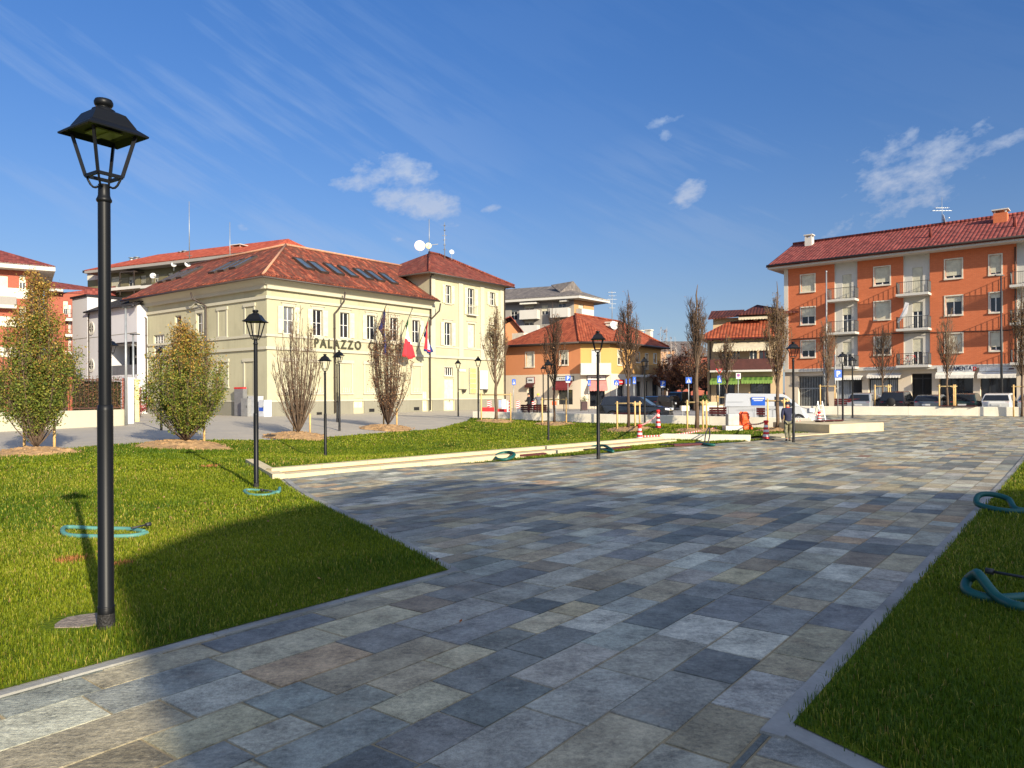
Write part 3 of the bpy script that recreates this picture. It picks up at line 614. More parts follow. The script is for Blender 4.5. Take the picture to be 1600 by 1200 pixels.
m = MB(); fbox(m, FR, -.06, doors[0][0]-.1, 0, 1.25, 0, .07); fbox(m, FR, doors[0][1]+.1, doors[1][0]-.1, 0, 1.25, 0, .07); fbox(m, FR, doors[1][1]+.1, T1, 0, 1.25, 0, .07); fbox(m, FL, 0, LW+.06, 0, 1.25, 0, .068); m.build('plinth', m_plinth, hall)
m = MB()
for F_, a, b in ((FR, -.16, T1+.05), (FL, .0, LW+.16)):
    o_ = 0 if F_ is FR else .003
    fbox(m, F_, a, b, 1.25, 1.38, .0, .10+o_); zc = FR.pix(545, 550)[1]
    fbox(m, F_, a, b, zc-.12, zc+.12, .0, .16+o_); fbox(m, F_, a, b, zb-.32, zb-.12, 0, .11+o_)
    fbox(m, F_, a, b, EAVE-1.55, EAVE-1.30, 0, .14+o_); fbox(m, F_, a, b, EAVE-.75, EAVE-.45, 0, .34+o_)
    ch = .95+o_
    ai, ao, bi, bo = (-.36,-.95,b,b) if F_ is FR else (a,a,LW+.36,LW+.95)
    m.add([F_.P(a,EAVE-.45,.0),F_.P(b,EAVE-.45,.0),F_.P(bi,EAVE-.45,.36+o_),F_.P(ai,EAVE-.45,.36+o_),F_.P(ao,EAVE+.12,ch),F_.P(bo,EAVE+.12,ch),F_.P(a,EAVE+.12,0),F_.P(b,EAVE+.12,0)], [(3,2,5,4),(4,5,7,6),(0,1,2,3)])
m.build('cornice', m_creamtrim, hall)
# hall roof : two hipped wings
ov = 1.05; ez = EAVE+.12; RZ = 16.0; k = 6.5
def hp(t, w, z): p = Vector(hallO)+A2*t-B2*w; return Vector((p.x, p.y, z))
ap = hp(k, k, RZ); re = hp(T1+3.0, k, RZ); le = hp(k, LW+1.2, RZ)
m = MB()
roofface(m, [hp(-ov,-ov,ez), hp(T1+.35,-ov,ez), hp(T1+.35,0,ez+ov*.6), re, ap]); roofface(m, [hp(-ov,-ov,ez-.002), ap, le, hp(-ov,LW+1.0,ez-.002)])
roofface(m, [re, hp(T1+1,2*k,ez), hp(2*k,2*k,ez), ap]); roofface(m, [le, ap, hp(2*k,2*k,ez-.003), hp(2*k,LW+1.2,ez-.003)])
roof = m.build('roof', m_roof_hall, hall)
m = MB(); up_ = Vector((0,0,.10)); m.tube([hp(-ov,-ov,ez)+up_, ap+up_], .11, 6); m.tube([ap+up_, re+up_], .11, 6); m.tube([ap+up_, le+up_], .11, 6); m.build('ridge_tiles', M('ridge_mortar_tiles', lin((176,128,100)), .9, .3, 6), roof)
m = MB()   # barrel ends along the eaves
for F_ in (0, 1):
    n = int(((T1 if F_ == 0 else LW)+2*ov)/.24)
    for i in range(n):
        s_ = -ov+i*.24
        a, b = (hp(s_,-ov-.05,ez+.0), hp(s_,-ov+.25,ez+.17)) if F_ == 0 else (hp(-ov-.05,s_,ez+.0), hp(-ov+.25,s_,ez+.17))
        if s_ < (T1+.3 if F_ == 0 else LW+1.0): m.tube([a, b], .085, 6)
m.build('eaves_tiles', m_roof_hall, roof)
m = MB(); gutter(m, hp(-ov-.12,-ov-.12,ez-.12), hp(T1+.35,-ov-.12,ez-.12)); gutter(m, hp(-ov-.12,-ov-.12,ez-.123), hp(-ov-.12,LW+.9,ez-.123)); m.build('gutter', m_pipe, hall)
sl_ = (RZ-ez)/(k+ov)
def onroof(px, py, side):
    r = ray(px, py); o = Vector((0,0,CH)); n = (B2 if side == 'R' else -A2); O_ = hp(-ov,-ov,ez)
    # plane z = ez + sl*(inward distance)
    inn = Vector((-n.x, -n.y)); 
    den = r.z-sl_*(inn.x*r.x+inn.y*r.y); num = ez+sl_*(inn.x*(0-O_.x)+inn.y*(0-O_.y))-CH
    return o+r*(num/den)
for side, L_ in (('R', [(474,413.5),(496,419),(521,422),(543,425.5),(567,429.5),(585,432.5),(606,436.5)]), ('L', [(268,434),(281,431),(297,427),(348,419),(363,416),(381,411.5)])):
    for (px, py) in L_:
        f_, g_ = MB(), MB(); c = onroof(px, py, side); al = A2 if side == 'R' else B2; iu = (-B2 if side == 'R' else A2)
        skylight(f_, g_, c, (al.x, al.y, 0), (iu.x, iu.y, sl_), .85 if side == 'R' else .95, 2.3 if side == 'R' else 2.6); w_ = f_.build('skylight', m_pipe, roof); g_.build('pane', m_sky, w_)
downpipe(FR, FR.pix(521,560)[0], .2, EAVE-2.2, hall, .2, .08, (.5, 1.9, .85)); downpipe(FR, T1-.15, .2, EAVE-1.9, hall, .2, .08, (.6,1.7,.95)); downpipe(FL, FL.pix(325,520)[0], .2, EAVE-1.5, hall, .2, .08, (-1.0,1.2,.85)); downpipe(FL, FL.pix(231,560)[0]+.1, .2, EAVE-1.9, hall, .2, .08, (-.8,1.6,.85))
for i, h in enumerate(rup): casement(FR, h, hall, mg=(m_glass2 if i == 0 else m_glass), shut=[(-1,1),(-1,1),(1,),(-1,),(),(1,)][i] or None, surround=(.14,.34), nz=2)
for r in R_lowblind:
    h = FR.rect(*r); h = ((h[0]+h[1])/2-.62, (h[0]+h[1])/2+.62, FR.pix(545,614)[1], FR.pix(545,568)[1]); blind_niche(FR, h, hall)
    s_ = MB(); n = 5
    for i in range(n): fbox(s_, FR, h[0]+.25+i*.22, h[0]+.30+i*.22, h[2]+.1, h[2]+.5, .02, .06)
    fbox(s_, FR, h[0]+.15, h[1]-.15, h[2]+.05, h[2]+.1, .02, .06); s_.build('grille', m_stonetrim, hall)
for d in doors:
    m = MB(); fbox(m, FR, *d, -.14, -.08); tm = (d[0]+d[1])/2; fbox(m, FR, d[0]+.03, tm-.02, d[2]+.05, d[3]-.05, -.08, -.05); fbox(m, FR, tm+.02, d[1]-.03, d[2]+.05, d[3]-.05, -.08, -.05); m.build('door', m_shutC, hall)
for px, py in ((498,646.5),(580,641),(650,638.5)):
    h = FR.rect(px-4, py-2.5, px+4, py+2.5); m = MB(); fbox(m, FR, *h, .07, .09)
    for i in range(3): z = h[2]+(h[3]-h[2])*(i+.5)/3; fbox(m, FR, h[0], h[1], z-.02, z+.02, .09, .11)
    m.build('vent_grille', m_dblack, hall)
for h in Lup: blind_niche(FL, h, hall)
for h in Llow: blind_niche(FL, h, hall)
casement(FL, Lwin[0], hall, nx=1, nz=1); casement(FL, Lwin[1], hall, surround=(.16,.4)); casement(FL, Lwin[2], hall, mg=m_glass2, nx=4, nz=5, bar=.05)
m = MB(); a, b = FL.pix(300,494)[0], FL.pix(319,487)[0]; z_ = Lwin[1][3]+.45; m.bar(FL.P(a, z_, .15), FL.P((a+b)/2, z_+.55, .15), .16, .12); m.bar(FL.P((a+b)/2, z_+.55, .15), FL.P(b, z_, .15), .16, .12); m.build('pediment', m_creamtrim, hall)
# letters PALAZZO CIVICO, each on the facade
t0 = FR.pix(490,543)[0]; t1 = FR.pix(563,547)[0]; zL = zc+.28
text_part(hall, 'PALAZZO', 1.12, FR.P(t0, zL, .06), FR.e, m_letter, 'lettering', wid=t1-t0, ext=.05, spacing=1.35, bold=.028)
t0 = FR.pix(575,547)[0]; t1 = FR.pix(625.5,553)[0]
text_part(hall, 'CIVICO', 1.12, FR.P(t0, zL, .06), FR.e, m_letter, 'lettering', wid=t1-t0, ext=.05, spacing=1.35, bold=.028)
# ---- taller right wing
tw_ = hall
mids = [FR.rect(694,504,705,540)]; tops = [FR.rect(695.5,446,704.5,474), FR.rect(730.5,451,740.5,492), FR.rect(765,457,773,477)]
midb = [FR.rect(731,506,742,543), FR.rect(766,508,775,542)]
gd = [FR.rect(694,574,707.5,587), FR.rect(694,592,709,641)]; gd[1] = (gd[1][0], gd[1][1], .12, gd[1][3])
mb = MB(); wall(mb, FR, T1+.004, T2, HB, TE, mids+tops+midb+gd)
ds = 10.0
for t in (T1+.004, T2):
    a = FR.P(t,0); b = FR.P(t,0,-ds); mb.add([(a.x,a.y,HB),(b.x,b.y,HB),(b.x,b.y,TE),(a.x,a.y,TE)], [(0,1,2,3)])
a = FR.P(T1,0,-ds); b = FR.P(T2,0,-ds); mb.add([(a.x,a.y,HB),(b.x,b.y,HB),(b.x,b.y,TE),(a.x,a.y,TE)], [(0,1,2,3)]); mb.build('wall', m_cream, hall)
m = MB(); P_ = [T1+.1, FR.pix(720,560)[0]-.35, FR.pix(753.5,560)[0]-.35, T2-.75]
for t in P_: fbox(m, FR, t, t+.7, zc+.12, TE-.5, 0, .09)
fbox(m, FR, T1+.02, T2, TE-.5, TE, 0, .14); fbox(m, FR, T1+.06, T2+.05, zc-.12, zc+.12, 0, .165); fbox(m, FR, T1+.06, T2+.03, 1.25, 1.38, 0, .103)
zm_ = FR.pix(735,545)[1]; fbox(m, FR, T1+.3, T2, zm_-.1, zm_+.06, 0, .07)
m.build('pilasters', m_creamtrim, hall)
m = MB(); fbox(m, FR, T1+.3, gd[1][0]-.15, 0, 1.25, 0, .069); fbox(m, FR, gd[1][1]+.15, T2+.04, 0, 1.25, 0, .069); m.build('plinth', m_plinth, hall)
to = .9; tp = lambda t, w, z: hp(t, w, z); tz = TE+.05; RZ2 = 17.75
c1, c2, c3, c4 = tp(T1-to,-to,tz), tp(T2+to,-to,tz), tp(T2+to,ds+to,tz), tp(T1-to,ds+to,tz); r1, r2 = tp(T1+5.2,ds/2,RZ2), tp(T2-5.6,ds/2,RZ2)
m = MB(); roofface(m, [c1,c2,r2,r1]); roofface(m, [c2,c3,r2]); roofface(m, [c3,c4,r1,r2]); roofface(m, [c4,c1,r1]); roof2 = m.build('roof', m_roof_tower, hall)
m = MB(); 
for a, b in ((c1,r1),(c2,r2),(r1,r2)): m.tube([a+up_, b+up_], .13, 6)
m.build('ridge_tiles', m_roof_tower, roof2)
m = MB(); 
for a, b in ((c1,c2),(c4,c1)): gutter(m, a-up_*1.5, b-up_*1.5)
m.build('gutter', m_pipe, hall)
m = MB(); m.prism([(c.x+(hp(T1+6,ds/2,0).x-c.x)*.03, c.y+(hp(T1+6,ds/2,0).y-c.y)*.03) for c in (c1,c2,c3,c4)], TE-.02, TE+.03-.12+.12); m.build('soffit', m_creamtrim, hall)
casement(FR, mids[0], hall, shut=(-1,1), surround=(.14,.34)); casement(FR, tops[0], hall, shut=(-1,1), surround=(.1,.14))
casement(FR, tops[1], hall, nz=3, shut=(-1,1), surround=(.1,.14)); balcony(FR, tops[1][0]-.25, tops[1][1]+.25, tops[1][2]+.02, hall, .45, .12, 1.0, mrail=m_creamtrim)
casement(FR, tops[2], hall, shut=(-1,1), surround=(.1,.14))
for h in midb: casement(FR, h, hall, mg=m_shutC, mf=m_shutC, nz=3, surround=(.12,.3))
casement(FR, gd[0], hall, nx=4, nz=1, surround=(.1,.1))
m = MB(); d = gd[1]; fbox(m, FR, *d, -.16, -.1); n = 2
for i in range(2):
    for j in range(3): a = d[0]+(d[1]-d[0])*i/2; z = d[2]+(d[3]-d[2])*j/3; fbox(m, FR, a+.1, a+(d[1]-d[0])/2-.1, z+.12, z+(d[3]-d[2])/3-.08, -.1, -.07)
dr = m.build('door', m_shutC, hall); m = MB(); m.box(FR.P((d[0]+d[1])/2+.1, 1.1, -.05), (.05,.05,.2)); m.build('handle', m_iron, dr)
downpipe(FR, T1+.25-.6+.35, 8.9, TE-.4, hall, .2, .07, (.0,.3,.5)); downpipe(FR, T2-.1, .2, TE-.4, hall, .2, .07, (0,.3,.5))
# notice boards, horn lamps on the taller wing
h = FR.rect(732.5,575,743,615); b_ = thing('notice_board', 'tall yellow five panel notice board on the cream hall wall', 'notice board', FR.P((h[0]+h[1])/2, h[2], .1))
m = MB(); fbox(m, FR, *h, .07, .13); m.build('frame', m_alu, b_); m = MB()
for i in range(5): z = h[2]+(h[3]-h[2])*i/5; fbox(m, FR, h[0]+.06, h[1]-.06, z+.05, z+(h[3]-h[2])/5-.05, .131, .145)
m.build('panel', M('yellow_notices', lin((226,206,110)), .6, .2, 3), b_)
h = FR.rect(749,579,761,608); m = MB(); fbox(m, FR, *h, .07, .11); tag(m.build('display_case', m_whitep), 'white poster case on the hall wall behind a bare tree', 'poster case')
h = FR.rect(717,577,727,580.5); b_ = thing('door_sign', 'narrow white sign with dark lettering beside the hall door', 'sign', FR.P(h[0], h[2], .1)); m = MB(); fbox(m, FR, *h, .06, .09); m.build('board', m_whitep, b_)
for px in (722, 755.5):
    tt, zz = FR.pix(px, 609); b_ = thing('flower_bracket', 'small iron wall bracket '+('nearest the hall door' if px < 740 else 'between the notice board and the bare tree'), 'wall bracket', FR.P(tt, zz, .1), 'iron brackets on the hall wall')
    m = MB(); p = FR.P(tt, zz, .35); m.lathe([(.05,-.35),(.16,-.2),(.22,0),(.22,.05)], p, 8); m.build('bowl', m_pipe, b_); m = MB(); m.bar(FR.P(tt-.7,zz+.05,.12), FR.P(tt+.7,zz+.05,.12), .04); m.bar(FR.P(tt,zz,.0), p, .04); m.build('bracket', m_iron, b_)
# flags
def flag(px_top, px_bot, cols, label, fl_top, fl_bot, w_, seed):
    (x0,y0),(x1,y1) = px_bot, px_top; a_t, a_z = FR.pix(x0, y0, .15); b_t, b_z = FR.pix(x1, y1, 2.2); A = FR.P(a_t, a_z, .15); B = FR.P(b_t, b_z, 2.2)
    t = thing('flagpole', label, 'flag', A); m = MB(); m.tube([A, B], .035, 6); m.build('pole', m_iron, t)
    m = MB(); m.lathe([(.0,.1),(.06,.05),(.06,-.03),(.02,-.06)], B, 8); m.build('finial', m_pipe, t)
    # hanging cloth: gathered fold hanging down from the upper half of the pole
    f0 = A.lerp(B, fl_top[0]); f1 = A.lerp(B, fl_top[1]); H_ = fl_bot; nx, nz = 14, 12; R = random.Random(seed); m = MB(); m.sm = True; vs = []; cols_i = []
    for j in range(nz+1):
        for i in range(nx+1):
            u = i/nx; v = j/nz; top = f0.lerp(f1, u); sp = .25+.75*math.sin(min(1, v*1.6)*math.pi/2)
            p = Vector((f0.lerp(f1,.5))); e3 = Vector((FR.e.x, FR.e.y, 0)); n3 = Vector((FR.n.x, FR.n.y, 0))
            q = f1+(f0-f1)*(u)*(1-v)*.8; q = Vector((q.x, q.y, 0))*(1-v)+Vector((f1.x,f1.y,0))*v+e3*((u-.5)*w_*sp*v)+n3*(.12*math.sin(u*17+seed)*(.3+v)); z = (f1.z+(f0.z-f1.z)*u)*(1-v)+(f1.z-H_+ .25*abs(u-.6)*H_*.6)*v
            vs.append(Vector((q.x,q.y,z)))
    fs = []; 
    for j in range(nz):
        for i in range(nx): fs.append((j*(nx+1)+i, j*(nx+1)+i+1, (j+1)*(nx+1)+i+1, (j+1)*(nx+1)+i))
    m.add(vs, fs); ms = [M('flag_'+'_'.join(map(str, c)), lin(c), .8, .1, 2) for c in cols[0]]; k = 0
    for j in range(nz):
        for i in range(nx): m.m[k] = cols[1](i/nx, j/nz); k += 1
    m.nonorm = True; f = m.build('flag', ms, t); so_ = f.modifiers.new('thickness', 'SOLIDIFY'); so_.thickness = .01; return t
flag((604,475.5), (576,543), ([(40,44,92),(200,170,60)], lambda u, v: 1 if (int(u*14)*7+int(v*12)*5) % 23 == 0 else 0), 'dark blue flag hanging behind the russet tree on the hall front', (.45,.93), 4.6, .8, 1)
flag((644,483), (626,528), ([(30,110,60),(222,220,222),(206,44,54)], lambda u, v: 0 if v < .14 else (1 if v < .46+.1*(u-.5) else 2)), 'green white and red flag on the middle pole of the hall front', (.4,.66), 3.9, 1.9, 2)
flag((672,492), (651,549), ([(36,48,110),(200,40,50),(220,220,222)], lambda u, v: 2 if .36 < u < .6 and v < .8 else (0 if u > .6 or v > .85 else 1)), 'dark blue red and white flag on the pole nearest the corner downpipe', (.42,.85), 3.3, 1.2, 3)
# tower roof gear
pt = hp(T1+5.2, ds/2, RZ2); 
fr = thing('dish_frame', 'low metal frame on the tower roof carrying round dishes', 'mast', pt); m = MB(); m.bar(pt+Vector((-1.3,0,.7)), pt+Vector((1.0,0,1.0)), .07); m.tube([pt, pt+Vector((0,0,3.8))], .04, 6); m.bar(pt+Vector((-1.3,0,.5)), pt+Vector((-1.3,0,1.4)), .06); m.build('pole', m_galv, fr)
m_dishp = M('pink_white_dish', lin((232,214,208)), .6); m_dishy = M('yellowed_dish', lin((226,216,160)), .6)
dish(atd(657,82,zat(657,384,82))-Vector((0,0,.8)), (.2,-1,.1), .60, 'large pale round dish at the left on the tower roof', m_dishp, .8); dish(atd(670.5,82,zat(670.5,384,82))-Vector((0,0,.6)), (.2,-1,.1), .34, 'smaller yellowish round dish on the tower roof', m_dishy, .6)
dish(atd(707,84,zat(707,406,84)), (.4,-1,.3), .28, 'small white dish on a thin pole right of the tower ridge', None, .9)
antenna(atd(696,84,zat(696,408,84)), 4.4, 'tall lattice radio mast on the tower roof', ((.3,.18),(.42,.15),(.55,.18),(.66,.25),(.8,.12),(.92,.12)), (1,0,0), .05)
antenna(hp(k,16,RZ-1.6), 5.2, 'thin white whip aerial rising over the left skylights', None, r=.05); 
antenna(atd(297,88,zat(297,404,88)), 6.8, 'tall mast with a grid dish behind the hall roof', ((.05,.3),), r=.06)
# ======== white annex left of the hall ========
mt_dark = M('dark_standing_seam', lin((52,50,52)), .35, .15, 2, metal=.4)
WO = FL.P(FL.pix(231,560)[0], 0, 1.05); FWr = Fac((WO.x-.7915*14.3, WO.y+.611*14.3), B2)
annex = thing('white_annex', 'white modern annex with round windows and a dark metal roof', 'building', (FWr.o.x, FWr.o.y, .1))
W14 = 14.3; WE = 10.75; wins = []
rec = FWr.rect(170,538,214,586)
mb = MB(); wall(mb, FWr, 3.7, W14, 0, WE, [rec], dep=2.2); wall(mb, FWr, 0, 3.7, 0, WE+1.7, [], d=.18)
for t, zt_, d0, d1 in ((3.7, WE+1.7, 0, .18), (W14, WE, -1.4, 0), (0, WE+1.7, -9, .18), (3.7, WE+1.7, -9, 0)): mb.add([FWr.P(t,0,d0),FWr.P(t,0,d1),FWr.P(t,zt_,d1),FWr.P(t,zt_,d0)], [(0,1,2,3)])
mb.build('wall', m_white, annex)
m = MB(); fbox(m, FWr, -.2, 3.9, WE+1.7, WE+1.9, -9, .35); m.build('roof_edge', mt_dark, annex)
m = MB(); roofface(m, [FWr.P(3.71,WE,.45), FWr.P(W14+.3,WE,.45), FWr.P(W14+.3,WE+2.7,-5.5), FWr.P(3.71,WE+2.7,-5.5)]); rf = m.build('roof', mt_dark, annex)
m = MB(); 
for i in range(14): t = 3.9+i*.78; m.bar(FWr.P(t,WE+.04,.43), FWr.P(t,WE+2.74,-5.45), .05, .08)
m.build('seams', mt_dark, rf); m = MB(); m.tube([FWr.P(3.6,WE-.05,.5), FWr.P(W14+.2,WE-.05,.5)], .09, 6); m.tube([FWr.P(W14+.2,WE-.25,.45), FWr.P(W14+.2,WE-.05,.5)], .22, 8); m.build('gutter', mt_dark, annex); downpipe(FWr, 3.85, .1, WE-.2, annex, .12, .07)
m = MB(); fbox(m, FWr, 3.8, W14, 8.0, 8.05, 0, .02); fbox(m, FWr, 0, 3.7, 8.0, 8.05, .18, .2); m.build('wall_joint', m_plinth, annex)
for py in (513, 571):
    tt, zz = FWr.pix(143, py); w_ = MB(); vs = []; n = 24
    for r_0, dd in ((.72,.0),(.72,.08),(.52,.08),(.52,.0)):
        for j in range(n): q = 2*math.pi*j/n; vs.append(FWr.P(tt+4.2-4.2+r_0*math.cos(q), zz+r_0*math.sin(q), dd+.002))
    w_.add(vs, [(i*n+j, i*n+(j+1)%n, (i+1)*n+(j+1)%n, (i+1)*n+j) for i in range(3) for j in range(n)]); w_.sm = False
    fbox(w_, FWr, tt-.03, tt+.03, zz-.52, zz+.52, .03, .06); fbox(w_, FWr, tt-.52, tt+.52, zz-.03, zz+.03, .03, .058); ww = w_.build('round_window', m_bandwhite, annex)
    g_ = MB(); g_.add([FWr.P(tt+.6*math.cos(2*math.pi*j/n), zz+.6*math.sin(2*math.pi*j/n), .012) for j in range(n)], [tuple(range(n))]); g_.build('pane', m_glass, ww)
m = MB(); fbox(m, FWr, rec[0], rec[1], rec[2], rec[3], -2.25, -2.18); gg = m.build('window', m_glass, annex); m = MB()
for i in range(6): t = rec[0]+(rec[1]-rec[0])*i/5; fbox(m, FWr, t-.05, t+.05, rec[2], rec[3], -2.18, -2.1)
fbox(m, FWr, rec[0], rec[1], rec[2]+1.0, rec[2]+1.1, -2.18, -2.1); m.build('frame', m_iron, gg)
m = MB(); fbox(m, FWr, rec[0]+.02, rec[1]-.02, rec[2]+.02, rec[2]+1.0, -.2, -.17); m.build('glass_balustrade', M('grey_glass', (.12,.13,.14), .15), annex)
m = MB(); fbox(m, FWr, rec[0]-1.2, rec[1], rec[3]+.0, rec[3]+.12, .0, .5); m.build('canopy', mt_dark, annex)
m = MB(); t_, z_ = FWr.pix(222, 539); m.bar(FWr.P(W14-.2, z_, .0), FWr.P(W14+.5, z_, .7), .12, .1); m.build('wall_lamp', m_alu, annex)
# small items between
# ======== olive apartment block behind ========
FO = Fac((-66.0, 112.0), (.905,-.425)); t_l = FO.pix(156,480)[0]; t_r = FO.pix(428,400)[0]
ob = thing('apartment_block', 'olive apartment block with a red roof and cluttered balconies behind the hall', 'apartment block', (*FO.o, .1)); oe = FO.pix(300,413.5)[1]
mb = MB(); oh = [FO.rect(x0,y0,x1,y1) for x0,y0,x1,y1 in ((173,432,186,450),(200,432,211,449),(219,430,228,443),(241,428,248,441),(262,426,270,436))]
wall(mb, FO, t_l, t_r, 0, oe, oh, .3); a = FO.P(t_l,0); b = FO.P(t_l,0,-14); mb.add([(a.x,a.y,0),(b.x,b.y,0),(b.x,b.y,oe),(a.x,a.y,oe)], [(0,1,2,3)]); mb.build('wall', m_olive, ob)
m = MB(); fbox(m, FO, t_l-1, t_r+1, oe, oe+.5, -15, 1.7); m.build('fascia', m_greybld, ob)
m = MB(); roofface(m, [FO.P(t_l-1,oe+.52,1.7),FO.P(t_r+1,oe+.52,1.7),FO.P(t_r-3,oe+3.6,-6),FO.P(t_l+5,oe+3.6,-6)]); roofface(m, [FO.P(t_l-1,oe+.52,1.7),FO.P(t_l+5,oe+3.6,-6),FO.P(t_l-1,oe+.52,-15)]); roofface(m, [FO.P(t_r+1,oe+.52,1.7),FO.P(t_r-3,oe+3.6,-6),FO.P(t_r+1,oe+.52,-15)]); rf = m.build('roof', m_roof_far, ob)
for i, (px, py) in enumerate(((206,409),(214,408),(283,400),(289,398.5))):
    t_, z_ = FO.pix(px, py, -5); m = MB(); m.lathe([(.25,-1.2),(.25,.0),(.45,.05),(.45,.15),(.2,.5),(.5,.55),(.45,.62),(.02,.62)], FO.P(t_, z_, -5), 8); m.build('chimney_pot', m_galv, rf)
chimney(FO, FO.pix(375,395,-3)[0], FO.pix(375,402,-3)[1], FO.pix(375,387,-3)[1], -3, rf, 1.5, m_brickfar)
for i, h in enumerate(oh): casement(FO, h, ob, roll=(.95,.3,.95,.6,.7)[i], dep=.2)
for x0, x1, y in ((156,222,449),(222,262,445)):
    a, b = FO.pix(x0,y,1.5)[0], FO.pix(x1,y,1.5)[0]; balcony(FO, a, b, FO.pix((x0+x1)/2,y,1.5)[1], ob, 1.8, .4, 1.2, mrail=m_iron)
m = MB(); a, b = FO.pix(187,430,1.7)[0], FO.pix(209,430,1.7)[0]; z_ = FO.pix(200,425,1.7)[1]; fbox(m, FO, a, b, z_, z_+.12, 0, 1.7)
for t in (a, b): fbox(m, FO, t-.05, t+.05, z_-3.2, z_, 1.6, 1.7)
m.build('pergola', m_pipe, ob)
dish(FO.P(*[FO.pix(239,441,1.8)[0], FO.pix(239,441,1.8)[1]], 1.8), (.3,-1,.2), .4, 'white dish on the olive block balcony', None, .9); dish(FO.P(FO.pix(265,424,2.3)[0], FO.pix(265,424,1.6)[1], 1.6), (.3,-1,.2), .36, 'white dish under the olive block eaves', None, .9)
dish(atd(295,100,zat(295,418,100)), (.6,-1,.2), .45, 'white dish behind the hall roof near the whip aerial', None, .5)
# flat roofed end
t0, t1 = FO.pix(132,450)[0], t_l-.01; fz = FO.pix(144,425)[1]; mb = MB(); h = FO.rect(150,432,153.5,446); wall(mb, FO, t0, t1, 0, fz, [h], .2, d=-.5); a = FO.P(t0,0,-.5); b = FO.P(t0,0,-14); mb.add([(a.x,a.y,0),(b.x,b.y,0),(b.x,b.y,fz),(a.x,a.y,fz)], [(0,1,2,3)]); mb.build('wall', m_olive, ob)
m = MB(); fbox(m, FO, t0-.3, t1, fz, fz+.35, -14, .1); m.build('flat_roof', mt_dark, ob); m = MB(); fbox(m, FO, t0, t1, fz-1.1, fz-.02, -.5, -.44); m.build('parapet_band', m_stonetrim, ob)
m = MB(); fbox(m, FO, *h, -.72, -.62); m.build('window', m_frame, ob)
# ======== red brick apartments far left ========
FA = Fac((-58.5, 66.0), (.83,.56)); ae = FA.pix(60,425)[1]; a0, a1 = -30, FA.pix(60,500)[0]
ra = thing('brick_apartment_block', 'red brick block with white bands behind the tall leafy hornbeam', 'apartment block', (*FA.o, .1)); hs = [FA.rect(-14,y0,12,y1) for y0, y1 in ((430,451),)]+[FA.rect(30,y0,40,y1) for y0, y1 in ((430,452),(478,500))]
mb = MB(); wall(mb, FA, a0, a1, 0, ae, hs, .2); a = FA.P(a1,0); b = FA.P(a1,0,-14); mb.add([(a.x,a.y,0),(b.x,b.y,0),(b.x,b.y,ae),(a.x,a.y,ae)], [(0,1,2,3)]); mb.build('wall', m_brickfar, ra)
m = MB()
for y in (458, 503, 550): z = FA.pix(20,y)[1]; fbox(m, FA, a0, a1+.05, z-.5, z+.5, 0, .08)
m.build('concrete_band', m_stonetrim, ra)
m = MB(); fbox(m, FA, a0, a1+1.4, ae, ae+.5, -15, 1.4); m.build('fascia', m_bandwhite, ra)
m = MB(); roofface(m, [FA.P(a0,ae+.52,1.4),FA.P(a1+1.4,ae+.52,1.4),FA.P(a1-6,ae+3.6,-6.5),FA.P(a0,ae+3.6,-6.5)]); roofface(m, [FA.P(a1+1.4,ae+.52,1.4),FA.P(a1+1.4,ae+.52,-15),FA.P(a1-6,ae+3.6,-6.5)]); m.build('roof', m_roof_red, ra)
for h in hs: casement(FA, h, ra, roll=.95 if h is hs[0] else .5)
balcony(FA, FA.pix(-20,480)[0], FA.pix(26,480)[0], FA.pix(10,476,1)[1], ra, 1.0, .3, .8, solid=m_greybld)
FB = Fac((-62.0, 104.0), (.86,.51)); be = FB.pix(105,458)[1]; b0, b1 = FB.pix(70,500)[0], FB.pix(118.5,500)[0]
rb = thing('brick_apartment_block', 'narrow red brick block with stacked balconies beside the white annex', 'apartment block', (*FB.o, .1)); hs = [FB.rect(99,y-10,106,y+11) for y in (480,)]
mb = MB(); wall(mb, FB, b0, b1+4, 0, be, hs, .2); mb.build('wall', m_brickfar, rb)
for h in hs: casement(FB, h, rb, roll=.6)
for y in (497, 522, 549): balcony(FB, FB.pix(102,y)[0], FB.pix(113,y)[0], FB.pix(107,y,1)[1], rb, 1.2, .4, 1.2)
for y in (486, 511, 538):
    h = FB.rect(107,y-9,111,y+9); casement(FB, (h[0],h[1],h[2],h[3]), rb, dep=-.03, nz=1)
m = MB(); fbox(m, FB, b0, b1-1.5, be-.0, be+.45, -12, 1.5); m.build('fascia', m_bandwhite, rb)
m = MB(); zt_ = FB.pix(132,449,-4)[1]; roofface(m, [FB.P(b0,be+.47,1.5),FB.P(b1-1.5,be+.47,1.5),FB.P(b1+5,zt_,-6),FB.P(b0,be+2.4,-6)]); m.add([FB.P(b1-1.5,be,.1),FB.P(b1+5,be,.1),FB.P(b1+5,zt_,-.2)], [(0,1,2)]); m.build('roof', m_roof_red, rb)
m = MB(); m.add([FB.P(b1-2,be,.0),FB.P(b1+5,be,.0),FB.P(b1+5,zt_-.6,-.3),FB.P(b1+1,zt_-1.0,-.3)], [(0,1,2,3)]); m.build('gable', m_brickfar, rb)
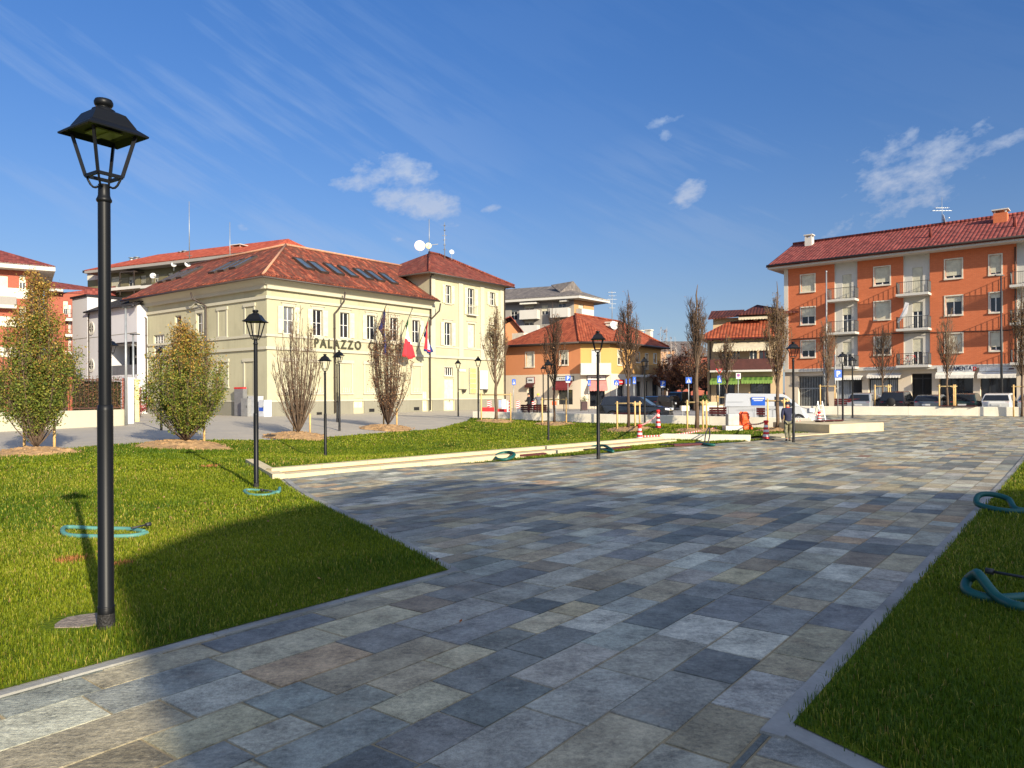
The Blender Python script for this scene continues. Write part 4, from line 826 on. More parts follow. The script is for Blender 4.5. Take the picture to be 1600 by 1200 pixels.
# ======== brick building on the right ========
BB = Fac((26.6, 72.0), (.76,-.65)); bz = .25; be = BB.pix(1228,421)[1]; bw = 31.0
bk = thing('brick_apartment_building', 'four storey orange brick building with white balcony bays and shops below', 'apartment building', (*BB.o, bz))
fz = BB.pix(1228,577)[1]
colA = [(1252,y0,1273,y1) for y0,y1 in ((429.5,455.5),(480.5,506.5),(533,559))]
colB = [(1366,417.5,1390,445),(1366.5,471.5,1390.5,499),(1367.5,527,1391,554)]
colC = [(1476,405.5,1502,435),(1477,462.5,1503,491.5),(1479,521,1504.5,549.5)]
colD = [(1545,398.5,1563.5,428.5),(1546.5,457.5,1565,488),(1548,518,1566,547)]
bw_ = []
for c in (colA, colB, colC, colD):
    hh = [BB.rect(*r) for r in c]; x0 = sum(h[0] for h in hh)/3; x1 = sum(h[1] for h in hh)/3
    for h in hh: bw_.append((x0, x1, h[2], h[3]))
for i in range(3):   # equal heights on a storey
    z0 = sum(bw_[j*3+i][2] for j in range(4))/4; z1 = sum(bw_[j*3+i][3] for j in range(4))/4
    for j in range(4): h = bw_[j*3+i]; bw_[j*3+i] = (h[0], h[1], z0, z1)
bays = [(BB.pix(1304.5,500)[0], BB.pix(1340,500)[0]), (BB.pix(1412,500)[0], BB.pix(1453,500)[0]), (BB.pix(1589,500)[0], BB.pix(1640,500)[0])]
flz = [BB.pix(1320,466.5,1.2)[1], BB.pix(1320,518.5,1.2)[1], BB.pix(1320,573,1.2)[1]]
bdoors = [[(a+(b-a)*.33, a+(b-a)*.72, z+.05, z+2.35) for z in flz] for a, b in bays]
gg = [BB.rect(1247,587,1287.5,632), BB.rect(1306,591,1347,640), BB.rect(1357,589,1403.5,640), BB.rect(1424,583.5,1456,640), BB.rect(1467.5,586,1520.5,640), BB.rect(1531.5,585,1588.5,640)]
gg = [(h[0], h[1], bz+.05, h[3]) for h in gg]
secs = []; cur = 0
for a, b in bays: secs.append((cur, a)); cur = b
for a, b in secs: mb = MB(); wall(mb, BB, a, b, fz, be, [h for h in bw_ if a < h[0] < b], .16); mb.build('brick_wall', m_brick, bk)
for t in (0, bw):
    mb = MB(); a = BB.P(t,0); b = BB.P(t,0,-12); mb.add([(a.x,a.y,bz),(b.x,b.y,bz),(b.x,b.y,be),(a.x,a.y,be)], [(0,1,2,3)]); mb.build('brick_wall', m_brick, bk)
mb = MB(); wall(mb, BB, cur, bw, fz, be, []); mb.build('brick_wall', m_brick, bk)
for (a, b), dd in zip(bays, bdoors):
    mb = MB(); wall(mb, BB, a, b, fz, be, dd, .14, d=-.12)
    for t in (a, b): mb.add([BB.P(t,fz,0),BB.P(t,be,0),BB.P(t,be,-.12),BB.P(t,fz,-.12)], [(0,1,2,3)])
    mb.build('bay_wall', m_bandwhite, bk)
mb = MB(); wall(mb, BB, 0, bw, bz-.2, fz-.3, gg, .6, d=-.02); mb.build('ground_floor_wall', m_stonecl, bk)
m = MB(); fbox(m, BB, -.05, bw, fz-.3, fz, -.2, .28); fbox(m, BB, -.04, .35, fz, be, -.03, .05); m.build('string_course', m_bandwhite, bk)
m = MB(); fbox(m, BB, -1.2, bw, be, be+.28, -12, 1.25); m.build('fascia', m_bandwhite, bk)
m = MB(); rz_ = 17.3; roofface(m, [BB.P(-1.3,be+.29,1.35),BB.P(bw,be+.29,1.35),BB.P(bw,rz_,-6),BB.P(-1.3,rz_,-6)]); roofface(m, [BB.P(-1.3,rz_,-6),BB.P(bw,rz_,-6),BB.P(bw,be+.29,-13),BB.P(-1.3,be+.29,-13)]); rf = m.build('roof', m_roof_red, bk)
m = MB(); m.add([BB.P(-.02,be+.28,0),BB.P(-.02,be+.28,-12),BB.P(-.02,rz_-.15,-6)], [(0,1,2)]); m.build('gable', m_bandwhite, bk)
m = MB(); m.tube([BB.P(-1.2,be+.3,1.45),BB.P(bw,be+.3,1.45)], .1, 6); m.build('gutter', m_pipe, bk); m = MB(); m.tube([BB.P(-1.3,rz_+.06,-6),BB.P(bw,rz_+.06,-6)], .16, 6); m.build('ridge_tiles', m_roof_red, rf)
rolls = [1,.55,.6, .85,1,.65, .85,.3,1, .9,.25,.8]
for h, r in zip(bw_, rolls): casement(BB, h, bk, surround=(.1,.1), mt=m_stonetrim, roll=r, nx=2, nz=1, dep=.12)
dr = [(1,.3,.5),(1,.35,.5),(.6,.5,1)]
for (a, b), dd, rr in zip(bays, bdoors, dr):
    for h, r, z in zip(dd, rr, flz):
        Fb = Fac(BB.P(0,0,-.12).xy, BB.e); casement(Fb, h, bk, roll=r, nz=2, dep=.1, name='balcony_door'); balcony(BB, a-.35, b+.12, z, bk, 1.25, .2, 1.0)
for (px, py, w, h, mt) in ((1427,602-50+0,0,0,None),): pass
chimney(BB, BB.pix(1564,355,-4.5)[0], rz_-1.4, BB.pix(1564,334,-4.5)[1], -4.5, rf, 1.0, m_brick); chimney(BB, BB.pix(1262,380,-4.5)[0], rz_-1.2, rz_+.25, -5, rf, .7, m_bandwhite)
for px, py in ((1454,380),(1586,363)):
    t_, z_ = BB.pix(px, py, -2.0); m = MB(); z0 = be+.29+(rz_-be-.29)*(3.35/7.35); m.tube([BB.P(t_,z0-.1,-2),BB.P(t_,z0+.8,-2)], .14, 8); m.build('vent_pipe', m_roof_red, rf)
dish(BB.P(BB.pix(1475,352,-6)[0], rz_, -6), (.9,-.4,.2), .45, 'white dish on the ridge of the brick building', None, .5); antenna(BB.P(BB.pix(1472,352,-6)[0], rz_, -6), 2.6, 'short aerial beside the ridge dish of the brick building', ((.6,.6),(.5,.9)))
downpipe(BB, BB.pix(1589,450)[0]-.1, fz, be-.3, bk, .12, .06); m = MB(); m.tube([BB.P(.6,BB.pix(1240,530)[1],.06), BB.P(9,BB.pix(1310,527)[1]+.1,.08), BB.P(18,BB.pix(1420,522)[1]-.1,.06), BB.P(20,BB.pix(1440,522)[1],.06)], .035, 4); m.build('facade_cable', m_iron, bk)
# ground floor fittings
def fill(i, mat, name, dep=.5, bars=0, frame=None, mid=None):
    h = gg[i]; g_ = MB(); fbox(g_, BB, *h, -dep-.05, -dep); o = g_.build(name, mat, bk)
    if bars:
        b_ = MB(); n = bars
        for k_ in range(n+1): t = h[0]+(h[1]-h[0])*k_/n; fbox(b_, BB, t-.03, t+.03, h[2], h[3], -dep, -dep+.05)
        for z in [h[2]+.05, h[3]-.05]+([mid] if mid else []): fbox(b_, BB, h[0], h[1], z-.06, z+.06, -dep, -dep+.06)
        b_.build('bars', frame or m_frame, o)
    return o
fill(0, m_dblack, 'gate', .5, 16, m_galv, 2.2); fill(1, m_glass, 'shop_window', .4, 2, m_iron); fill(2, m_glass, 'shop_window', .4, 3, m_iron, 3.0); fill(3, m_dblack, 'entrance', .55, 2, m_iron, 3.0); fill(4, m_glass, 'shop_window', .5, 3, m_iron, 3.1); fill(5, m_glass, 'shop_window', .5, 4, m_iron, 3.1)
m_curt = M('pale_curtain', lin((150,155,158)), .9, .15, 2)
for i, a, b in ((1,.02,.62),(2,.05,.95)):
    h = gg[i]; m = MB(); w = h[1]-h[0]; n = 14
    for k_ in range(n): t = h[0]+w*(a+(b-a)*k_/n); fbox(m, BB, t, t+w*(b-a)/n*.8, h[2]+.2, h[3]-.25, -.38, -.34-.02*(k_ % 2))
    m.build('curtain', m_curt, bk)
def sign_board(x0, y0, x1, y1, text, label, par=None, blue=False):
    h = BB.rect(x0,y0,x1,y1,.3); t = thing('shop_sign', label, 'shop sign', BB.P(h[0], h[2], .3)); m = MB(); fbox(m, BB, *h, .285, .36); m.build('board', m_whitep, t)
    return t, h
t_, h = sign_board(1464.5,573,1520,581, '', 'white fascia sign reading FERRAMENTA above the hardware shop'); text_part(t_, 'FERRAMENTA', .58, BB.P(h[0]+(h[1]-h[0])*.17, h[2]+.10, .37), BB.e, M('navy_ink', (.01,.012,.03), .6), wid=(h[1]-h[0])*.80, ext=.01, bold=.005)
h2 = BB.rect(1520.5,573,1525.5,579,.3); m = MB(); fbox(m, BB, *h2, .285, .37); lg = m.build('logo_panel', m_redp, t_); m = MB(); a, b, c, d = h2; fbox(m, BB, a+(b-a)*.3, b-(b-a)*.3, c+(d-c)*.25, d-(d-c)*.25, .371, .38); m.build('logo_mark', m_whitep, lg)
t_, h = sign_board(1530,573.5,1588,580, '', 'long white fascia sign with faint grey lettering above the last shop'); m = MB(); 
for i in range(6): a = h[0]+(h[1]-h[0])*(.66+i*.045); fbox(m, BB, a, a+(h[1]-h[0])*.03, h[2]+.15, h[3]-.15, .361, .368)
m.build('faint_lettering', M('grey_ink', lin((130,126,130)), .7), t_); m = MB(); fbox(m, BB, h[1]-.5, h[1]-.15, h[2]+.12, h[3]-.12, .361, .37); m.build('dark_mark', M('maroon_ink', lin((70,20,30)), .7), t_)
def awning(F, x0, x1, y0, y1, out, mat, label, name='awning', val=.25, d=0.3, par=None, stripes=None, n=24):
    h0 = F.pix(x0, y0, d); h1 = F.pix(x1, y0, d); zt_ = F.pix((x0+x1)/2, y0, d)[1]; zb_ = F.pix((x0+x1)/2, y1, d+out)[1]
    t = thing(name, label, 'awning', F.P(h0[0], zt_, d)); m = MB(); a, b = h0[0], h1[0]
    m.add([F.P(a,zt_,d),F.P(b,zt_,d),F.P(b,zb_,d+out),F.P(a,zb_,d+out),F.P(a,zt_-.04,d),F.P(b,zt_-.04,d),F.P(b,zb_-.04,d+out),F.P(a,zb_-.04,d+out)], [(0,1,2,3),(7,6,5,4),(0,4,5,1),(0,3,7,4),(1,5,6,2)])
    if stripes:
        k_ = stripes[0]
        for i in range(k_):
            if i % 2: c, e = a+(b-a)*i/k_, a+(b-a)*(i+1)/k_; m.cm = 1; m.add([F.P(c,zt_+.01,d),F.P(e,zt_+.01,d),F.P(e,zb_+.01,d+out+.005),F.P(c,zb_+.01,d+out+.005)], [(0,1,2,3)]); m.cm = 0
    cl_ = m.build('canopy', [mat, stripes[1]] if stripes else mat, t); v = MB(); vs = []; 
    for i in range(n+1): q = a+(b-a)*i/n; vs += [F.P(q, zb_, d+out+.01), F.P(q, zb_-val*(1 if i % 2 else .78), d+out+.01+.02*(i % 2))]
    v.add(vs, [(2*i,2*i+2,2*i+3,2*i+1) for i in range(n)]); v.build('valance', mat, t); ar = MB()
    for q in (a+.05, b-.05): ar.bar(F.P(q,zt_-.5,d-.1), F.P(q,zb_-.06,d+out), .04)
    ar.build('arm', m_galv, t); return t
m_awn = M('white_canvas', lin((216,210,196)), .8)
awning(BB, 1463, 1523, 581, 586.0, .5, m_awn, 'white ribbed awning folded over the hardware shop window', d=.3, val=.3, n=60); awning(BB, 1528.5, 1589, 580.5, 585.5, .5, m_awn, 'white ribbed awning folded over the rightmost shop window', d=.3, val=.3, n=60)
awning(BB, 1314, 1349, 586.5, 590, .7, m_awn, 'cream scalloped awning over the curtained window by the gate', d=.1, val=.22); awning(BB, 1357, 1410, 583, 587, .7, m_awn, 'cream scalloped awning left of the dark entrance', d=.1, val=.22)
m_laundry = M('white_laundry', lin((214,210,206)), .9)
m = MB(); tt = bays[1][0]; m.add([BB.P(tt+.35,flz[1]+2.3,1.0),BB.P(tt+.65,flz[1]+2.2,1.0),BB.P(tt+.5,flz[1]+1.3,1.05),BB.P(tt-.2,flz[1]+.5,1.1),BB.P(tt-.3,flz[1]+.6,1.05),BB.P(tt+.15,flz[1]+1.5,1.0)], [(0,1,2,3,4,5)]); m.build('hanging_cloth', m_laundry); tag(bpy.data.objects['hanging_cloth'], 'white cloth hanging over the middle balcony of the brick building', 'laundry')
so_ = bpy.data.objects['hanging_cloth'].modifiers.new('t', 'SOLIDIFY'); so_.thickness = .02
def bicycle(F, t, z, d, label):
    b = thing('bicycle', label, 'bicycle', F.P(t,z,d)); rr = .32
    for k_ in (-.5,.5):
        m = MB(); pts = [F.P(t+k_+rr*math.cos(q*math.pi/8), z+rr+rr*math.sin(q*math.pi/8), d) for q in range(17)]; m.tube(pts, .02, 4, False)
        for q in range(8): m.bar(F.P(t+k_,z+rr,d), F.P(t+k_+rr*math.cos(q*math.pi/4), z+rr+rr*math.sin(q*math.pi/4), d), .008)
        m.build('wheel', m_rubber, b)
    m = MB(); P_ = {'r':(-.5,rr),'b':(-.05,rr),'s':(-.2,.8),'h':(.35,.85),'f':(.5,rr)}
    for a, c in (('r','b'),('b','s'),('s','h'),('h','f'),('b','h'),('r','s')): m.tube([F.P(t+P_[a][0],z+P_[a][1],d),F.P(t+P_[c][0],z+P_[c][1],d)], .018, 5)
    m.build('frame', m_redp, b); m = MB(); m.box(F.P(t-.2,z+.85,d), (.25,.12,.06), (F.e.x,F.e.y,0)); m.build('saddle', m_rubber, b); m = MB(); m.bar(F.P(t+.33,z+.95,d-.25), F.P(t+.33,z+.95,d+.25), .025); m.build('handlebar', m_iron, b)
bicycle(BB, bays[1][0]+.65, flz[2], .75, 'bicycle parked on the lowest middle balcony of the brick building')
# ======== orange corner building ========
FP1 = Fac((-.77, 91.2), (8.67,-6.2)); C1 = Vector((7.9, 85.0)); C2v = Vector((11.3, 85.0)); Rv = Vector((19.4, 96.3)); L1 = (C1-Vector((-.77,91.2))).length
FP2 = Fac(C1, C2v-C1); FP3 = Fac(C2v, Rv-C2v); L2 = (C2v-C1).length; L3 = (Rv-C2v).length
cb = thing('corner_house', 'two storey orange and yellow corner building with a bright tiled roof', 'building', (7.9, 85, .1)); ce = FP2.pix(925,533)[1]-.1; gz_ = FP1.pix(860,585)[1]
w1 = [FP1.rect(822,551,834,573), FP1.rect(875,549,887,570)]; dd1 = [FP1.rect(824.5,601,834.5,637), FP1.rect(872,609,895,632)]
w2 = [FP2.rect(925,547,937,583)]; dd2 = [FP2.rect(921.5,610,945,635)]
w3 = [FP3.rect(965,548,971,570), FP3.rect(994,551,999,566), FP3.rect(1008,553,1012,576), FP3.rect(1021,553,1025,567)]; dd3 = [FP3.rect(965,602,975,636), FP3.rect(994,596,1002,630), FP3.rect(1009,595,1013,628), FP3.rect(1019,595,1028,625)]
fix = lambda L_: [(h[0],h[1],max(h[2],.2),h[3]) for h in L_]; dd1, dd2, dd3 = fix(dd1), fix(dd2), fix(dd3)
mb = MB(); wall(mb, FP1, -.5, L1, gz_, ce, w1, .2); mb.build('wall', m_orange, cb)
mb = MB(); wall(mb, FP2, 0, L2, gz_, ce, w2, .2); wall(mb, FP3, 0, L3, gz_, ce, w3, .2); mb.build('wall', m_yellow, cb)
mb = MB(); wall(mb, FP1, -.5, L1, 0, gz_, dd1, .3, d=.03); wall(mb, FP2, 0, L2, 0, gz_, dd2, .3, d=.03); wall(mb, FP3, 0, L3, 0, gz_, dd3, .3, d=.03); mb.build('stone_cladding', m_stonecl, cb)
bkp = [Rv+Vector((-10,8)), Vector((-.77,91.2))+Vector((-2,12))]
mb = MB(); pl = [Rv, bkp[0], bkp[1], Vector((-1.2,91.5))]
for a, b in zip(pl[:-1], pl[1:]): mb.add([(a.x,a.y,0),(b.x,b.y,0),(b.x,b.y,ce),(a.x,a.y,ce)], [(0,1,2,3)])
mb.build('wall', m_yellow, cb)
P1 = Vector((7.85, 91.5, 11.6)); P2 = Vector((14.2, 97.0, 11.15)); oo = .9
e0 = FP1.P(-.6, ce, oo); e1 = Vector((7.7, 84.0, ce)); e2 = Vector((11.8, 84.0, ce)); e3 = FP3.P(L3+.7, ce, oo); e4 = Vector((12.5, 107, ce)); e5 = Vector((-4, 105, ce))
m = MB(); roofface(m, [e0,e1,P1]); roofface(m, [e1,e2,P1]); roofface(m, [e2,e3,P2]); roofface(m, [e2,P2,P1]); roofface(m, [e3,e4,P2]); roofface(m, [e4,e5,P1,P2]); roofface(m, [e5,e0,P1]); rf = m.build('roof', m_roof_orange, cb)
m = MB()
for a, b in ((e1,P1),(P1,P2),(P2,e3),(e2,P2)): m.tube([a+up_, b+up_], .12, 5)
m.build('ridge_tiles', m_roof_orange, rf); m = MB()
for a, b in ((e0,e1),(e1,e2),(e2,e3)): m.tube([a-up_, b-up_], .13, 6)
m.build('gutter', m_pipe, cb); m = MB(); m.prism([(q.x,q.y) for q in (e0+Vector((.2,.5,0)),e1+Vector((.1,.35,0)),e2+Vector((-.1,.35,0)),e3+Vector((-.3,.2,0)),e4,e5)], ce-.22, ce-.16); m.build('soffit', m_pipe, cb)
for i, h in enumerate(w1): casement(FP1, h, cb, roll=(1,.62)[i], surround=(.12,.12), mt=m_stonetrim, mr=M('pale_shutter', lin((214,210,190)), .6))
casement(FP2, w2[0], cb, roll=.97, surround=(.1,.1), mr=m_whitep); balcony(FP2, w2[0][0]-1.4, w2[0][1]+1.2, w2[0][2]+.02, cb, 1.0, .25, 1.1, solid=m_bandwhite)
for h in w3: casement(FP3, h, cb, roll=.5, surround=(.1,.1), mt=m_stonetrim, nx=1)
balcony(FP3, FP3.pix(983,587)[0], FP3.pix(1001,587)[0], FP3.pix(990,585.5,.8)[1], cb, .9, .25, 1.1); balcony(FP3, FP3.pix(1003,586)[0], FP3.pix(1027,586)[0], FP3.pix(1015,585,.8)[1], cb, .9, .25, 1.1)
for F_, L_ in ((FP1, dd1),(FP2, dd2),(FP3, dd3)):
    for h in L_: casement(F_, h, cb, nx=2 if h[1]-h[0] > 1 else 1, nz=1, mf=m_iron, dep=.2, name='shop_window')
m_mar = M('maroon_canvas', lin((108,36,38)), .8); m_pink = M('faded_red_canvas', lin((196,120,112)), .8)
def shop_awn(F_, x0, x1, y0, y1, mat, label, out=.9): return awning(F_, x0, x1, y0, y1, out, mat, label, d=.04, val=.3, n=12)
shop_awn(FP1, 869.5, 895, 595, 606, m_mar, 'maroon awning over the shop window left of the corner'); shop_awn(FP2, 920, 948, 594, 607, m_pink, 'faded red awning over the corner shop entrance')
shop_awn(FP1, 823, 836, 599, 602, M('brown_canvas', lin((70,30,28)), .8), 'small brown canopy over the narrow shop door', .5)
for (x0,y0,x1,y1,F_,lb) in ((824,590,834.5,598.5,FP1,'white lightbox sign with a brown frame over the narrow door'),(868.5,589,895.5,594.5,FP1,'long shop sign in an iron frame above the maroon awning'),(918,587.5,946,593.5,FP2,'white fascia sign above the faded red awning'),(963,594,975,600,FP3,'dark red shop sign on the yellow side of the corner house')):
    h = F_.rect(x0,y0,x1,y1,.1); t_ = thing('shop_sign', lb, 'shop sign', F_.P(h[0],h[2],.1)); m = MB(); fbox(m, F_, h[0]-.08, h[1]+.08, h[2]-.08, h[3]+.08, .04, .12); m.build('frame', m_mar if y0 in (590, 594) else m_iron, t_); m = MB(); fbox(m, F_, *h, .121, .15); bd = m.build('board', m_redp if y0 == 594 else m_whitep, t_)
    m = MB(); n = 5
    for i in range(n): a = h[0]+(h[1]-h[0])*(.2+.6*i/n); fbox(m, F_, a, a+(h[1]-h[0])*.6/n*.7, h[2]+(h[3]-h[2])*.35, h[2]+(h[3]-h[2])*.65, .151, .158)
    m.build('faint_lettering', m_whitep if y0 == 594 else m_iron, bd)
for px, py, w in ((955,515,1.0),(1000,527,.7),(1014,526,.8)):
    t_, z_ = FP3.pix(px, py, -3); m = MB(); fbox(m, FP3, t_-w/2, t_+w/2, z_-1.5, z_+.7, -3-w/2, -3+w/2); fbox(m, FP3, t_-w*.6, t_+w*.6, z_+.8, z_+.95, -3-w*.6, -3+w*.6); fbox(m, FP3, t_-.1, t_+.1, z_+.7, z_+.8, -3.1, -2.9); m.build('chimney', m_stonetrim, rf)
m = MB(); q = FP1.pix(812,533,-3); fbox(m, FP1, q[0]-.9, q[0]+.9, q[1]-1.6, q[1]+1.0, -4.2, -2.6); m.build('dormer', m_stonetrim, rf)
antenna(atd(957,92,10.3), 4.3, 'tall lattice aerial on the orange corner house roof', ((.62,.5),(.75,.6),(.5,.4),(.85,.45),(.95,.5)), (1,.2,0), .05); dish(atd(960,90,9.4), (.4,-1,.3), .55, 'white dish on the orange corner house roof', None, .7)
# red tiled house peeking between
FH = Fac((-3.2, 108), (1,-.15)); lh = thing('gabled_house', 'salmon gable end of a tiled house between hall and corner house', 'house', (-3, 108, .1))
zg = zat(808,505,108); m = MB(); x0, x1 = (793-800)/FPX*108-1, (815-800)/FPX*108; zs = zat(812,532,108); m.add([(x0-4,108,0),(x1+.6,108,0),(x1+.6,108,zs),((x0+x1)/2+.6,108,zg+.5),(x0-1,108,zs+1.6),(x0-4,108,zs)], [(0,1,2,3,4,5)]); m.build('wall', m_orange, lh)
m = MB(); roofface(m, [(x0-5,107.2,zs+1.2),((x0+x1)/2+.0,107.2,zg+1.0),((x0+x1)/2+.0,118,zg+1.0),(x0-5,118,zs+1.2)]); roofface(m, [((x0+x1)/2+.0,107.2,zg+1.0),(x1+1.4,107.2,zs-.1),(x1+1.4,118,zs-.1),((x0+x1)/2+.0,118,zg+1.0)]); m.build('roof', m_roof_red, lh)
# ======== grey roofed block behind ========
FG = Fac((-22, 142), (33.2,-15)); ge = FG.pix(897,468)[1]; g1 = FG.pix(897,500)[0]; gb = thing('apartment_block', 'apartment block with grey hip roof and white balconies behind the orange house', 'apartment block', (-22, 142, .1))
mb = MB(); gh = [FG.rect(*r) for r in ((798,484,808,500),(819,477,834,489),(819,500,834,512),(872,470,884,486),(846,477,856,492))]; wall(mb, FG, 0, g1, 0, ge, gh, .3); mb.build('wall', m_greybld, gb)
FG2 = Fac(FG.P(g1,0).xy, (.66,.75)); g2 = FG2.pix(928,500)[0]; h2 = [FG2.rect(904,476,912,496)]; mb = MB(); wall(mb, FG2, 0, g2, 0, ge, h2, .3); mb.build('wall', m_farorange, gb)
for i, h in enumerate(gh): casement(FG, h, gb, roll=(.2,.4,.4,.3,.6)[i])
casement(FG2, h2[0], gb, roll=.3)
for x0, x1, y in ((812,840,496),(860,888,493),(812,840,520)): balcony(FG, FG.pix(x0,y,1.2)[0], FG.pix(x1,y,1.2)[0], FG.pix((x0+x1)/2,y,1.2)[1], gb, 1.4, .3, 1.3, solid=m_bandwhite)
balcony(FG2, FG2.pix(907,494,1)[0], FG2.pix(926,494,1)[0], FG2.pix(915,494,1)[1], gb, 1.3, .3, 1.2, solid=m_bandwhite)
m = MB(); G0, G1, G2_ = FG.P(-5,ge,1.6), FG.P(g1+1.6,ge,1.8), FG2.P(g2+2.5,ge-.1,1.8); 
m.prism([(G0.x,G0.y),(G1.x,G1.y),(G2_.x,G2_.y),(G2_.x-8,G2_.y+12),(G0.x,G0.y+16)], ge, ge+.5); m.build('fascia', m_bandwhite, gb)
rzg = zat(860,447,136); A_ = Vector((*FG.P(0,0,-6).xy, rzg)); B_ = Vector(((880-800)/FPX*136, 136, zat(880,446,136))); u5 = Vector((0,0,.52))
m = MB(); roofface(m, [G0+u5,G1+u5,B_,A_]); roofface(m, [G1+u5,G2_+u5,B_]); roofface(m, [G2_+u5,Vector((G2_.x-8,G2_.y+12,ge+.5)),A_,B_]); rf = m.build('roof', m_roof_grey, gb)
m = MB(); c = atd(890,130,zat(890,458,130)); m.prism([(c.x-2.5,c.y+4),(c.x-1.2,c.y),(c.x+2.4,c.y+1.4),(c.x+1.4,c.y+5)], c.z-2.0, c.z+.2); m.build('dormer', m_stonetrim, rf); m = MB(); roofface(m, [(c.x-3,c.y+3,c.z+1.9),(c.x-1.6,c.y-.6,c.z+.1),(c.x+.8,c.y+.6,c.z+2.2)]); roofface(m, [(c.x+.8,c.y+.6,c.z+2.2),(c.x-1.6,c.y-.6,c.z+.1),(c.x+3.2,c.y+1.2,c.z-.6)], .1); m.build('dormer_roof', m_roof_grey, rf)
for x0, x1, y in ((812,838,474),(874,885,470)): m = MB(); h = FG.rect(x0,y-2,x1,y+1,1.4); fbox(m, FG, *h, 0, 1.4); m.build('balcony_awning', m_awn, gb)
# ======== house with green awnings ========
FV = Fac((19.3, 73.0), (.93,-.37)); ve = FV.pix(1150,527)[1]; vh = thing('awning_house', 'beige house with stepped red roofs, brown balcony and green shop awnings', 'house', (*FV.o, .12)); vw = FV.pix(1223,560)[0]
vwin = [FV.rect(1126,548,1139,563), FV.rect(1143,548,1156,563), FV.rect(1171,546,1183,562), FV.rect(1186,546,1201,562)]; vsh = [FV.rect(1119,600,1148,632), FV.rect(1172,599,1204,632)]; vsh = fix(vsh)
mb = MB(); wall(mb, FV, 0, vw, 0, ve, vwin+vsh, .25); a = FV.P(0,0); b = FV.P(0,0,-12); mb.add([(a.x,a.y,0),(b.x,b.y,0),(b.x,b.y,ve),(a.x,a.y,ve)], [(0,1,2,3)]); mb.build('wall', m_beige, vh)
for i, h in enumerate(vwin): casement(FV, h, vh, roll=(0,.0,.0,.0)[i], shut=None, mf=m_redslat if i in (0,3) else m_frame, nz=1)
for h in vsh: casement(FV, h, vh, mf=m_iron, nz=1, nx=3, name='shop_window')
bz_ = FV.pix(1160,578,1.1)[1]; balcony(FV, FV.pix(1109,575,1.1)[0], vw-.05, bz_, vh, 1.1, .18, 1.05, solid=M('brown_balcony_boards', lin((78,42,36)), .7, .25, 3))
rdz = zat(1150,504,92); m = MB(); n_in = -FV.n; roofface(m, [FV.P(-.8,ve+.05,1.0),FV.P(vw,ve+.05,1.0),FV.P(vw,ve+1.75,-2.2),FV.P(1.8,ve+1.75,-2.2)]); roofface(m, [FV.P(-.8,ve+.05,1.0),FV.P(1.8,ve+1.75,-2.2),FV.P(1.8,ve+1.75,-7),FV.P(-.8,ve+.05,-11)]); rf = m.build('roof', m_roof_orange, vh)
m = MB(); fbox(m, FV, -.75, vw, ve-.2, ve, 0, .95)
for i in range(7): fbox(m, FV, .4+i*1.0, .55+i*1.0, ve-.32, ve-.2, 0, .9)
m.build('rafters', m_redslat, vh)
q0 = FV.rect(1154,497,1212,512,-2.2); m = MB(); aw = [FV.rect(1162,497,1177,508,-2.2), FV.rect(1184,495,1198,508,-2.2)]; wall(m, FV, q0[0], vw+.5, q0[2]-1.2, q0[3]+.4, aw, .3, d=-2.2); m.build('attic_wall', m_beige, vh)
for h in aw: fb = MB(); fbox(fb, FV, *h, -2.5, -2.42); fb.build('attic_window', m_glass, vh)
m = MB(); z0 = q0[3]+.4; roofface(m, [FV.P(q0[0]-2.9,z0-.3,-1.5),FV.P(q0[0]+.4,z0-.1,-1.5),FV.P(q0[0]+.4,z0+.75,-4.5),FV.P(q0[0]-2.9,z0+.75,-4.5)]); pk = (FV.pix(1183,476,-5)[0], FV.pix(1183,476,-5)[1]); roofface(m, [FV.P(q0[0]+.1,z0+.0,-1.2),FV.P(vw+1.4,z0+.0,-1.2),FV.P(pk[0],pk[1],-5)]); roofface(m, [FV.P(q0[0]+.1,z0+.0,-1.2),FV.P(pk[0],pk[1],-5),FV.P(q0[0]+.1,z0,-9)]); m.build('attic_roof', m_roof_dark, vh)
m = MB(); fbox(m, FV, q0[0]-2.5, q0[0]-.02, ve+.3, z0-.25, -7, -2.4); m.build('attic_wall', m_beige, vh)
m_lime = M('lime_canvas', lin((108,136,58)), .7); m_lime2 = M('green_canvas', lin((74,108,42)), .7); m_cream2 = M('cream_canvas', lin((190,178,150)), .8)
awning(FV, 1116, 1203, 533, 544, 1.5, m_cream2, 'long cream awning over the brown balcony', d=.05, val=.3, n=40); awning(FV, 1155, 1200, 492, 496, 1.0, m_cream2, 'small cream awning under the attic roof', d=-2.15, val=.2, n=20)
awning(FV, 1112, 1158, 590, 595.5, 1.6, m_lime, 'bright green striped awning left of the sign post', d=.05, val=.35, stripes=(12, m_lime2)); awning(FV, 1160, 1208, 588.5, 594, 1.6, m_lime, 'bright green striped awning nearer the brick building', d=.05, val=.35, stripes=(12, m_lime2))
downpipe(FV, .3, .2, ve-.4, vh, .15, .07)
